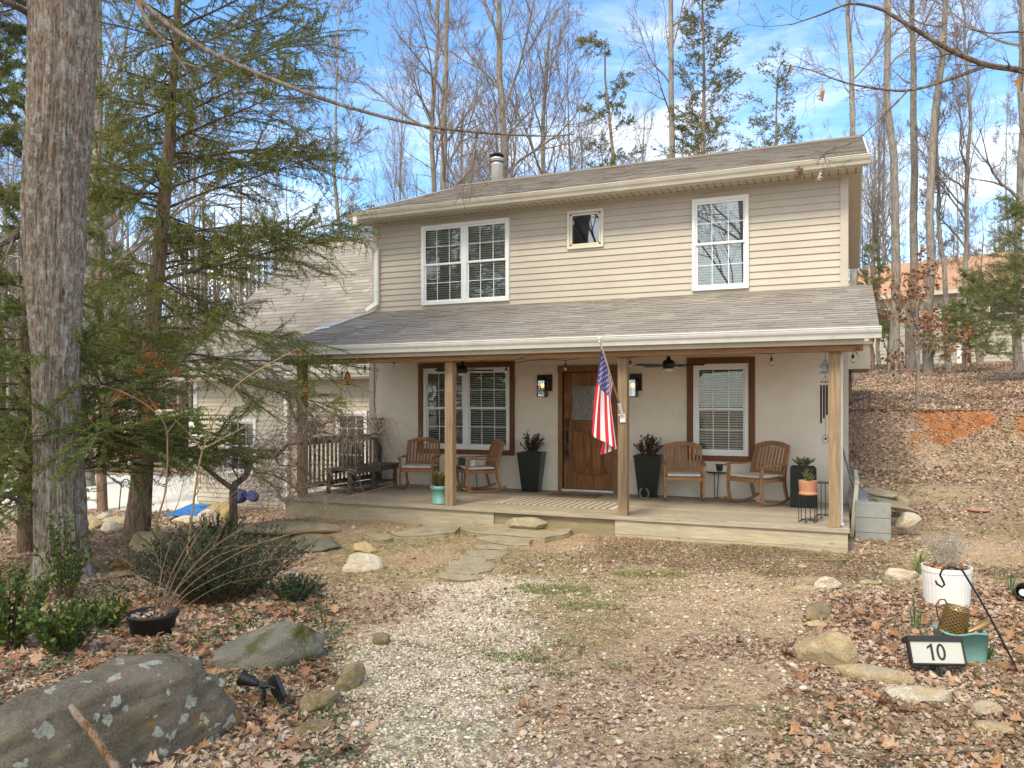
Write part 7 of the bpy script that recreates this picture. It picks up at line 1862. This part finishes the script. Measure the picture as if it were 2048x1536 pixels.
# red cedar in front left: dark sprays hanging across the lower left
g = gp(52, 1112); dC = zc_of(g) + 0.3
cpts = [atD(x, y, dC) for x, y in ((57, 1120), (57, 1000), (60, 880), (58, 760), (60, 640), (64, 520), (70, 380), (78, 240), (90, 60), (96, -120), (100, -260))]
t = thing('cedar_tree', 'dark green cedar with its trunk behind the big oak and long low boughs', 'tree', tuple(g))
mb = MB(); mb.tube(cpts, [.135, .12, .115, .11, .10, .10, .09, .08, .07, .05, .03], 12, cap=False); mb.build('trunk', m_ced, t, smooth=True)
mb = MB(); tips = []; rr = random.Random(19)
def cp(y):
    ys = [1120, 1000, 880, 760, 640, 520, 380, 240, 60, -120, -260]
    for i in range(10):
        if ys[i + 1] <= y <= ys[i]: return cpts[i].lerp(cpts[i + 1], (ys[i] - y) / (ys[i] - ys[i + 1]))
    return cpts[-1]
for (y, lpx, el, ang_) in [(1010, 330, .38, -.75), (975, 120, 0.1, 2.6), (900, 500, .12, -.55), (870, 420, .02, -.45), (850, 330, -.05, -.9), (800, 430, .12, -.5), (760, 360, .1, -.8), (730, 300, .2, -.6), (640, 120, .2, -1.2), (850, 140, .0, 2.8), (800, 170, .1, 3.3), (720, 160, 0, 2.7), (660, 170, .1, 3.1), (620, 150, .2, 2.4), (560, 160, .2, 3.4), (580, 120, .2, -2.2), (680, 150, 0, -2.2), (770, 170, .1, -2.0), (880, 170, .1, -2.0), (930, 170, .1, -2.4), (950, 440, .16, -.35), (890, 470, .1, -.3), (830, 430, .06, -.75), (780, 430, .08, -.3), (910, 420, .1, -1.0), (985, 300, .15, -1.3), (820, 260, .1, -1.6), (500, 150, .3, 3.0), (700, 180, .1, 1.6), (600, 160, .3, 1.6)]:
    p = cp(y); l = lpx / F * dC
    d = Vector((CYW * math.cos(ang_) + -SY * math.sin(ang_), SY * math.cos(ang_) + CYW * math.sin(ang_), el)).normalized()
    conifer_branch(mb, tips, p, d, l, 0.025 if lpx > 200 else .016, rr, -0.15, 11, 6, upturn=.45, wob=.09, vert=.5)
mb.build('branches', m_ced, t)
needles('foliage', tips, 170, (0.022, 0.05), 0.26, m_cedl, t, rr, droop=0.12, flat=.55)

# big oak with the limb that crosses the sky
g = gp(127, 1152); dO = zc_of(g)
t = thing('oak_tree', 'big oak trunk with furrowed lichen covered bark at the left, one limb crossing the sky', 'tree', tuple(g))
opx = [(127, 1165, 62), (126, 1140, 55), (124, 1090, 52), (120, 1000, 50), (117, 900, 47), (113, 800, 46), (112, 700, 48), (108, 600, 54), (108, 500, 62), (110, 400, 64), (116, 300, 64.5), (121, 200, 65), (125, 100, 66), (127, 0, 67), (128, -150, 66), (128, -400, 60)]
pts = []; rs = []
for i, (x, y, w_) in enumerate(opx):
    dd_ = dO - 0.06 * max(0, i - 4) - 0.05; pts.append(atD(x, y, dd_)); rs.append(w_ / F * dd_ * 0.89)
pts[0].z -= 0.15; rs[0] *= 1.08
# finer rings so that the bark can be displaced
fp, fr = [], []
for i in range(len(pts) - 1):
    for k in range(22): fp.append(pts[i].lerp(pts[i + 1], k / 22)); fr.append(rs[i] + (rs[i + 1] - rs[i]) * k / 22)
n = 170; vs = []
for i, (p, r_) in enumerate(zip(fp, fr)):
    for j in range(n):
        a = 2 * math.pi * j / n; z = p.z
        rid = mnoise.fractal(Vector((math.cos(a) * 9.0, math.sin(a) * 9.0, z * 1.3 + .4 * math.sin(a * 3))), 1.0, 2.0, 4)
        rid2 = mnoise.noise(Vector((math.cos(a) * 22, math.sin(a) * 22, z * 5)))
        lob = mnoise.noise(Vector((math.cos(a) * 1.2, math.sin(a) * 1.2, z * .7)))
        knot = 0.0
        rr_ = r_ * (1 + .035 * lob) + 0.028 * (0.45 - abs(rid) * 1.6) + .009 * rid2 + r_ * .12 * max(0, (0.25 - (z - g.z)) / .25) * (1 + .8 * math.sin(a * 5))
        vs.append((p.x + rr_ * math.cos(a), p.y + rr_ * math.sin(a), z))
mb = MB(); mb.add(vs, [(i * n + j, i * n + (j + 1) % n, (i + 1) * n + (j + 1) % n, (i + 1) * n + j) for i in range(len(fp) - 1) for j in range(n)]); mb.build('trunk', m_oak, t, smooth=True)
# limbs: pixel path with a depth at every point; they are real branches leaning over the yard
def limb(mb, path, rr, nsub, r0, r1, twl=(0.3, 0.9)):
    pts = [atD(x, y, d) for x, y, d in path]; out = []
    for i in range(len(pts) - 1):
        a, b, c_, d = pts[max(i - 1, 0)], pts[i], pts[i + 1], pts[min(i + 2, len(pts) - 1)]
        for k in range(6): u = k / 6; out.append(0.5 * ((2 * b) + (c_ - a) * u + (2 * a - 5 * b + 4 * c_ - d) * u * u + (3 * b - a - 3 * c_ + d) * u ** 3))
    out.append(pts[-1]); n = len(out); mb.tube(out, [r0 + (r1 - r0) * (i / n) ** .8 for i in range(n)], 8, cap=False)
    for k in range(nsub):
        i = rr.randint(n // 6, n - 2); ax = (out[i + 1] - out[i]).normalized()
        nd = (ax * .7 + Vector((rr.gauss(0, .5), rr.gauss(0, .5), rr.gauss(0, .45)))).normalized(); grow(mb, out[i], nd, rr.uniform(*twl), max(.003, (r0 + (r1 - r0) * i / n) * .35), 1, rr, 3, 0.05, .2, (4, 4, 3), (4, 4, 3, 2), None, (5, 4, 3, 3), .0018, (25, 55))
rr = random.Random(4)
mb = MB()
limb(mb, [(130, -260, 7.2), (200, -110, 7.0), (280, 0, 6.6), (400, 92, 6.2), (560, 165, 5.9), (690, 212, 5.7), (850, 252, 5.6), (1000, 268, 5.7), (1100, 272, 5.8), (1150, 268, 5.9)], rr, 9, .030, .003, (.3, .8)); mb.build('limb', m_limb, t)
mb = MB(); limb(mb, [(276, 0, 6.6), (300, 50, 6.5), (340, 95, 6.4), (372, 140, 6.4), (388, 190, 6.4)], rr, 5, .024, .004, (.3, .7))
limb(mb, [(365, 125, 6.4), (430, 150, 6.4), (500, 195, 6.3), (590, 255, 6.3), (680, 285, 6.3)], rr, 6, .010, .003, (.3, .7)); mb.build('limb', m_limb, t)
for pth, r0 in (([(60, 30, 7.9), (30, 12, 7.7), (-20, -10, 7.5)], .035), ([(40, 465, 8.1), (15, 480, 8.0), (-30, 500, 7.9)], .05), ([(75, 1010, 8.5), (40, 1002, 8.1), (0, 985, 7.7), (-40, 960, 7.5)], .03)):
    mb = MB(); limb(mb, pth, rr, 2, r0, r0 * .6); mb.build('limb', m_limb, t)
mb = MB(); p_ = atD(128, -400, dO - .6)
for k in range(5):
    a = k * 1.3; grow(mb, p_, Vector((math.cos(a) * .7, math.sin(a) * .7, 1)).normalized(), 5.0, .16, 0, rr, 2, .1, .15, (5, 4), (6, 4, 3), None, (7, 5, 4), .01)
mb.build('branches', m_limb, t)

# overhanging limbs from the tree that stands just outside on the right
b_ = atD(2330, 900, 7.4); gb = gz(b_.x, b_.y)
t = thing('overhanging_tree', 'bare limbs reaching in from the right edge across the sky and over the roof corner', 'tree', (b_.x, b_.y, gb))
mb = MB(); top = Vector((b_.x, b_.y, 9)); mb.tube([Vector((b_.x, b_.y, gb - .2)), Vector((b_.x, b_.y, 3)), Vector((b_.x + .1, b_.y, 6)), top], [.2, .15, .13, .08], 12, cap=False); mb.build('trunk', m_limb, t, smooth=True)
rr = random.Random(8)
mb = MB(); limb(mb, [(2330, 260, 7.4), (2200, 180, 7.1), (2048, 142, 6.8), (1975, 130, 6.7), (1900, 100, 6.6), (1800, 40, 6.5), (1760, 18, 6.5), (1700, 8, 6.4), (1640, 30, 6.4), (1580, 50, 6.4)], rr, 9, .038, .003, (.25, .6)); mb.build('limb', m_limb, t)
mb = MB(); limb(mb, [(1975, 130, 6.7), (1900, 158, 6.7), (1822, 180, 6.7), (1760, 178, 6.8), (1690, 165, 6.9), (1620, 140, 7.0), (1560, 128, 7.0)], rr, 10, .019, .003, (.25, .6)); mb.build('limb', m_limb, t)
mb = MB(); limb(mb, [(1815, 182, 6.7), (1770, 228, 6.7), (1710, 282, 6.7), (1660, 300, 6.8), (1640, 315, 6.8)], rr, 4, .008, .002, (.15, .3)); mb.build('limb', m_limb, t)
mb = MB(); limb(mb, [(2330, 90, 7.2), (2150, 80, 6.9), (2048, 64, 6.8), (1980, 66, 6.8), (1920, 52, 6.8)], rr, 5, .02, .003, (.3, .6)); mb.build('limb', m_limb, t)
P = []; D = []
for x_, y_ in ((1607, 345), (1640, 352), (1650, 190), (1647, 178), (1884, 76), (1776, 5), (1583, 140), (1600, 342), (2040, 160)):
    q = atD(x_, y_ - 12, 6.75)
    leaves('dead_leaf', np.array([tuple(q)]), np.array([(R.uniform(-.4, .4), R.uniform(-.4, .4), -1)]), rdir(1, -.3, .3), rng.uniform(.09, .14, 1), .06, m_litter, t, 'oak', .4)

# sparse leaning pine and the feathery pine above the roof; pines at the frame edges
def pine(label, px_, ybase, ytop, zc, wpx, lean, dens, mat, nb=26, low=0.25, el=(0.0, 0.7), bl=1.0, seed=1, per=42, nl=(0.05, 0.10), profile=None, sides=None, wd=.16):
    base = atD(px_, ybase, zc); base.z = gz(base.x, base.y); top = atD(px_ + lean, ytop, zc)
    t = thing('pine_tree', label, 'tree', tuple(base)); rr = random.Random(seed); H = top.z - base.z; r0 = H * .009 + .03
    tp = [base.lerp(top, i / 10) + (Vector((rr.gauss(0, .05), rr.gauss(0, .05), 0)) if 0 < i < 10 else Vector()) for i in range(11)]
    mb = MB(); mb.tube(tp, [r0 * (1 - .88 * i / 10) for i in range(11)], 8, cap=False); mb.build('trunk', m_brk, t, smooth=True)
    mb = MB(); tips = []
    for i in range(nb):
        f = low + (1 - low) * (i + rr.random() * .8) / nb; q = tp[min(9, int(f * 10))].lerp(tp[min(9, int(f * 10)) + 1], f * 10 - min(9, int(f * 10)))
        w_ = (profile(f) if profile else (1.1 - f)) * wpx / F * zc * rr.uniform(.6, 1.1) * bl; a = rr.uniform(0, 6.28)
        if sides: a = rr.choice(sides) + rr.uniform(-.5, .5) + YAW
        e = rr.uniform(*el); d = Vector((math.cos(a), math.sin(a), e)).normalized()
        if rr.random() < dens: conifer_branch(mb, tips, q, d, max(.3, w_), r0 * .25 * (1.1 - f), rr, -.1, 6, 4, upturn=.5, wob=.14, vert=.6)
    mb.build('branches', m_barkt, t); needles('needles', tips, per, nl, wd, mat, t, rr, droop=.15, flat=.6); return t
pine('sparse leaning pine with tufted top above the middle of the roof', 1262, 600, 78, 27, 90, -52, .85, m_pinef, 17, .62, (-.1, .5), 1.0, 3, 40, (.07, .14), lambda f: .9 - .2 * f, wd=.3)
pine('feathery young pine rising behind the roof, right of the tall thick trunk', 1415, 600, -40, 25, 165, -12, 1, m_pinef, 60, .45, (.35, 1.1), 1.0, 4, 30, (.06, .13), lambda f: 1.25 - .95 * f, wd=.3)
pine('low russet and green pine behind the right half of the roof', 1530, 600, 150, 24, 150, 25, 1, m_pinef, 34, .5, (.3, 1.1), 1, 14, 24, (.06, .12), lambda f: 1.3 - .9 * f, wd=.3)
pine('bushy green pine at the right edge of the photograph above the bank', 2060, 760, 400, 22, 150, 0, 1, m_pine, 85, .15, (-.3, .9), 1.0, 5, 70, (.06, .12), lambda f: 1.1 - .6 * f, wd=.12)
pine('soft green young pine behind the tall trunks right of the house', 1745, 760, 480, 29, 90, 0, 1, m_pine, 34, .25, (0, .6), 1, 6, 70, (.06, .12))
pine('green pine branches between the tall trunks and the right edge pine', 1940, 760, 540, 27, 110, 0, 1, m_pine, 40, .2, (-.1, .5), 1, 7, 80, (.07, .13))
pine('tall bright green pine at the left edge behind the big oak', -20, 800, -500, 13, 120, 0, 1, m_pine, 70, .35, (-.25, .3), 1, 8, 130, (.06, .12), lambda f: 1.0)
pine('pale green pine seen between the big oak and the feathery evergreen', 205, 800, 120, 17, 70, -5, 1, m_pine, 40, .3, (-.2, .3), 1, 9, 90, (.06, .12), lambda f: .9)
# russet oak sapling on the bank
def leafy(label, px_, py_, hpx, wpx, mat, n, name='young_tree', seed=1, ls=(.08, .14), trunkm=None, zc=None, nbr=8):
    g = gp(px_, py_); zc = zc_of(g); t = thing(name, label, 'tree', tuple(g)); rr = random.Random(seed); H = hpx / F * zc; W_ = wpx / F * zc; mb = MB(); tips = []
    tp = [g - Vector((0, 0, .1)), g + Vector((.05, 0, H * .4)), g + Vector((-.05, 0, H * .8))]; mb.tube(tp, [H * .014, H * .009, H * .003], 7, cap=False); mb.build('trunk', trunkm or m_barkg, t)
    mb = MB()
    for i in range(nbr):
        f = .2 + .7 * i / nbr; a = rr.uniform(0, 6.28); q = g + Vector((0, 0, H * f * .8)); grow(mb, q, Vector((math.cos(a), math.sin(a), rr.uniform(.3, 1))).normalized(), W_ * rr.uniform(.4, .6) * (1.1 - .4 * f), H * .006, 1, rr, 3, .1, .2, (4, 4, 3), (4, 3, 3, 2), tips, (5, 4, 3), .004)
    mb.build('branches', m_barkt, t); tp_ = [rr.choice(tips) for _ in range(n)]
    leaves('leaves', np.array([tuple(q + Vector((rr.gauss(0, .05), rr.gauss(0, .05), rr.gauss(0, .05)))) for q, _ in tp_]), rdir(n, -1, .3), rdir(n), rng.uniform(ls[0], ls[1], n), ls[1] * .5, mat, t, 'diamond', .2); return t
m_rus = MR('beech_leaves', [(0, (0.16, 0.06, 0.03)), (.5, (0.32, 0.14, 0.07)), (1, (0.46, 0.27, 0.16))], .8, .3)
leafy('small bare forked tree with russet leaves standing on the lip of the clay bank', 1833, 812, 300, 260, m_rus, 900, seed=3)
leafy('low russet leaved sapling right beside the porch roof end', 1775, 735, 190, 130, m_rus, 420, seed=5)
leafy('russet sapling under the neighbour house windows', 1925, 740, 170, 130, m_rus, 300, seed=6)
leafy('rust leaved bush beyond the driveway left of the open shed', 208, 940, 130, 110, m_rus, 700, name='bush', seed=7, ls=(.1, .2))
leafy('second rust leaved bush beyond the driveway, right of the big oak', 232, 935, 60, 70, m_rus, 300, name='bush', seed=8, ls=(.1, .2))

# weeping bare maple before the garage
g = gp(466, 1075); dM = zc_of(g)
t = thing('japanese_maple', 'bare weeping maple with crooked limbs and fine drooping twigs beside the porch', 'tree', tuple(g))
def mp_(x, y, d=0): return atD(x, y, dM + d)
mb = MB()
def smooth_tube(mb, pts, rs, n=9):
    out = []; ro = []
    for i in range(len(pts) - 1):
        a, b, c_, d = pts[max(i - 1, 0)], pts[i], pts[i + 1], pts[min(i + 2, len(pts) - 1)]
        for k in range(5): u = k / 5; out.append(0.5 * ((2 * b) + (c_ - a) * u + (2 * a - 5 * b + 4 * c_ - d) * u * u + (3 * b - a - 3 * c_ + d) * u ** 3)); ro.append(rs[i] + (rs[i + 1] - rs[i]) * u)
    out.append(pts[-1]); ro.append(rs[-1]); mb.tube(out, ro, n, cap=False); return out
smooth_tube(mb, [g - Vector((0, 0, .1)), mp_(467, 1030), mp_(466, 985), mp_(472, 965)], [.062, .055, .05, .048]); mb.build('trunk', m_limb, t, smooth=True)
mains = [([(462, 975), (435, 955), (410, 935), (396, 925), (380, 930), (360, 955)], [.038, .032, .028, .02, .015, .008], -.2), ([(470, 968), (492, 950), (497, 925), (490, 905), (478, 890), (470, 870)], [.045, .042, .04, .03, .02, .01], 0), ([(496, 930), (520, 915), (545, 915), (560, 905), (575, 890), (605, 885), (625, 868), (650, 865), (690, 880), (720, 900)], [.03, .028, .026, .026, .024, .022, .02, .015, .01, .005], .1),
         ([(605, 885), (600, 860), (590, 835), (575, 800), (545, 775), (530, 750)], [.018, .015, .013, .01, .008, .004], .2), ([(510, 945), (545, 950), (575, 965), (600, 985)], [.014, .012, .009, .005], .4), ([(505, 950), (540, 965), (560, 990), (575, 1010)], [.012, .01, .008, .004], -.3),
         ([(600, 870), (640, 850), (690, 840), (730, 845), (760, 870)], [.012, .01, .008, .006, .003], -.2), ([(590, 840), (615, 825), (640, 850), (648, 858)], [.01, .008, .007, .003], .3), ([(550, 912), (560, 930), (600, 935), (630, 960)], [.012, .01, .007, .004], .5), ([(478, 960), (460, 930), (440, 920), (420, 940)], [.012, .01, .008, .004], .4)]
rr = random.Random(21); mb = MB(); mt = MB()
for path, rs, dz_ in mains:
    out = smooth_tube(mb, [mp_(x, y, dz_ * i / len(path)) for i, (x, y) in enumerate(path)], rs, 7)
    n = len(out)
    for i in range(int(n * 1.6)):
        j = rr.randint(max(1, n // 4), n - 1); a = rr.uniform(0, 6.28); l = rr.uniform(.25, .75); q = out[j]; h = Vector((math.cos(a), math.sin(a), 0))
        # arching then drooping twig
        pts = [q, q + h * l * .3 + Vector((0, 0, l * .22)), q + h * l * .7 + Vector((0, 0, l * .1)), q + h * l + Vector((0, 0, -l * .45))]
        pts = [p + Vector((rr.gauss(0, .02), rr.gauss(0, .02), rr.gauss(0, .02))) for p in pts]; o_ = smooth_tube(mt, pts, [.0046, .0037, .0027, .0014], 4)
        for _ in range(6):
            k = rr.randint(3, len(o_) - 1); b_ = rr.uniform(0, 6.28); l2 = l * rr.uniform(.25, .6); h2 = Vector((math.cos(b_), math.sin(b_), 0)); s0 = o_[k]
            mt.tube([s0, s0 + h2 * l2 * .45 + Vector((0, 0, l2 * .12)), s0 + h2 * l2 + Vector((0, 0, -l2 * .45))], [.0027, .0021, .0012], 3, cap=False)
mb.build('limbs', m_limb, t, smooth=True); mt.build('twigs', M('maple_twigs', (0.25, 0.19, 0.145), .85, .2), t)

# shrubs of the left bed
def shrub(label, px_, py_, wpx, hpx, mat, nst, nl, Ls, name='shrub', shape='leaf', wr=.45, dpt=1.0, low=.15, smat=None, sr=.005):
    g = gp(px_, py_); zc = zc_of(g); t = thing(name, label, 'shrub', tuple(g)); bush(t, (0, 0, 0), wpx / 2 / F * zc * dpt, hpx / F * zc, nst, nl, Ls, mat, smat or m_stem, wr=wr, low=low, stem_r=sr, shape=shape); return t
m_yew = MR('yew_needles', [(0, (0.014, 0.03, 0.017)), (.6, (0.035, 0.065, 0.03)), (1, (0.075, 0.12, 0.05))], .45, .15)
shrub('low spreading dark green yew behind the black nursery pot', 440, 1200, 430, 175, m_yew, 210, 60, (.022, .042), 'evergreen_shrub', 'diamond', .4)
shrub('small dark green yew growing towards the white angular rock', 590, 1205, 150, 60, m_yew, 60, 45, (.02, .035), 'evergreen_shrub', 'diamond', .4)
shrub('dark green dense shrub at the foot of the bare maple', 430, 1110, 130, 95, m_yew, 60, 40, (.025, .045), 'evergreen_shrub', 'diamond', .4)
shrub('bright green leafy shrub before the foot of the big oak', 128, 1200, 120, 220, m_lf_green, 26, 20, (.035, .065), 'leafy_shrub')
shrub('tall green leafy shrub at the left edge of the bed', 20, 1300, 190, 190, m_lf_green, 50, 22, (.035, .065), 'leafy_shrub')
shrub('green leafy shrub between the oak and the huge boulder', 130, 1310, 210, 130, m_lf_green, 60, 18, (.03, .06), 'leafy_shrub')
shrub('small green shrub to the left of the black nursery pot', 215, 1260, 110, 90, m_lf_green, 34, 14, (.03, .05), 'leafy_shrub')
P = []; 
X, Y, zc = scatter(9000, 3.6, 8.2, -40, 800)
k = (vn(X * 2.3 + 7, Y * 2.3) * .6 + vn(X * 6, Y * 6 + 9) * .4 > .52) & (px_of(X, Y) < 720 - 60 * vn(X * 3, Y * 3)); X, Y = X[k], Y[k]; n = len(X)
a = rng.uniform(0, 6.28, n)
o = leaves('ground_ivy', np.stack([X, Y, ground_z(X, Y) + rng.uniform(.01, .05, n)], 1), np.stack([np.cos(a), np.sin(a), rng.normal(0, .3, n)], 1), rdir(n, .5, 1), rng.uniform(.02, .042, n), .022, MR('ivy_leaves', [(0, (0.03, 0.06, 0.02)), (.7, (0.07, 0.13, 0.05)), (1, (0.20, 0.25, 0.14))], .5, .2), None, 'leaf', .15)
tag(o, 'small green creeping leaves among the fallen leaves on the left', None, None, 'stuff')
